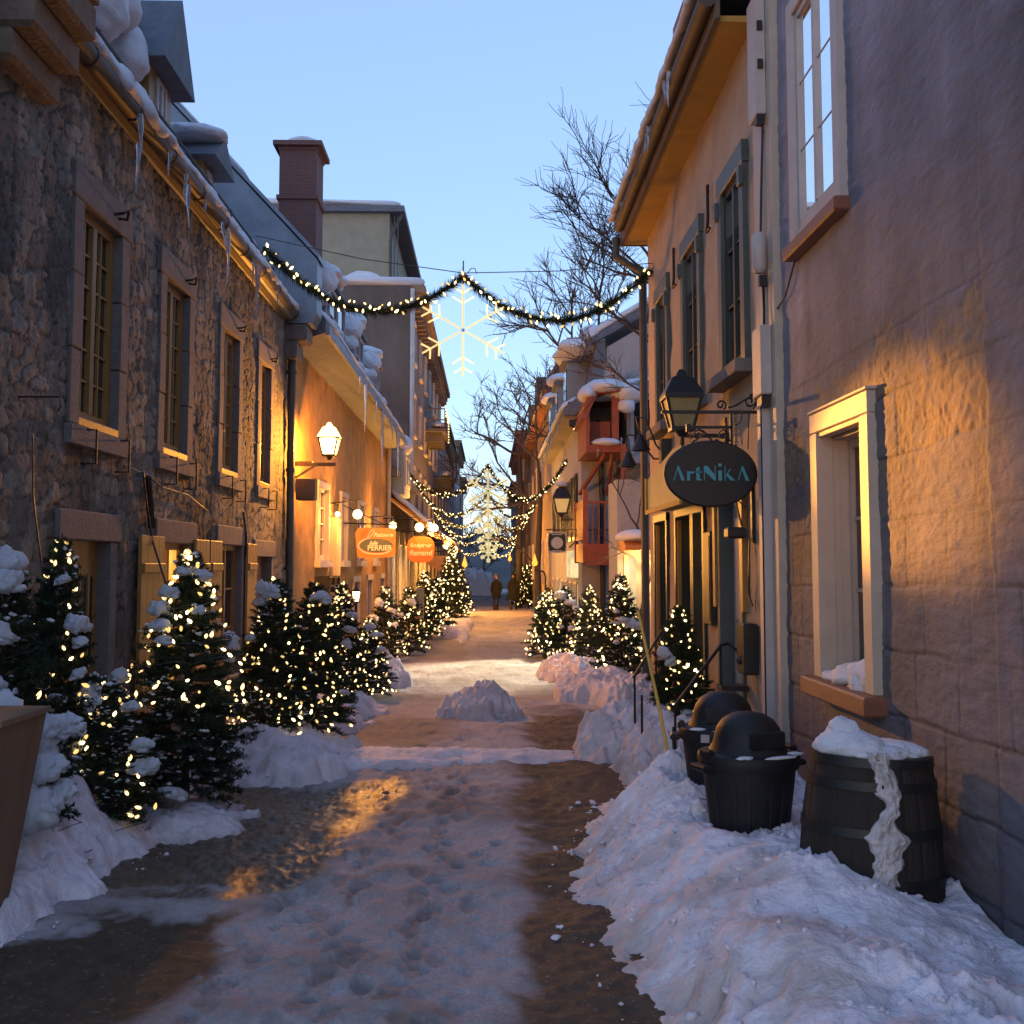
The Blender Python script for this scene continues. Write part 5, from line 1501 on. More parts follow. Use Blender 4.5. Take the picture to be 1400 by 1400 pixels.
def barrel():
    t = thing('half_barrel', 'dark wooden half barrel with hoops topped by melting snow against the grey wall', 'barrel', (1.76, 5.14, .18))
    H = .64
    b = MB()

    def wob(a, z): return 1 - (.012 if abs(math.sin(12 * a)) < .14 else 0)
    b.lathe([(0, .01), (.318, 0), (.322, .02), (.318, .18), (.305, .36), (.285, .52), (.266, H), (.245, H), (.245, H - .03), (0, H - .03)], n=120, caps=False, wob=wob)
    b.obj('staves', M['barrel'], t, local=True)
    b = MB()
    for z, r in ((.09, .322), (.30, .312), (.50, .2895), (.60, .275)):
        b.lathe([(r - .004, z), (r + .004, z), (r + .001, z + .04), (r - .008, z + .04)], n=64, caps=False)
    b.obj('hoop', M['iron'], t, smooth=True, local=True)
    me = blobs('snow_cap', [((-.10, -.02, H + .02), (.15, .2, .085)), ((-.13, .0, H + .07), (.075, .09, .09)), ((.08, -.02, H + .01), (.16, .2, .05)), ((.17, .0, H + .0), (.10, .13, .03)), ((-.04, -.15, H + .005), (.15, .10, .05))], sub=4, amp=.15, seed=171)
    link('snow_cap', me, t, local=True)
    u, v = np.meshgrid(np.linspace(-1, 1, 34), np.linspace(0, 1, 90), indexing='ij')
    z = H + .03 - v * (H - .02)
    wd = .062 * (1 - .25 * v) + fbm(v * 7, v * 0, None, 4, 171) * .020 + .030 * np.exp(-((v - .60) / .07) ** 2) - .028 * np.exp(-((v - .42) / .10) ** 2)
    cen = -.10 + .015 * np.sin(v * 6) + fbm(v * 4, v * 0 + 3, None, 3, 172) * .02 + .02 * v
    edge = u * (1 + .12 * fbm(u * 0 + np.sign(u) * 5, v * 22, None, 3, 173))
    th = .024 * np.sqrt(np.clip(1 - u * u, 0, 1)) * (1 + .5 * fbm(u * 2, v * 12, None, 3, 174)) + .010 * billow(u * 2.5, v * 22, None, 2, 175) * np.clip(1 - u ** 4, 0, 1) - .006
    rad = np.interp(H - z, [-.1, 0, .12, .28, .46, .64], [.24, .268, .287, .307, .320, .324]) + th
    ang = -math.pi / 2 + (cen + edge * wd) / .29
    V = np.stack([rad * np.cos(ang), rad * np.sin(ang), z], -1).reshape(-1, 3)
    link('melting_snow', fast_mesh('melting_snow', V, grid_faces(34, 90, flip=True), M['snow_dirty_plain']), t, local=True)
    t.rotation_euler = (R(-2), R(2.5), R(10))


M['snow_dirty_plain'] = mat('wet_snow', (.46, .42, .41), .5, var=.25, vscale=9, bump=.4, bscale=50)
barrel()


def brown_box():
    t = thing('tapered_box', 'tall tapered brown box with a darker panel beside the left snow bank', 'box', (-2.37, 5.15, 0))
    b = MB()
    b.hexa([(-2.58, 4.98, .0), (-2.26, 4.98, .0), (-2.26, 5.3, .0), (-2.58, 5.3, .0), (-2.72, 4.9, 1.0), (-2.135, 4.9, .985), (-2.135, 5.42, .985), (-2.72, 5.42, 1.0)])
    b.obj('body', M['box_wood'], t)
    d = MB()
    d.hexa([(-2.60, 4.913, .78), (-2.17, 4.913, .78), (-2.17, 4.93, .78), (-2.60, 4.93, .78), (-2.62, 4.895, .95), (-2.165, 4.895, .95), (-2.165, 4.915, .95), (-2.62, 4.915, .95)])
    d.obj('panel', M['bark'], t)
    d = MB()
    for z, x0, x1, y in ((.755, -2.69, -2.166, 4.915), (.50, -2.66, -2.197, 4.935)):
        d.box(x0, x1, y - .012, y + .02, z - .008, z + .008)
    d.box(-2.74, -2.118, 4.885, 5.43, .985, 1.012)
    d.obj('batten', M['box_wood'], t)


brown_box()

p = MB()
p.tube([(1.155, 8.5, 1.33), (1.22, 7.9, .66), (1.262, 7.45, .12)], [.011, .013, .014], 8)
tag(p.obj('snow_stake', M['yellow_pole']), 'thin leaning yellow stake stuck in the snow before the handrail', 'snow stake')


def railing():
    t = thing('handrail', 'black iron handrail with curled ends beside the shop steps', 'handrail', (1.6, 9.2, .2))
    r = MB()
    A, B = (1.40, 8.35, .62), (1.93, 9.15, 1.02)
    r.tube([A, B, (2.0, 9.2, 1.03), (2.08, 9.2, .97), (2.09, 9.2, .90)], .014, 7)
    A2, B2 = (1.30, 9.9, .68), (1.72, 10.7, 1.10)
    r.tube([A2, B2, (1.80, 10.75, 1.13), (1.88, 10.75, 1.06), (1.88, 10.75, .98), (1.84, 10.75, .96)], .014, 7)
    r.obj('rail', M['iron'], t)
    for x, y, z0, z1 in ((1.92, 9.13, .2, 1.01), (1.41, 8.37, .0, .63), (1.70, 10.66, .2, 1.09), (1.31, 9.92, -.02, .69), (1.26, 9.1, -.02, .62), (1.36, 8.15, 0, .5)):
        q = MB(); q.tube([(x, y, z0), (x, y, z1)], .011, 6); q.obj('post', M['iron'], t)
    q = MB(); q.box(1.90, 2.12, 9.0, 9.2, .66, .70); q.tube([(1.94, 9.14, .66), (1.92, 9.14, .5), (1.98, 9.14, .42)], .012, 6); q.obj('bracket', M['iron'], t)
    s = MB(); s.box(1.45, 2.12, 8.95, 11.2, -.1, .16); s.box(1.78, 2.12, 9.0, 11.1, .16, .34); tag(s.obj('door_steps', M['dressed']), 'snowy stone steps below the grey shop door', 'steps')


railing()


# ================================================================== lanterns
M['lamp_cap'] = glow('lit_cap_glass', (1.0, .60, .20), 5)


def lantern(loc, h, body=M['iron'], pane=None, parent=None, name='lantern_head', lit=None, power=0, snow=False):
    """four-sided tapered street lantern; loc = bottom centre"""
    x, y, z = loc
    w0, w1 = h * .145, h * .25
    zb, zt = z + h * .12, z + h * .58
    f = MB()
    f.lathe([(.02 * h, 0), (.05 * h, .02 * h), (w0 * .8, h * .10), (w0 * .98, h * .12)], (x, y, z), 4 * 4, True)
    for sx, sy in ((1, 1), (1, -1), (-1, 1), (-1, -1)):
        f.tube([(x + sx * w0, y + sy * w0, zb), (x + sx * w1, y + sy * w1, zt)], .014 * h / .5, 4)
    for (a, zz) in ((w0, zb), (w1, zt)):
        q = .014 * h / .5
        f.box(x - a - q, x + a + q, y - a - q, y - a + q, zz - q, zz + q); f.box(x - a - q, x + a + q, y + a - q, y + a + q, zz - q, zz + q)
        f.box(x - a - q, x - a + q, y - a + q, y + a - q, zz - q, zz + q); f.box(x + a - q, x + a + q, y - a + q, y + a - q, zz - q, zz + q)
    fo = f.obj(name, body, parent)
    c = MB()
    a, b_ = w1 * 1.12, w1 * .62
    zc = z + h * .86

    def sq(r, zz): return [(x - r, y - r, zz), (x + r, y - r, zz), (x + r, y + r, zz), (x - r, y + r, zz)]
    rings = sq(a, zt + .016 * h) + sq(a * .98, zt + .05 * h) + sq(b_, zc) + sq(b_ * .5, zc + .04 * h) + sq(b_ * .42, z + h * .95) + sq(.03 * h, z + h)
    fs = [(3, 2, 1, 0), (20, 21, 22, 23)]
    for k in range(5):
        for i in range(4): fs.append((k * 4 + i, k * 4 + (i + 1) % 4, k * 4 + 4 + (i + 1) % 4, k * 4 + 4 + i))
    c.add(rings, fs)
    c.obj('cap', M['lamp_cap'] if lit else body, fo)
    g = MB()
    for s in range(4):
        ca, sa = [(1, 0), (0, 1), (-1, 0), (0, -1)][s]

        def pt(r, t, zz): return (x + ca * r - sa * t, y + sa * r + ca * t, zz)
        r0, r1 = w0 * .97, w1 * .97
        g.add([pt(r0, -r0 * .95, zb + .005), pt(r0, r0 * .95, zb + .005), pt(r1, r1 * .95, zt - .005), pt(r1, -r1 * .95, zt - .005),
               pt(r0 - .004, -r0 * .95, zb + .005), pt(r0 - .004, r0 * .95, zb + .005), pt(r1 - .004, r1 * .95, zt - .005), pt(r1 - .004, -r1 * .95, zt - .005)],
              [(0, 1, 2, 3), (7, 6, 5, 4), (0, 4, 5, 1), (1, 5, 6, 2), (2, 6, 7, 3), (3, 7, 4, 0)])
    g.obj('pane', pane or M['amber_pane'], fo)
    return fo


LAMP = Vector((-2.36, 16.2, 3.32))


def lit_lantern():
    t = thing('wall_lantern', 'brightly lit lantern on a wall bracket at the corner of the ochre house', 'street lamp', (XL, 16.2, 3.2), 'street lanterns')
    h = .56
    lantern((LAMP.x, LAMP.y, LAMP.z - .1), h, pane=M['lamp_pane'], parent=t, lit=True)
    b = MB()
    b.box(XL + .01, LAMP.x + .1, 16.17, 16.23, 3.13, 3.18); b.hexa([(XL + .01, 16.17, 2.95), (XL + .06, 16.17, 2.95), (XL + .06, 16.23, 2.95), (XL + .01, 16.23, 2.95), (XL + .30, 16.17, 3.13), (XL + .36, 16.17, 3.13), (XL + .36, 16.23, 3.13), (XL + .30, 16.23, 3.13)])
    b.box(XL + .0, XL + .04, 16.12, 16.28, 2.75, 3.3)
    b.box(XL + .04, XL + .3, 16.17, 16.23, 3.18, 3.2)
    b.obj('bracket', M['pipe'], t)
    b = MB(); b.bevbox(XL + .08, XL + .36, 16.05, 16.3, 2.62, 2.95, .02); b.obj('ballast_box', M['pipe'], t)
    light('lantern_light', 'POINT', (LAMP.x, LAMP.y, LAMP.z + .12), 1900, (1.0, .36, .035), t, .07)
    light('added_wall_spot', 'SPOT', (LAMP.x + .02, LAMP.y - .03, LAMP.z + .12), 3000, (1.0, .46, .13), t, .05, (2.14, 7.0, 2.2), 20, .6)  # extra spots added inside the lantern to brighten the right-hand wall
    o = light('added_wall_spot', 'SPOT', (LAMP.x + .03, LAMP.y - .03, LAMP.z + .12), 34000, (1.0, .38, .055), t, .05, (2.14, 5.75, 2.2), 9.5, .75)
    o.scale = (.62, .74, 1)
    return t


lit_lantern()


def scroll(cx, cz, r, turns, y, flip=1, start=0.0, n=26):
    pts = []
    for k in range(n):
        a = start + flip * 2 * math.pi * turns * k / (n - 1)
        rr = r * (1 - .78 * k / (n - 1))
        pts.append((cx + rr * math.cos(a), y, cz + rr * math.sin(a)))
    return pts


def art_lantern():
    t = thing('wall_lantern', 'unlit amber-paned lantern with black cap before the cream shop', 'street lamp', (XR, 9.8, 2.8), 'street lanterns')
    lantern((1.74, 9.8, 2.83), .62, pane=M['amber_pane'], parent=t)
    b = MB(); b.tube([(1.74, 9.8, 2.86), (1.74, 9.8, 2.76)], .022, 8); b.box(1.74, XR, 9.785, 9.815, 2.83, 2.865)
    b.box(XR - .03, XR, 9.7, 9.9, 2.7, 3.0)
    b.tube(scroll(1.88, 2.75, .06, 1.3, 9.8, 1, R(90)), .008, 5); b.tube(scroll(2.04, 2.75, .06, 1.3, 9.8, -1, R(90)), .008, 5)
    b.obj('bracket', M['iron'], t)


art_lantern()


def art_sign():
    y = 8.62
    t = thing('oval_sign', 'black oval shop sign with teal Art Deco letters on chains under a scroll bracket', 'shop sign', (1.76, y, 2.35))
    cx, cz, a, b_ = 1.755, 2.405, .358, .252
    p = MB(); n = 64
    P = [(cx + a * math.cos(2 * math.pi * k / n), cz + b_ * math.sin(2 * math.pi * k / n)) for k in range(n)]
    p.prism_y(P[::-1], y - .025, y + .025)
    po = p.obj('board', M['sign_black'], t)
    e = MB(); e.tube([(x, y, z) for x, z in P] + [(P[0][0], y, P[0][1])], .016, 6, cap=False); e.obj('edge', M['sign_black'], po, smooth=True)
    # letters: thin left stroke, heavy right stroke; drawn in units of the cap height
    polys = []

    def poly(*q): polys.append(list(q))

    def letA(x, w): poly((x, 0), (x + .06, 0), (x + w * .47, 1.0), (x + w * .40, 1.02)); poly((x + w * .36, .82), (x + w * .47, 1.0), (x + w, 0), (x + w * .70, 0))
    letA(0, .78)
    x = .93; poly((x, 0), (x + .20, 0), (x + .20, .62), (x, .62)); poly((x + .20, .62), (x + .20, .47), (x + .42, .47), (x + .46, .55), (x + .42, .62))
    x = 1.50; poly((x + .06, .06), (x + .14, 0), (x + .14, .0), (x + .28, .02), (x + .28, .92), (x + .18, .92), (x + .06, .78)); poly((x - .04, .62), (x + .42, .62), (x + .42, .54), (x - .04, .54)); poly((x + .28, .02), (x + .28, .12), (x + .42, .10), (x + .40, .0))
    x = 2.08; poly((x, 0), (x + .055, 0), (x + .055, 1.0), (x, 1.0)); poly((x + .055, 1.0), (x + .055, .62), (x + .72, 0), (x + .80, 0), (x + .80, .30), (x + .24, 1.0)); poly((x + .745, .3), (x + .80, .3), (x + .80, 1.0), (x + .745, 1.0))
    x = 3.06; poly((x, 0), (x + .24, 0), (x + .24, .68), (x, .68))
    x = 3.06; poly(*[(x + .12 + .12 * math.cos(2 * math.pi * k / 14), 1.06 + .12 * math.sin(2 * math.pi * k / 14)) for k in range(14)])
    x = 3.50; poly((x, 0), (x + .05, 0), (x + .05, .98), (x, .98)); poly((x + .05, .34), (x + .05, .26), (x + .42, .78), (x + .36, .80)); poly((x + .08, .38), (x + .25, .46), (x + .70, .0), (x + .40, .0))
    letA(4.38, .78)
    W = 5.16; s = .60 / W
    L = MB()
    for q in polys:
        pts = [(cx - .30 + px * s, cz - .055 + pz * s * 1.0) for px, pz in q]
        area = sum(pts[i][0] * pts[(i + 1) % len(pts)][1] - pts[(i + 1) % len(pts)][0] * pts[i][1] for i in range(len(pts)))
        if area > 0: pts = pts[::-1]
        L.prism_y(pts, y - .0295, y - .0252)
    L.obj('lettering', M['teal'], po)
    c = MB()
    for x in (1.60, 1.96):
        z = 2.66 if x < 1.8 else 2.58
        k = 0
        while z < (2.76 if x < 1.8 else 2.88):
            if k % 2: c.tube([(x, y - .008, z), (x, y - .008, z + .03), (x, y + .008, z + .03), (x, y + .008, z), (x, y - .008, z)], .0045, 5)
            else: c.tube([(x - .008, y, z), (x - .008, y, z + .03), (x + .008, y, z + .03), (x + .008, y, z), (x - .008, y, z)], .0045, 5)
            z += .027; k += 1
    c.obj('chain', M['iron'], t)
    b = MB()
    b.box(1.37, XR, y - .012, y + .012, 2.885, 2.91)
    b.box(1.57, 1.93, y - .01, y + .01, 2.765, 2.787)
    b.box(1.915, 1.935, y - .01, y + .01, 2.62, 2.885)
    b.box(1.565, 1.60, y - .018, y + .018, 2.74, 2.80)
    S = []
    for k in range(25):
        u = k / 24
        S.append((1.90 + .22 * u, y, 2.915 + .02 + .09 * (1 - math.cos(math.pi * u)) * .5 + .0 * u))
    b.tube(S, .009, 6)
    b.tube(scroll(2.075, 2.985, .055, 1.4, y, -1, R(90)), .009, 6)
    b.tube([(2.075, y, 3.04), (2.12, y, 3.02), (2.132, y, 2.97), (2.10, y, 2.92)], .009, 6)
    b.tube(scroll(1.845, 2.955, .042, 1.3, y, 1, R(-60)), .009, 6)
    b.tube(scroll(1.66, 2.715, .045, 1.4, y, 1, R(0)), .007, 5); b.tube([(1.66, y, 2.76), (1.71, y, 2.74), (1.76, y, 2.68), (1.78, y, 2.66)], .007, 5)
    b.tube(scroll(1.86, 2.715, .045, 1.4, y, 1, R(0)), .007, 5); b.tube([(1.86, y, 2.76), (1.90, y, 2.72), (1.91, y, 2.66)], .007, 5)
    b.tube([(2.02, y, 2.9), (2.0, y, 2.82), (1.96, y, 2.79)], .004, 4); b.tube([(2.07, y, 2.9), (2.055, y, 2.6)], .004, 4)
    b.obj('bracket', M['iron'], t)
    return t


art_sign()


def gooseneck(y, x1, z1, label):
    t = thing('gooseneck_lamp', label, 'wall lamp', (XR, y, 2.8), 'black gooseneck lamps on the cream house')
    a = MB()
    w = XR
    a.tube([(w, y, 3.0), (w - .08, y, 3.0), (w - .16, y, 3.1), (w - .28, y, z1 + .26), (w - .40, y, z1 + .27), (x1 - .03, y, z1 + .18), (x1, y, z1 + .05)], .012, 7)
    a.obj('arm', M['iron'], t, smooth=True)
    s = MB()
    s.lathe([(.02, .06), (.035, .05), (.05, .0), (.12, -.13), (.11, -.13), (.04, 0)], (x1, y, z1), 18, False)
    s.obj('shade', M['iron'], t, smooth=True)


gooseneck(12.9, 1.80, 3.16, 'black gooseneck lamp nearer the unlit lantern')
gooseneck(13.6, 1.74, 3.03, 'black gooseneck lamp farther along the wall by the corner downpipe')


# right-hand lantern and round medal sign on the gable house
def gable_lantern():
    t = thing('wall_lantern', 'faintly glowing lantern on a long arm by the row of dark windows', 'street lamp', (XR, 25.9, 2.9), 'street lanterns')
    lantern((1.72, 25.9, 2.78), .78, pane=mat('dim_amber_pane', (.35, .26, .10), .3, emit=(1, .6, .2), estr=.35), parent=t)
    b = MB(); b.box(1.70, XR, 25.88, 25.92, 2.70, 2.74); b.tube([(1.72, 25.9, 2.8), (1.72, 25.9, 2.68)], .03, 6); b.box(XR - .02, XR, 25.8, 26, 2.5, 2.95); b.obj('bracket', M['iron'], t)
    me = blobs('snow_cap', [((1.72, 25.9, 3.55), (.16, .16, .07))], sub=2, amp=.1, seed=7); link('snow_cap', me, t)


gable_lantern()


def medal_sign():
    y = 24.9
    t = thing('medal_sign', 'dark square sign with a silver disc and pale scalloped edge on the gable house', 'shop sign', (1.56, y, 2.2))
    c = MB(); cx, cz = 1.55, 2.17
    P = []
    for k in range(48):
        a = 2 * math.pi * k / 48
        r = 1 / max(abs(math.cos(a)), abs(math.sin(a))) ** .72
        P.append((cx + .225 * r * math.cos(a), cz + .24 * r * math.sin(a)))
    c.prism_y(P[::-1], y - .03, y + .03); co = c.obj('board', M['silver'], t)
    c = MB(); c.prism_y([(cx + (x - cx) * .88, cz + (z - cz) * .88) for x, z in P][::-1], y - .036, y - .031); c.obj('face', M['sign_black'], co)
    c = MB(); c.prism_y([(cx + .135 * math.cos(2 * math.pi * k / 28), cz - .01 + .135 * math.sin(2 * math.pi * k / 28)) for k in range(28)][::-1], y - .044, y - .037); c.obj('disc', M['silver'], co)
    c = MB(); c.box(cx - .12, cx + .12, y - .041, y - .037, cz + .17, cz + .19); c.box(cx - .12, cx + .12, y - .041, y - .037, cz - .20, cz - .18); c.obj('lettering', M['silver'], co)
    b = MB(); b.box(1.3, XR + .6, y - .015, y + .015, 2.44, 2.47); b.tube(scroll(1.95, 2.34, .08, 1.4, y, 1), .012, 5); b.tube([(1.82, y, 2.05), (1.98, y, 2.2), (2.1, y, 2.05), (2.05, y, 1.9)], .016, 5)
    b.box(XR + .4, XR + .44, y, 25.32, 2.4, 2.5); b.obj('bracket', M['iron'], t)


medal_sign()


# ================================================================== orange shop boards on the left
def board_one():
    y = 22.0
    t = thing('orange_sign', 'orange board with a slate oval and cream lettering hanging from the ochre house', 'shop sign', (-2.3, y, 2.0), 'orange shop boards')
    x0, x1, z0, z1 = -2.66, -1.86, 1.82, 2.40
    P = [(x0 + .04, z0 + .02), (x0 + .10, z0 - .02), (x1 - .06, z0 - .0), (x1, z0 + .08), (x1, z1 - .06), (x1 - .05, z1), (x0 + .06, z1 - .0), (x0, z1 - .08)]
    b = MB(); b.prism_y(P, y - .03, y + .03); bo = b.obj('board', M['sign_orange'], t)
    cx, cz = -2.24, 2.06
    o = MB(); o.prism_y([(cx + .33 * math.cos(2 * math.pi * k / 36), cz - .01 + .14 * math.sin(2 * math.pi * k / 36)) for k in range(36)][::-1], y - .036, y - .031); o.obj('oval', M['sign_slate'], bo)
    s = MB()
    s.tube([(cx + .36 * math.cos(a), y - .036, cz - .015 + .165 * math.sin(a)) for a in np.linspace(R(110), R(320), 26)], .014, 5)
    s.tube([(-2.42, y - .036, 2.22), (-2.36, y - .036, 2.33), (-2.30, y - .036, 2.37), (-2.28, y - .036, 2.32), (-2.34, y - .036, 2.25), (-2.42, y - .036, 2.20), (-2.50, y - .036, 2.17)], .013, 5)
    s.obj('swash', M['sign_cream'], bo)
    for txt, size, x, z, sh in (('Patisserie', .105, -2.10, 2.26, .3), ('Julie', .10, -2.30, 2.10, .4), ('PERRIER', .145, -2.17, 2.0, 0)):
        me = text_mesh(txt, size, .003, M['sign_cream'], shear=sh, bold=.003, sx=.95)
        me.transform(Matrix.Translation((x, y - .04, z))); link('lettering', me, bo)
    r = MB(); r.tube([(XL, y, 2.5), (-1.7, y, 2.46)], .016, 6); r.tube([(-2.6, y, 2.5), (-2.6, y, 2.38)], .008, 4); r.tube([(-1.95, y, 2.48), (-1.95, y, 2.38)], .008, 4); r.tube([(XL, y, 2.85), (-2.1, y, 2.48)], .008, 4); r.obj('bracket', M['iron'], t)


board_one()


def board_two():
    y = 30.5
    t = thing('orange_sign', 'rounded plain orange board with two cream words below the awning', 'shop sign', (-1.9, y, 2.0), 'orange shop boards')
    cx, cz = -1.88, 2.08
    b = MB(); P = []
    for k in range(40):
        a = 2 * math.pi * k / 40
        r = 1 / (abs(math.cos(a)) ** 3.2 + abs(math.sin(a)) ** 3.2) ** (1 / 3.2)
        P.append((cx + .38 * r * math.cos(a), cz + .36 * r * math.sin(a)))
    b.prism_y(P[::-1], y - .03, y + .03); bo = b.obj('board', M['sign_orange'], t)
    for txt, size, z in (('Sculpteur', .155, 2.19), ('flamand', .20, 1.98)):
        me = text_mesh(txt, size, .003, M['sign_cream'], shear=.15, bold=.006); me.transform(Matrix.Translation((cx, y - .036, z))); link('lettering', me, bo)
    r = MB(); r.tube([(XL, y, 2.6), (-1.4, y, 2.56)], .018, 6); r.tube([(-2.05, y, 2.58), (-2.05, y, 2.4)], .01, 4); r.tube([(-1.7, y, 2.58), (-1.7, y, 2.4)], .01, 4); r.obj('bracket', M['iron'], t)


board_two()


def board_three():
    y = 39.0
    t = thing('brown_sign', 'dull brown pointed board hanging behind the rounded orange board', 'shop sign', (-1.8, y, 1.8))
    cx, cz = -1.75, 1.72
    b = MB(); b.prism_y([(cx - .42, cz + .24), (cx + .42, cz + .24), (cx + .42, cz - .05), (cx, cz - .30), (cx - .42, cz - .05)], y - .03, y + .03); b.obj('board', M['brown_paint'], t)
    r = MB(); r.tube([(XL, y, 2.15), (-1.3, y, 2.1)], .02, 6); r.tube([(-2.0, y, 2.1), (-2.0, y, 1.95)], .01, 4); r.tube([(-1.5, y, 2.1), (-1.5, y, 1.95)], .01, 4); r.obj('bracket', M['iron'], t)


board_three()


def globe(loc, r, label, watts=20, wallx=XL, name='globe_lamp'):
    t = thing(name, label, 'globe lamp', loc, 'bright globe lamps of the left-hand shops')
    g = MB(); g.ball((0, 0, 0), r, 14, 10); g.obj('globe', M['globe'], t, smooth=True, local=True)
    a = MB(); a.tube([(wallx - loc[0], 0, r + .12), (-.1, 0, r + .16), (0, 0, r + .12), (0, 0, r * .9)], .014, 6); a.obj('arm', M['iron'], t, local=True)
    light('globe_light', 'POINT', (loc[0] + r + .06, loc[1] - r - .06, loc[2] - .05), watts * 4, (1, .42, .075), t, .08)


globe((-2.42, 20.3, 2.60), .085, 'bright globe lamp at the lit pilaster left of the orange board with the oval', 26)
globe((-2.72, 19.8, 2.58), .045, 'small white globe lamp close to the ochre wall', 6)
globe((-1.9, 30.15, 2.68), .12, 'globe lamp directly above the rounded orange board', 9)
globe((-1.72, 34.5, 2.80), .13, 'globe lamp right of the rounded orange board under the awning', 170)
globe((-2.35, 27.0, 2.62), .09, 'globe lamp over the gap between both orange boards', 30)
globe((-1.9, 42.0, 2.75), .12, 'first globe lamp under the long farther awning', 220)
globe((-1.75, 46.0, 2.45), .16, 'globe lamp hanging low at the middle of the farther awning', 260)
globe((-1.6, 50.0, 2.3), .2, 'large globe lamp where the farther awning ends', 260)


def flame_lamp(loc, h, label, side):
    t = thing('flame_lamp', label, 'street lamp', loc, 'orange flame lamps far down the street')
    f = MB(); f.lathe([(.02, 0), (.12, .06), (.15, .16), (.10, .32), (.05, .48), (.004, .66)], (0, 0, 0), 12, True); o = f.obj('flame', M['flame'], t, smooth=True, local=True); o.scale = (h / .66,) * 3
    p = MB(); p.tube([(0, 0, -.02), (0, 0, -.1), (side * .25, 0, -.16), (side * .3, 0, -.3), (side * .3, 0, -loc[2] + float(zg(loc[1])))], .03, 6); p.obj('post', M['iron'], t, local=True)
    light('flame_light', 'POINT', (loc[0] - side * .3, loc[1], loc[2] + .1), 70, (1, .45, .10), t, .1)


flame_lamp((-1.10, 50.5, 1.50), .55, 'orange flame-shaped lamp at the left edge of the street', -1)
flame_lamp((1.10, 57.0, 1.80), .42, 'small round orange lamp at the right, above the walkers', 1)
flame_lamp((1.30, 31.0, 1.62), .36, 'orange flame lamp beside the round medal sign', 1)


def green_post():
    t = thing('green_post', 'slim dark green post with a small orange placard among the left firs', 'post', (-1.55, 25, -.22))
    b = MB(); b.bevbox(-.09, .09, -.07, .07, 0, 1.35, .02); b.obj('shaft', M['hood_green'], t, local=True)
    b = MB(); b.box(-.26, -.05, -.10, -.075, .62, .80); b.obj('placard', M['sign_orange'], t, local=True)


green_post()


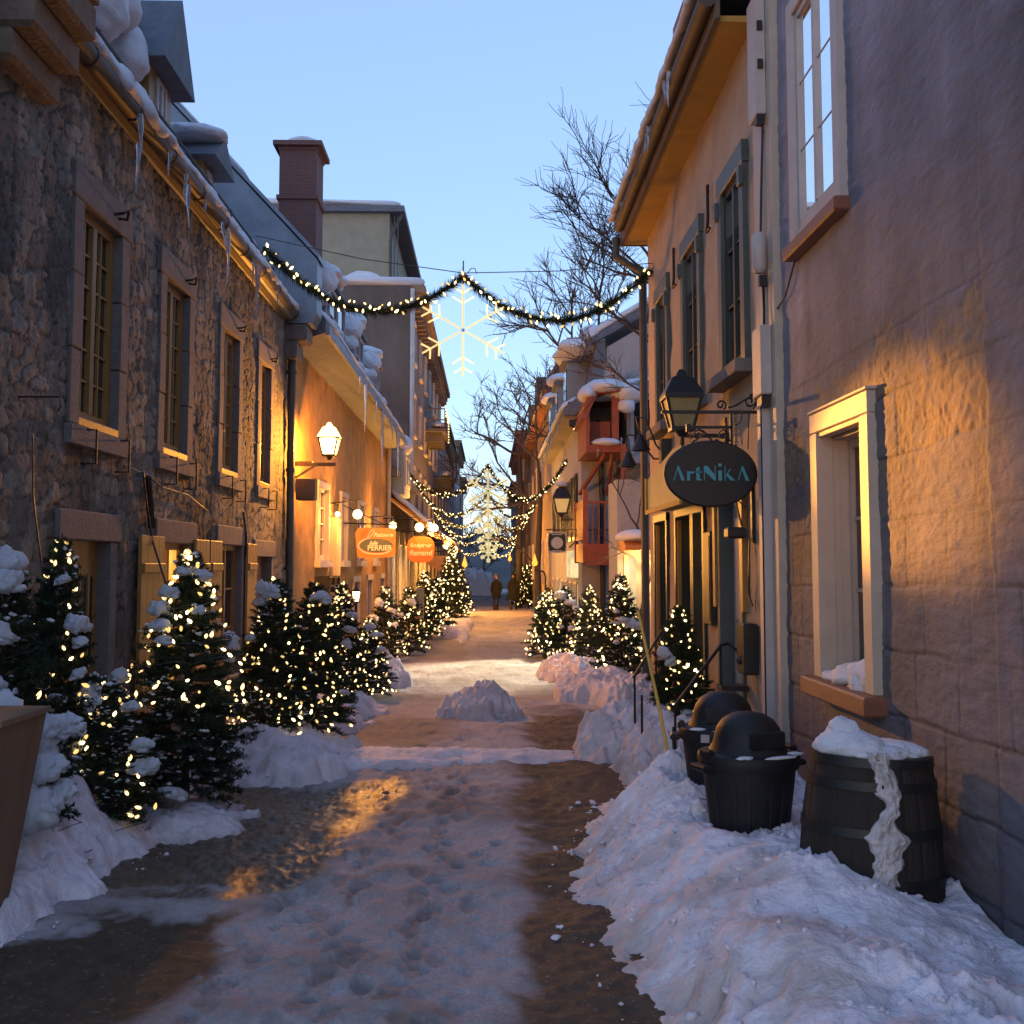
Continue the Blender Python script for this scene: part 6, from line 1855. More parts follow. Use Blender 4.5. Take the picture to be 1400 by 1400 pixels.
# ================================================================== people
def person(loc, rot, label, hgt, stride, hat, hem=.62):
    t = thing('person', label, 'person', loc, 'pair of walkers', rot)
    k = hgt / 1.75
    J = {'pelvis': (0, 0, .93, .13), 'waist': (0, 0, 1.08, .13), 'chest': (0, .01, 1.30, .16), 'neck': (0, .02, 1.49, .06), 'head0': (0, .03, 1.57, .075), 'head': (0, .03, 1.66, .095),
         'hl': (-.10, 0, .88, .095), 'kl': (-.10, .06 * stride, .48, .068), 'al': (-.10, -.05 * stride, .09, .048), 'tl': (-.10, -.12 - .05 * stride, .04, .045),
         'hr': (.10, 0, .88, .095), 'kr': (.10, .02 * stride, .48, .068), 'ar': (.10, .14 * stride, .09, .048), 'tr': (.10, .14 * stride - .10, .04, .045),
         'sl': (-.19, .0, 1.42, .07), 'el': (-.25, -.03, 1.14, .055), 'wl': (-.22, .10, .92, .042), 'fl': (-.215, .13, .84, .038),
         'sr': (.19, .0, 1.42, .07), 'er': (.25, -.05, 1.14, .055), 'wr': (.23, .06, .90, .042), 'fr': (.225, .09, .82, .038)}
    E = [('pelvis', 'waist'), ('waist', 'chest'), ('chest', 'neck'), ('neck', 'head0'), ('head0', 'head'), ('pelvis', 'hl'), ('hl', 'kl'), ('kl', 'al'), ('al', 'tl'),
         ('pelvis', 'hr'), ('hr', 'kr'), ('kr', 'ar'), ('ar', 'tr'), ('chest', 'sl'), ('sl', 'el'), ('el', 'wl'), ('wl', 'fl'), ('chest', 'sr'), ('sr', 'er'), ('er', 'wr'), ('wr', 'fr')]
    names = list(J); ix = {n: i for i, n in enumerate(names)}

    def skin(name, sel, grow, m, cut=None):
        ed = [(a, b) for a, b in E if a in sel and b in sel]
        used = [n for n in names if any(n in e for e in ed)]
        id2 = {n: i for i, n in enumerate(used)}
        me = bpy.data.meshes.new(name)
        me.from_pydata([(J[n][0] * k, J[n][1] * k, J[n][2] * k) for n in used], [(id2[a], id2[b]) for a, b in ed], [])
        o = link(name, me, t, True)
        md = o.modifiers.new('skin', 'SKIN'); md.use_smooth_shade = True
        for n in used:
            r = J[n][3] * k * grow.get(n, grow.get('*', 1.0))
            sv = me.skin_vertices[0].data[id2[n]]
            sv.radius = (r, r * .8); sv.use_root = (n == used[0])
        s = o.modifiers.new('sub', 'SUBSURF'); s.levels = 2; s.render_levels = 2
        me.materials.append(m)
        return o
    skin('body', set(names), {'*': 1.0}, M['trousers'])
    skin('coat', {'chest', 'sl', 'el', 'wl', 'sr', 'er', 'wr'}, {'*': 1.45, 'chest': .9}, M['coat'])
    cs = MB(); n = 20
    prof = [(.06, .05, 1.52), (.17, .10, 1.47), (.225, .125, 1.38), (.215, .135, 1.20), (.20, .135, 1.05), (.225, .16, .85), (.255, .185, hem), (.235, .165, hem - .005)]
    vs = [(rx * k * math.cos(2 * math.pi * q / n), (.01 + ry * math.sin(2 * math.pi * q / n)) * k, z * k) for rx, ry, z in prof for q in range(n)]
    cs.add(vs, [(i * n + q, i * n + (q + 1) % n, (i + 1) * n + (q + 1) % n, (i + 1) * n + q) for i in range(len(prof) - 1) for q in range(n)])
    cs.obj('coat_body', M['coat'], t, smooth=True, local=True)
    h = MB(); h.ball((0, .03 * k, 1.70 * k), .115 * k, 14, 10, 1.0)
    if hat: h.ball((0, .03 * k, 1.83 * k), .035 * k, 8, 6)
    h.obj('hat' if hat else 'hood', mat('knit_hat', (.10, .07, .06), .9) if hat else M['coat'], t, smooth=True, local=True)
    fa = MB(); fa.ball((0, -.045 * k, 1.635 * k), .075 * k, 12, 9, 1.15); fa.ball((0, -.122 * k, 1.63 * k), .014 * k, 6, 5); fa.obj('face', M['skin'], t, smooth=True, local=True)
    for s, y in ((-1, .02 - .05 * stride), (1, .14 * stride + .05)):
        b = MB(); b.bevbox(s * .10 * k - .055, s * .10 * k + .055, y - .16 * (1), y + .10, 0, .09, .03); b.tube([(s * .10 * k, y + .02, .06), (s * .10 * k, y + .02, .30)], .066 * k, 9); b.obj('boot', M['boot'], t, smooth=True, local=True)
    return t


person((.38, 54, float(zg(54))), R(12), 'walker in a dark coat and brown boots, left of the pair', 1.70, 1.0, True)
person((1.20, 53.6, float(zg(53.6))), R(-8), 'walker in a long dark hooded coat, right of the pair', 1.76, 1.5, False, .5)
# ================================================================== firs with strings of lights
def needles_mesh(name, segs, per_m, length, width, seed, m, spread=.9):
    """segs: (n,6) twig segments -> thin needle faces round each twig"""
    r = np.random.default_rng(seed)
    S = np.asarray(segs, float)
    a, b = S[:, :3], S[:, 3:]
    ln = np.linalg.norm(b - a, axis=1)
    cnt = np.maximum(2, (ln * per_m).astype(int))
    idx = np.repeat(np.arange(len(S)), cnt)
    t = r.random(len(idx))[:, None]
    p = a[idx] + (b - a)[idx] * t
    d = (b - a)[idx] / (ln[idx][:, None] + 1e-9)
    q = r.normal(size=(len(idx), 3))
    q -= d * (q * d).sum(1, keepdims=True)
    q /= np.linalg.norm(q, axis=1, keepdims=True) + 1e-9
    nd = q * spread + d * (.55 + .3 * r.random((len(idx), 1)))
    nd /= np.linalg.norm(nd, axis=1, keepdims=True)
    l = length * (.6 + .7 * r.random((len(idx), 1)))
    w = np.cross(nd, r.normal(size=(len(idx), 3)))
    w /= np.linalg.norm(w, axis=1, keepdims=True) + 1e-9
    w *= width * .5
    tip = p + nd * l
    V = np.stack([p - w, p + w, tip], 1).reshape(-1, 3)
    F = np.arange(len(V)).reshape(-1, 3)
    return fast_mesh(name, V, F, m, smooth=False)


def fir_segments(h, rad, seed, nb, tw):
    r = random.Random(seed)
    twigs, wood = [], []
    for i in range(nb):
        t = (i + r.random()) / nb
        t = t ** .92
        z0 = h * (.05 + .92 * t)
        L = rad * ((1 - t) ** .74 * (1.02 - .25 * max(0, .2 - t) / .2)) * r.uniform(.72, 1.14) + h * .03
        a = i * 2.399 + r.uniform(-.4, .4)
        up = r.uniform(-.16, .18) + .55 * t
        droop = r.uniform(.05, .35) * (1 - t)
        prev = Vector((0, 0, z0))
        n = 5
        dirx = Vector((math.cos(a), math.sin(a), 0))
        pts = [prev]
        for k in range(1, n + 1):
            s = k / n
            p = Vector((0, 0, z0)) + dirx * (L * s) + Vector((0, 0, L * (up * s - droop * s * s + .22 * droop * s ** 3)))
            pts.append(p)
        wood.append((pts, .010 * (1 - t) + .003))
        for k in range(n): 
            if k > 0: twigs.append((*pts[k], *pts[k + 1]))
        side = Vector((-math.sin(a), math.cos(a), 0))
        for k in range(tw):
            s = .22 + .76 * (k + r.random()) / tw
            b = Vector((0, 0, z0)) + dirx * (L * s) + Vector((0, 0, L * (up * s - droop * s * s + .22 * droop * s ** 3)))
            for sg in (-1, 1):
                l = L * (.46 * (1 - s) + .13) * r.uniform(.7, 1.25)
                e = b + (dirx * r.uniform(.5, .9) + side * sg * r.uniform(.5, .95) + Vector((0, 0, r.uniform(-.22, .25)))).normalized() * l
                twigs.append((*b, *e))
                if l > .09:
                    for q in range(2):
                        c = b.lerp(e, r.uniform(.35, .75))
                        f = c + (dirx * r.uniform(.2, .9) + side * sg * r.uniform(-.3, .6) + Vector((0, 0, r.uniform(-.3, .3)))).normalized() * l * .42
                        twigs.append((*c, *f))
    return twigs, wood


FIRS = {}


def fir_proto(k, hi):
    key = (k, hi)
    if key in FIRS: return FIRS[key]
    if hi:
        tw, wd = fir_segments(1.6, .44, 200 + k, 165, 8)
        me = needles_mesh('crown', tw, 320, .028, .006, 300 + k, M['needles'])
    else:
        tw, wd = fir_segments(1.6, .44, 200 + k, 110, 6)
        me = needles_mesh('crown', tw, 150, .038, .011, 300 + k, M['needles'])
    b = MB(); b.tube([(0, 0, -.1), (.01, 0, .5), (0, .005, 1.1), (0, 0, 1.6)], .030, 8, .006)
    for pts, rr in wd[::2]: b.tube(pts, rr, 4, .002)
    tm = b.mesh('trunk', M['bark'])
    FIRS[key] = (me, tm)
    return FIRS[key]


BULB = MB().lathe([(.001, -.020), (.007, -.015), (.0105, -.004), (.0095, .006), (.005, .016), (.001, .022)], n=7, caps=False).mesh('bulb', M['bulb'], True)
BULBS = [BULB, BULB]
for mk in ('bulb_dim', 'bulb_bright'):
    q = BULB.copy(); q.materials.clear(); q.materials.append(M[mk]); BULBS.append(q)
DUST = {}


def dusting(k):
    """thin snow lying along the twigs of a fir"""
    if k in DUST: return DUST[k]
    tw, _ = fir_segments(1.6, .44, 200 + k, 165, 8)
    r = np.random.default_rng(k + 50)
    V0, F0 = ico(1)
    Vs, Fs, b = [], [], 0
    for i in r.choice(len(tw), 420, replace=False):
        p, q = np.array(tw[i][:3]), np.array(tw[i][3:])
        if fbm(p[:1] * 6, p[1:2] * 6, p[2:] * 6, 2, k)[0] < -.05: continue
        for s_ in np.linspace(.25, 1, 3):
            c = p + (q - p) * s_ + np.array([0, 0, .007])
            sz = r.uniform(.006, .015)
            W = V0 * np.array([1.3, 1.3, .75]) * sz * (1 + .5 * (r.random((len(V0), 1)) - .5)) + c
            Vs.append(W); Fs.append(F0 + b); b += len(V0)
    DUST[k] = fast_mesh('snow_dusting', np.vstack(Vs), np.vstack(Fs), M['snow'])
    return DUST[k]


def clump(i):
    r = random.Random(900 + i)
    its = [((0, 0, 0), (.8, .75, .62))]
    for k in range(8):
        a = r.uniform(0, 6.28); d = r.uniform(.45, .95)
        its.append(((d * math.cos(a), d * math.sin(a) * .8, r.uniform(-.35, .35)), (r.uniform(.25, .55), r.uniform(.25, .5), r.uniform(.22, .48))))
    return blobs('snow_clump', its, sub=3, amp=.38, freq=3.4, seed=400 + i * 11)


BLOBS = [clump(i) for i in range(6)]
NB = [0]


def fir(x, y, h, rad, label, slabel, seed, bulbs=60, snow=(), hi=True, zb=None, bs=1.0, lean=(0, 0), low=.06, face=True):
    dust = len(snow) > 3
    z = float(zg(y)) + .04 if zb is None else zb
    me, tm = fir_proto(seed % 3, hi)
    r = random.Random(seed * 7 + 1)
    t = thing('fir_tree', label, 'fir tree', (x, y, z), 'lit firs along the street')
    rz = r.uniform(0, 6.28)
    for nm, mm in (('crown', me), ('trunk', tm)):
        o = link(nm, mm, t, True)
        o.scale = (rad / .44, rad / .44, h / 1.6); o.rotation_euler = (lean[0], lean[1], rz)
    for i, (dx, dy, dz, s) in enumerate(snow):
        o = link('snow_clump', BLOBS[(i * 5 + seed) % 6], t, True)
        o.location = (dx, dy, dz); o.scale = (s * r.uniform(.8, 1.2), s * r.uniform(.85, 1.1), s * r.uniform(.75, 1.35)); o.rotation_euler = (r.uniform(-.3, .3), r.uniform(-.3, .3), r.uniform(0, 6.28))
    if dust:
        o = link('snow_dusting', dusting(seed % 3), t, True)
        o.scale = (rad / .44, rad / .44, h / 1.6); o.rotation_euler = (lean[0], lean[1], rz)
        tag(o, None, None, None, 'stuff')
    # the string of lights wound round it
    st = thing('light_string', slabel, 'string lights', (x, y, z), 'strings of warm lights on the firs')
    turns = max(4, h * 5)
    pts, pos = [], []
    N = max(40, int(turns * 22))
    ph = r.uniform(0, 6.28)
    for k in range(N):
        u = k / (N - 1)
        zz = h * (low + (.99 - low) * u)
        rr = (rad * (1 - u) ** .74 * .95 + .012) * (1 + .10 * math.sin(k * 1.9) + r.uniform(-.08, .08))
        a = ph + turns * 2 * math.pi * u ** .85
        pts.append((rr * math.cos(a) + lean[1] * zz, rr * math.sin(a) - lean[0] * zz, zz + r.uniform(-.02, .02)))
    w = MB(); w.tube(pts, .0028 * (1 if hi else 1.6), 3); w.obj('wire', M['dark_green'], st, local=True)
    cand = []
    for q_ in range(400):
        u = r.random() ** 1.25
        zz = h * (low + (.99 - low) * u)
        rr = rad * (1 - u) ** .74 * r.uniform(.72, 1.04) + .014
        a = r.uniform(-math.pi, 0) if face else r.uniform(0, 6.28)
        cand.append((rr * math.cos(a) + lean[1] * zz, rr * math.sin(a) - lean[0] * zz, zz))
    r.shuffle(cand)
    for p in cand[:min(bulbs, 100)]:
        o = link('bulb', r.choice(BULBS), st, True)
        q = 1.0
        o.location = (p[0] * q, p[1] * q, p[2] + r.uniform(-.01, .01))
        s = bs * r.uniform(.8, 1.25)
        o.scale = (s, s, s); o.rotation_euler = (r.uniform(-1.2, 1.2), r.uniform(-1.2, 1.2), 0)
        NB[0] += 1
    return t


# left-hand row, from the near end
fir(-2.60, 6.0, 1.70, .42, 'leaning fir almost buried in snow at the left edge behind the brown box', 'sparse lights on the snow-buried fir at the left edge', 1, 12,
    snow=[(.0, -.1, 1.66, .115), (.06, -.16, 1.55, .10), (-.12, -.2, 1.42, .13), (.02, -.24, 1.3, .12), (-.15, -.26, 1.16, .16), (.0, -.32, 1.02, .14), (.10, -.36, .88, .17), (-.1, -.38, .8, .19), (.22, -.36, .74, .17),
          (.32, -.32, .62, .16), (.05, -.42, .62, .22), (.28, -.40, .45, .2), (.1, -.46, .4, .24), (-.2, -.3, .55, .2), (.38, -.2, .8, .12), (.44, -.30, .5, .09)], bs=.92)
fir(-2.56, 6.65, 1.84, .32, 'tall slim fir with snow tufts in front of the ochre panelled door', 'lights on the slim fir at the ochre door', 2, 60,
    snow=[(.06, -.12, 1.56, .055), (.15, -.13, 1.30, .07), (.19, -.17, 1.20, .055), (.2, -.22, 1.02, .045), (.10, -.28, .88, .06), (-.14, -.2, 1.28, .05), (-.16, -.24, .95, .05)], bs=.95)
fir(-2.30, 6.80, .88, .33, 'small low fir rising from the left snow bank', 'cluster of lights on the small low fir in the snow bank', 3, 34,
    snow=[(-.1, -.12, .78, .11), (.16, -.1, .72, .06), (-.22, -.2, .55, .14), (.24, -.12, .5, .07), (.26, -.12, .36, .08), (-.28, -.22, .3, .18)], bs=.92, zb=.12)
fir(-2.06, 7.65, 1.72, .45, 'dark broad fir with a snow crest before the open shutters', 'lights round the upper half of the broad fir before the shutters', 4, 96,
    snow=[(-.02, -.08, 1.56, .07), (.1, -.1, 1.53, .06), (-.10, -.16, 1.42, .075), (-.15, -.2, 1.31, .08), (-.13, -.23, 1.20, .075), (-.09, -.25, 1.10, .055), (.12, -.2, 1.30, .04), (-.40, -.2, .86, .08), (-.42, -.18, .74, .08), (.05, -.44, .14, .08), (-.34, -.28, .30, .06)],
    bs=1.0, zb=.08, low=.40)
fir(-1.90, 9.85, 1.42, .43, 'rounded fir with one big snow ball near its tip, left of the touching pair', 'lights on the left fir of the touching pair', 5, 100,
    snow=[(-.05, -.1, 1.28, .10), (-.10, -.1, 1.20, .07), (-.36, -.15, .85, .09), (-.38, -.15, .72, .08), (-.15, -.3, .9, .04)], bs=.92, zb=.16)
fir(-1.60, 10.2, 1.40, .40, 'rounded fir with a flat snow cap, right of the touching pair', 'lights on the right fir of the touching pair', 6, 100,
    snow=[(.06, -.1, 1.24, .085), (.12, -.12, 1.22, .06), (.3, -.2, .4, .05)], bs=.92, zb=.14)
fir(-1.84, 13.9, 1.42, .38, 'slender glittering fir below the two small post lanterns', 'dense lights on the slender fir below the post lanterns', 7, 96,
    snow=[(.16, -.16, 1.0, .08), (.12, -.2, .82, .09), (.1, -.25, .65, .07), (-.2, -.2, .5, .06)], bs=1.0, zb=.05)
fir(-1.58, 14.7, 1.05, .34, 'short snow-tufted fir right of the slender glittering one', 'lights on the short snow-tufted fir', 8, 90,
    snow=[(0, -.08, .9, .09), (.08, -.1, .8, .09), (-.1, -.15, .72, .08), (.16, -.16, .6, .07)], bs=1.05)
G = 1.5
fir(-1.92, 20.6, 1.42, .42, 'dark fir beneath the orange board with the oval', 'scattered lights on the dark fir beneath the orange board with the oval', 9, 34, snow=[(-.1, -.2, 1.1, .09), (.12, -.2, .95, .09), (-.2, -.25, .8, .1), (.2, -.3, .7, .08)], bs=1.4, hi=False)
fir(-1.62, 22.6, 1.38, .45, 'second dark fir just left of the green post', 'lights on the second dark fir left of the green post', 10, 66, snow=[(.05, -.2, 1.05, .1), (-.15, -.25, .8, .08)], bs=G, hi=False)
fir(-1.62, 28.2, 1.75, .52, 'bushy fir full of lights right of the green post', 'dense lights on the bushy fir right of the green post', 11, 100, bs=1.6, hi=False)
fir(-1.42, 31.0, 1.6, .5, 'broad glittering fir below the rounded orange board', 'dense lights on the broad fir below the rounded board', 12, 100, bs=1.7, hi=False)
fir(-1.25, 37.5, 2.75, .6, 'tallest glittering fir reaching up to the globe lamps', 'dense lights on the tallest fir by the globe lamps', 13, 100, bs=1.9, hi=False)
fir(-1.15, 45, 1.9, .6, 'far fir on the left next to the flame lamp', 'lights on the far left fir next to the flame lamp', 14, 70, bs=2.0, hi=False)
# right-hand row
fir(1.80, 10.4, 1.18, .34, 'small fir squeezed between handrail and shop display', 'lights on the small fir behind the handrail', 15, 64, snow=[(-.18, -.2, .72, .075), (-.12, -.24, .65, .06), (.0, -.3, .2, .05)], bs=.92, zb=.14)
fir(1.80, 15.0, 1.62, .42, 'tall glittering fir at the corner downpipe of the cream house', 'dense lights on the tall fir at the corner downpipe', 16, 100, snow=[(.0, -.2, .98, .11), (.1, -.22, .94, .09), (-.08, -.15, 1.1, .05), (.22, -.2, .9, .1), (-.1, -.3, .7, .05)], bs=1.1)
fir(1.86, 20.3, 1.42, .42, 'pointed fir right of the round pair by the snow heaps', 'lights on the pointed fir right of the round pair', 17, 90, bs=1.4, hi=False)
fir(1.12, 21.6, 1.32, .46, 'round fir with lights at its left side, nearest the road in the pair', 'lights on the road-side fir of the round pair', 18, 92, bs=1.4, hi=False)
fir(1.52, 21.9, 1.40, .46, 'round dark fir with snow balls on top, wall side of the pair', 'few lights on the snow-balled fir of the round pair', 19, 30, snow=[(-.08, -.15, 1.2, .12), (.1, -.2, 1.05, .11), (.2, -.25, .95, .1), (-.1, -.35, .6, .07), (.1, -.38, .58, .07)], bs=1.4, hi=False)
fir(1.72, 31.2, 1.3, .45, 'fir glowing orange beneath the flame lamp and medal sign', 'lights on the fir beneath the medal sign', 20, 50, bs=1.7, hi=False)
fir(2.05, 56.5, 2.3, .75, 'far fir directly behind the right-hand walker', 'lights on the far fir behind the right-hand walker', 21, 70, bs=2.2, hi=False)
fir(1.85, 64, 2.4, .8, 'farthest fir at the right by the dull brown house', 'lights on the farthest right fir', 22, 50, bs=2.4, hi=False)


def post_lamps():
    for x, y, lab in ((-2.03, 15.2, 'small post lantern left of its twin behind the slender fir'), (-1.82, 15.2, 'small post lantern right of its twin behind the slender fir')):
        t = thing('post_lantern', lab, 'post lantern', (x, y, .0), 'small post lanterns')
        p = MB(); p.tube([(0, 0, -.1), (0, 0, 1.16)], .018, 6); p.box(-.05, .05, -.05, .05, 1.16, 1.18); p.obj('post', M['iron'], t, local=True)
        p = MB(); p.lathe([(.03, 1.18), (.05, 1.30), (.05, 1.31)], n=4); p.obj('lamp_shade', M['globe'], t, local=True)
        p = MB(); p.lathe([(.065, 1.31), (.02, 1.36), (.005, 1.39)], n=4); p.obj('cap', M['iron'], t, local=True)


post_lamps()


# ================================================================== garlands and light snowflakes over the street
def garland(A, P, B, sag, label, seed, bulbs, thick, bs, hi):
    """evergreen rope from A up to the peak P and down to B"""
    A, P, B = Vector(A), Vector(P), Vector(B)
    r = random.Random(seed)
    t = thing('garland', label, 'garland', P, 'evergreen garlands across the street')
    pts = []
    for a, b, n in ((A, P, 40), (P, B, 40)):
        for k in range(n + (1 if b is B else 0)):
            u = k / n
            q = a.lerp(b, u)
            lo = 4 * u * (1 - u)
            q.z -= sag * lo
            pts.append(q - P)
    segs = [(*pts[k], *pts[k + 1]) for k in range(len(pts) - 1)]
    me = needles_mesh('evergreen_rope', segs, 1500 if hi else 480, thick, .009 if hi else .022, seed, M['garland'], spread=1.0)
    link('evergreen_rope', me, t, True)
    w = MB(); w.tube(pts, .012, 5); w.obj('core', M['dark_green'], t, local=True)
    n = min(bulbs, 100)
    for k in range(n):
        u = (k + r.random()) / n * (len(pts) - 1.001)
        i = int(u); q = pts[i].lerp(pts[i + 1], u - i)
        a = r.uniform(0, 6.28)
        o = link('bulb', r.choice(BULBS), t, True)
        o.location = q + Vector((0, -abs(math.cos(a)) * thick * .8, math.sin(a) * thick * .75))
        s = bs * r.uniform(.8, 1.2); o.scale = (s, s, s); o.rotation_euler = (r.uniform(-1, 1), r.uniform(-1, 1), 0)
    c = MB(); c.ball((0, 0, 0), .06, 10, 6, .6); c.tube([(.05, 0, .03), (.1, 0, .10), (.15, 0, .10), (.17, 0, .03)], .006, 5); c.obj('bow', M['red_wall'], t, local=True)


def snowflake(c, rad, label, m, thick=.0078, hang=.3):
    t = thing('light_snowflake', label, 'light snowflake', c, 'light snowflakes over the street')
    mrod = M['iron']
    for k in range(6):
        a = R(90) + k * R(60)
        d = Vector((math.cos(a), 0, math.sin(a))); s = Vector((-math.sin(a), 0, math.cos(a)))
        b = MB()

        def both(p, q):
            for o in (-1, 1):
                n = (q - p).cross(Vector((0, 1, 0))).normalized() * thick * .85 * o
                b.tube([p + n, q + n], thick * .62, 5)
        both(d * .03, d * rad)
        for f, l in ((.58, .27), (.80, .22)):
            base = d * rad * f
            for o in (-1, 1):
                both(base, base + (d * .62 + s * o).normalized() * rad * l)
        b.obj('arm', m, t, local=True)
    b = MB()
    for k in range(3):
        a = R(90) + k * R(60); d = Vector((math.cos(a), 0, math.sin(a)))
        b.tube([d * -rad, d * rad], thick * .5, 4)
    b.tube([(0, 0, rad), (0, 0, rad + hang)], .008, 4)
    b.obj('frame', mrod, t, local=True)


garland((-2.78, 13.3, 5.58), (-.33, 13.8, 5.36), (2.1, 14.0, 5.50), .62, 'nearest garland with warm bulbs spanning from the stone house eave to the cream house', 501, 96, .115, 1.25, True)
snowflake((-.33, 13.8, 4.66), .60, 'nearest and largest light snowflake below the first garland', M['rope'])
w = MB(); w.tube([(-2.9, 13.4, 5.75), (-1.6, 13.6, 5.52), (-.33, 13.8, 5.40), (.9, 13.9, 5.46), (2.14, 14.0, 5.60)], .006, 4)
tag(w.obj('hanging_wire', M['pipe']), 'thin wire carrying the nearest garland over the street', 'wire')
lab = ['second garland, from the tall block corner to the pale gable house', 'third garland close behind the second one', 'fourth garland in the middle of the row', 'fifth garland deep in the street', 'sixth garland in front of the flame lamp', 'farthest and lowest garland over the walkers']
lab2 = ['light snowflake under the second garland, largest of the far cluster', 'light snowflake under the third garland', 'light snowflake in the middle of the far cluster', 'light snowflake under the fifth garland', 'light snowflake under the sixth garland', 'lowest and smallest light snowflake at the end of the cluster']
for i, (yl, yp, yr, zp) in enumerate(((34.0, 33.0, 29.5, 4.65), (43, 43, 41, 4.45), (50, 51, 50, 4.25), (58, 60, 60, 4.0), (68, 70, 70, 3.75), (82, 84, 84, 3.2))):
    fx = -.02 + .0 * i
    garland((XL + .05, yl, zp + .35), (fx, yp, zp), (XR - .05, yr, zp + (.05 if i else -.2)), 1.05, lab[i], 510 + i, 90, .11, 1.35 + .22 * i, False)
    snowflake((fx, yp, zp - .78), .68, lab2[i], M['rope_far'], thick=.020 + .004 * i, hang=.1)


# ================================================================== bare trees
def bare_tree(base, trunk_pts, r0, seed, label, levels, spread=.55, first=None, minr=.006, kids=(3, 5), lens=2.0):
    r = random.Random(seed)
    t = thing('bare_tree', label, 'bare tree', base, 'bare winter trees')
    crown = MB()
    tk = MB()
    pts = [Vector(p) for p in trunk_pts]
    tk.tube(pts, [r0 * (1 - .55 * i / (len(pts) - 1)) for i in range(len(pts))], 9); tk.obj('trunk', M['bark'], t, smooth=True, local=True)

    def grow(p, d, L, rad, lev):
        n = 5 if lev > 1 else 4
        q = [p]; dd = d.copy()
        for k in range(n):
            dd = (dd + Vector((r.gauss(0, .16), r.gauss(0, .16), r.gauss(.04, .13)))).normalized()
            q.append(q[-1] + dd * L / n)
        crown.tube(q, rad, 5 if rad > .02 else 3, max(minr * .7, rad * .45), cap=False)
        if lev == 0: return
        for k in range(r.randint(*kids)):
            s = r.uniform(.3, 1.0); i = min(n - 1, int(s * n)); b = q[i].lerp(q[i + 1], s * n - i)
            ax = Vector((r.gauss(0, 1), r.gauss(0, 1), r.gauss(.15, .7))).normalized()
            nd = (dd * (1 - spread * .6) + ax * spread).normalized()
            grow(b, nd, L * r.uniform(.45, .72), max(minr, rad * .55), lev - 1)
        for k in range(3):
            s = r.uniform(.2, 1.0); i = min(n - 1, int(s * n)); b = q[i].lerp(q[i + 1], s * n - i)
            ax = Vector((r.gauss(0, 1), r.gauss(0, 1), r.gauss(.3, .7))).normalized()
            crown.tube([b, b + (dd * .5 + ax * .6) * L * .10, b + (dd * .6 + ax * .8 + Vector((0, 0, .2))) * L * .2], minr, 3, minr * .5, cap=False)
    for (i, d, L, rad) in first:
        grow(pts[i], Vector(d).normalized(), L, rad, levels)
    crown.obj('branches', M['bark'], t, local=True)


bare_tree((3.1, 18.0, -.15), [(0, 0, -.2), (-.08, .1, 1.5), (.02, .1, 3.0), (-.05, .1, 4.4), (-.1, .1, 5.4), (-.1, 0, 6.4)], .13, 61, 'bare tree in the yard with long branches reaching over the first garland', 3,
          first=[(5, (-.35, .1, .95), 1.85, .032), (5, (-.9, .1, .4), 1.6, .03), (4, (-.85, -.2, .6), 1.75, .03), (4, (-.95, .2, .25), 1.6, .028), (5, (-.1, .2, 1), 1.9, .03), (5, (-.6, .1, .85), 1.75, .03), (5, (-.75, -.2, .65), 1.6, .028), (5, (.6, .2, .8), 1.6, .03), (3, (-.9, .3, .45), 1.5, .026)], kids=(4, 5), minr=.0055)
bare_tree((2.75, 19.2, -.15), [(0, 0, -.2), (-.10, 0, .9), (.1, 0, 1.8), (-.15, 0, 2.5)], .055, 66, 'small crooked bare tree before the wooden balcony', 2,
          first=[(3, (-.7, 0, .7), .9, .02), (3, (.3, .1, .9), .9, .02), (2, (-.8, 0, .3), .8, .018)], kids=(3, 4), minr=.005)
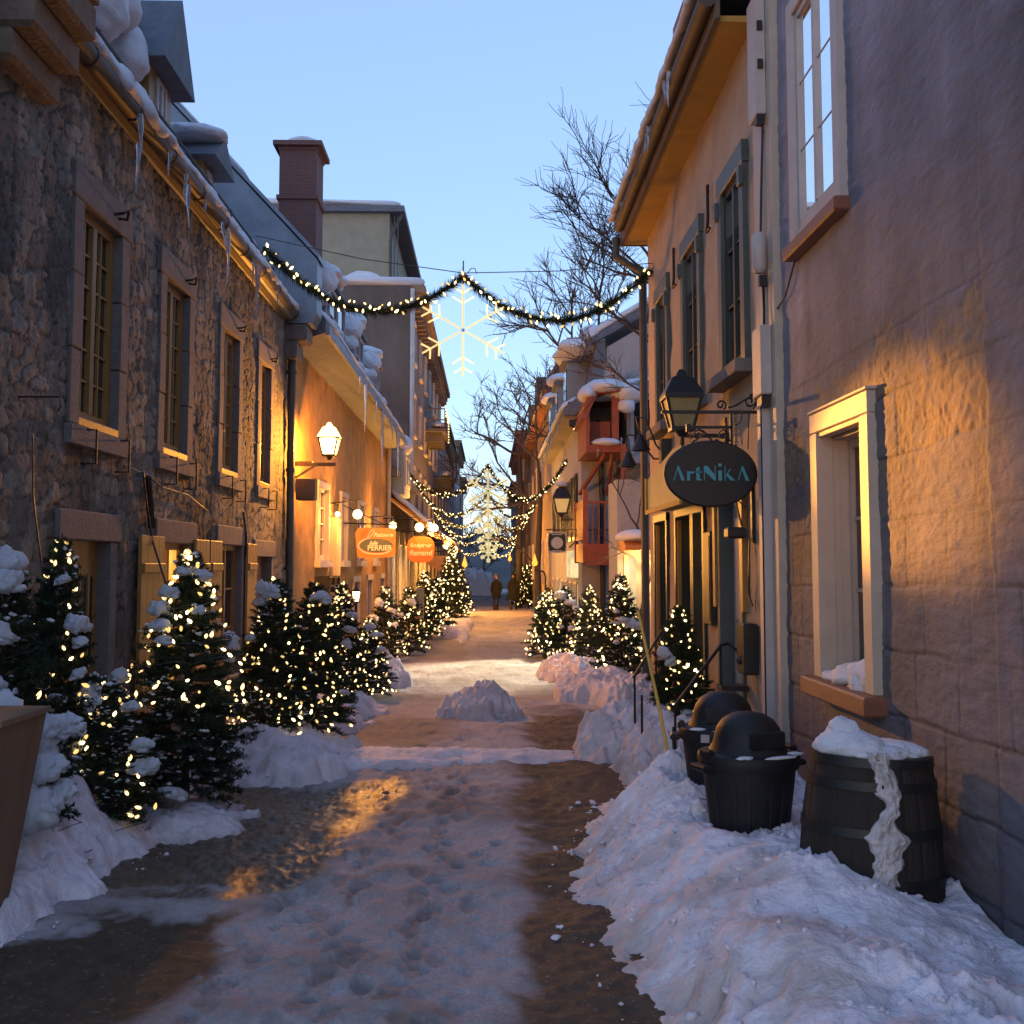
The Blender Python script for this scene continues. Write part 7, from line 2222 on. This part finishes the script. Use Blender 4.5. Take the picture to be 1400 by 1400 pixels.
bare_tree((3.6, 41.0, -.5), [(0, 0, -.3), (.1, 0, 3), (0, 0, 6.5), (.1, .1, 9.0)], .25, 62, 'bare tree rising behind the pale gable house', 3,
          first=[(3, (-.5, 0, .9), 2.6, .07), (3, (-.8, .1, .6), 2.6, .07), (2, (-.8, -.1, .6), 2.5, .06), (3, (.4, 0, 1), 3.6, .08), (2, (.8, .1, .7), 3.6, .08), (2, (-.6, .3, .9), 2.5, .06), (2, (-.9, .2, .35), 2.2, .05)], kids=(4, 5), minr=.012)
bare_tree((1.72, 37.6, -.4), [(0, 0, -.3), (-.05, 0, 2), (.05, 0, 4.2), (0, .1, 5.6)], .14, 63, 'slim bare street tree in front of the brown row house', 3,
          first=[(3, (-.8, 0, .7), 2.1, .05), (3, (-.3, .1, 1), 2.2, .05), (2, (-.9, -.1, .45), 1.8, .04), (3, (.5, 0, .8), 2.2, .05), (2, (-.8, .2, .1), 2.0, .05), (1, (-.8, 0, .6), 1.7, .04)], kids=(3, 5), minr=.010)
bare_tree((1.6, 58.0, -.6), [(0, 0, -.3), (0, 0, 3), (.1, 0, 6.2), (0, 0, 8.0)], .2, 64, 'bare street tree far down the street left of the brown row', 3,
          first=[(3, (-.8, 0, .7), 3.0, .08), (3, (-.2, .1, 1), 3.0, .08), (2, (-.95, -.1, .3), 3.2, .07), (3, (.5, 0, .8), 3.0, .07), (2, (-.7, .2, .6), 3.2, .07)], kids=(3, 5), minr=.016)
bare_tree((-.6, 128, -1.6), [(0, 0, -.3), (0, 0, 2), (.1, 0, 4)], .25, 65, 'dark bare tree at the foot of the hill beyond the snow heap', 3,
          first=[(2, (-.8, 0, .7), 3.2, .09), (2, (0, .1, 1), 3.2, .09), (2, (.8, -.1, .6), 3.2, .09), (1, (.6, 0, .8), 3, .08), (1, (-.7, 0, .7), 3, .08)], kids=(4, 6), minr=.03)

# a cool floodlight on the gable house corner makes the pale pool on the snow
def flood():
    t = thing('flood_light', 'small floodlight on the pale gable house lighting a pool of snow', 'floodlight', (1.95, 25.1, 4.9))
    b = MB(); b.bevbox(-.1, .1, -.08, .08, -.08, .1, .02); b.tube([(0, .05, 0), (.18, .2, .05)], .02, 6); b.obj('housing', M['iron'], t, local=True)
    light('flood_beam', 'SPOT', (1.93, 25.0, 4.80), 6500, (1.0, .97, .66), t, .06, (.15, 19.0, -.14), 32, .75)


flood()
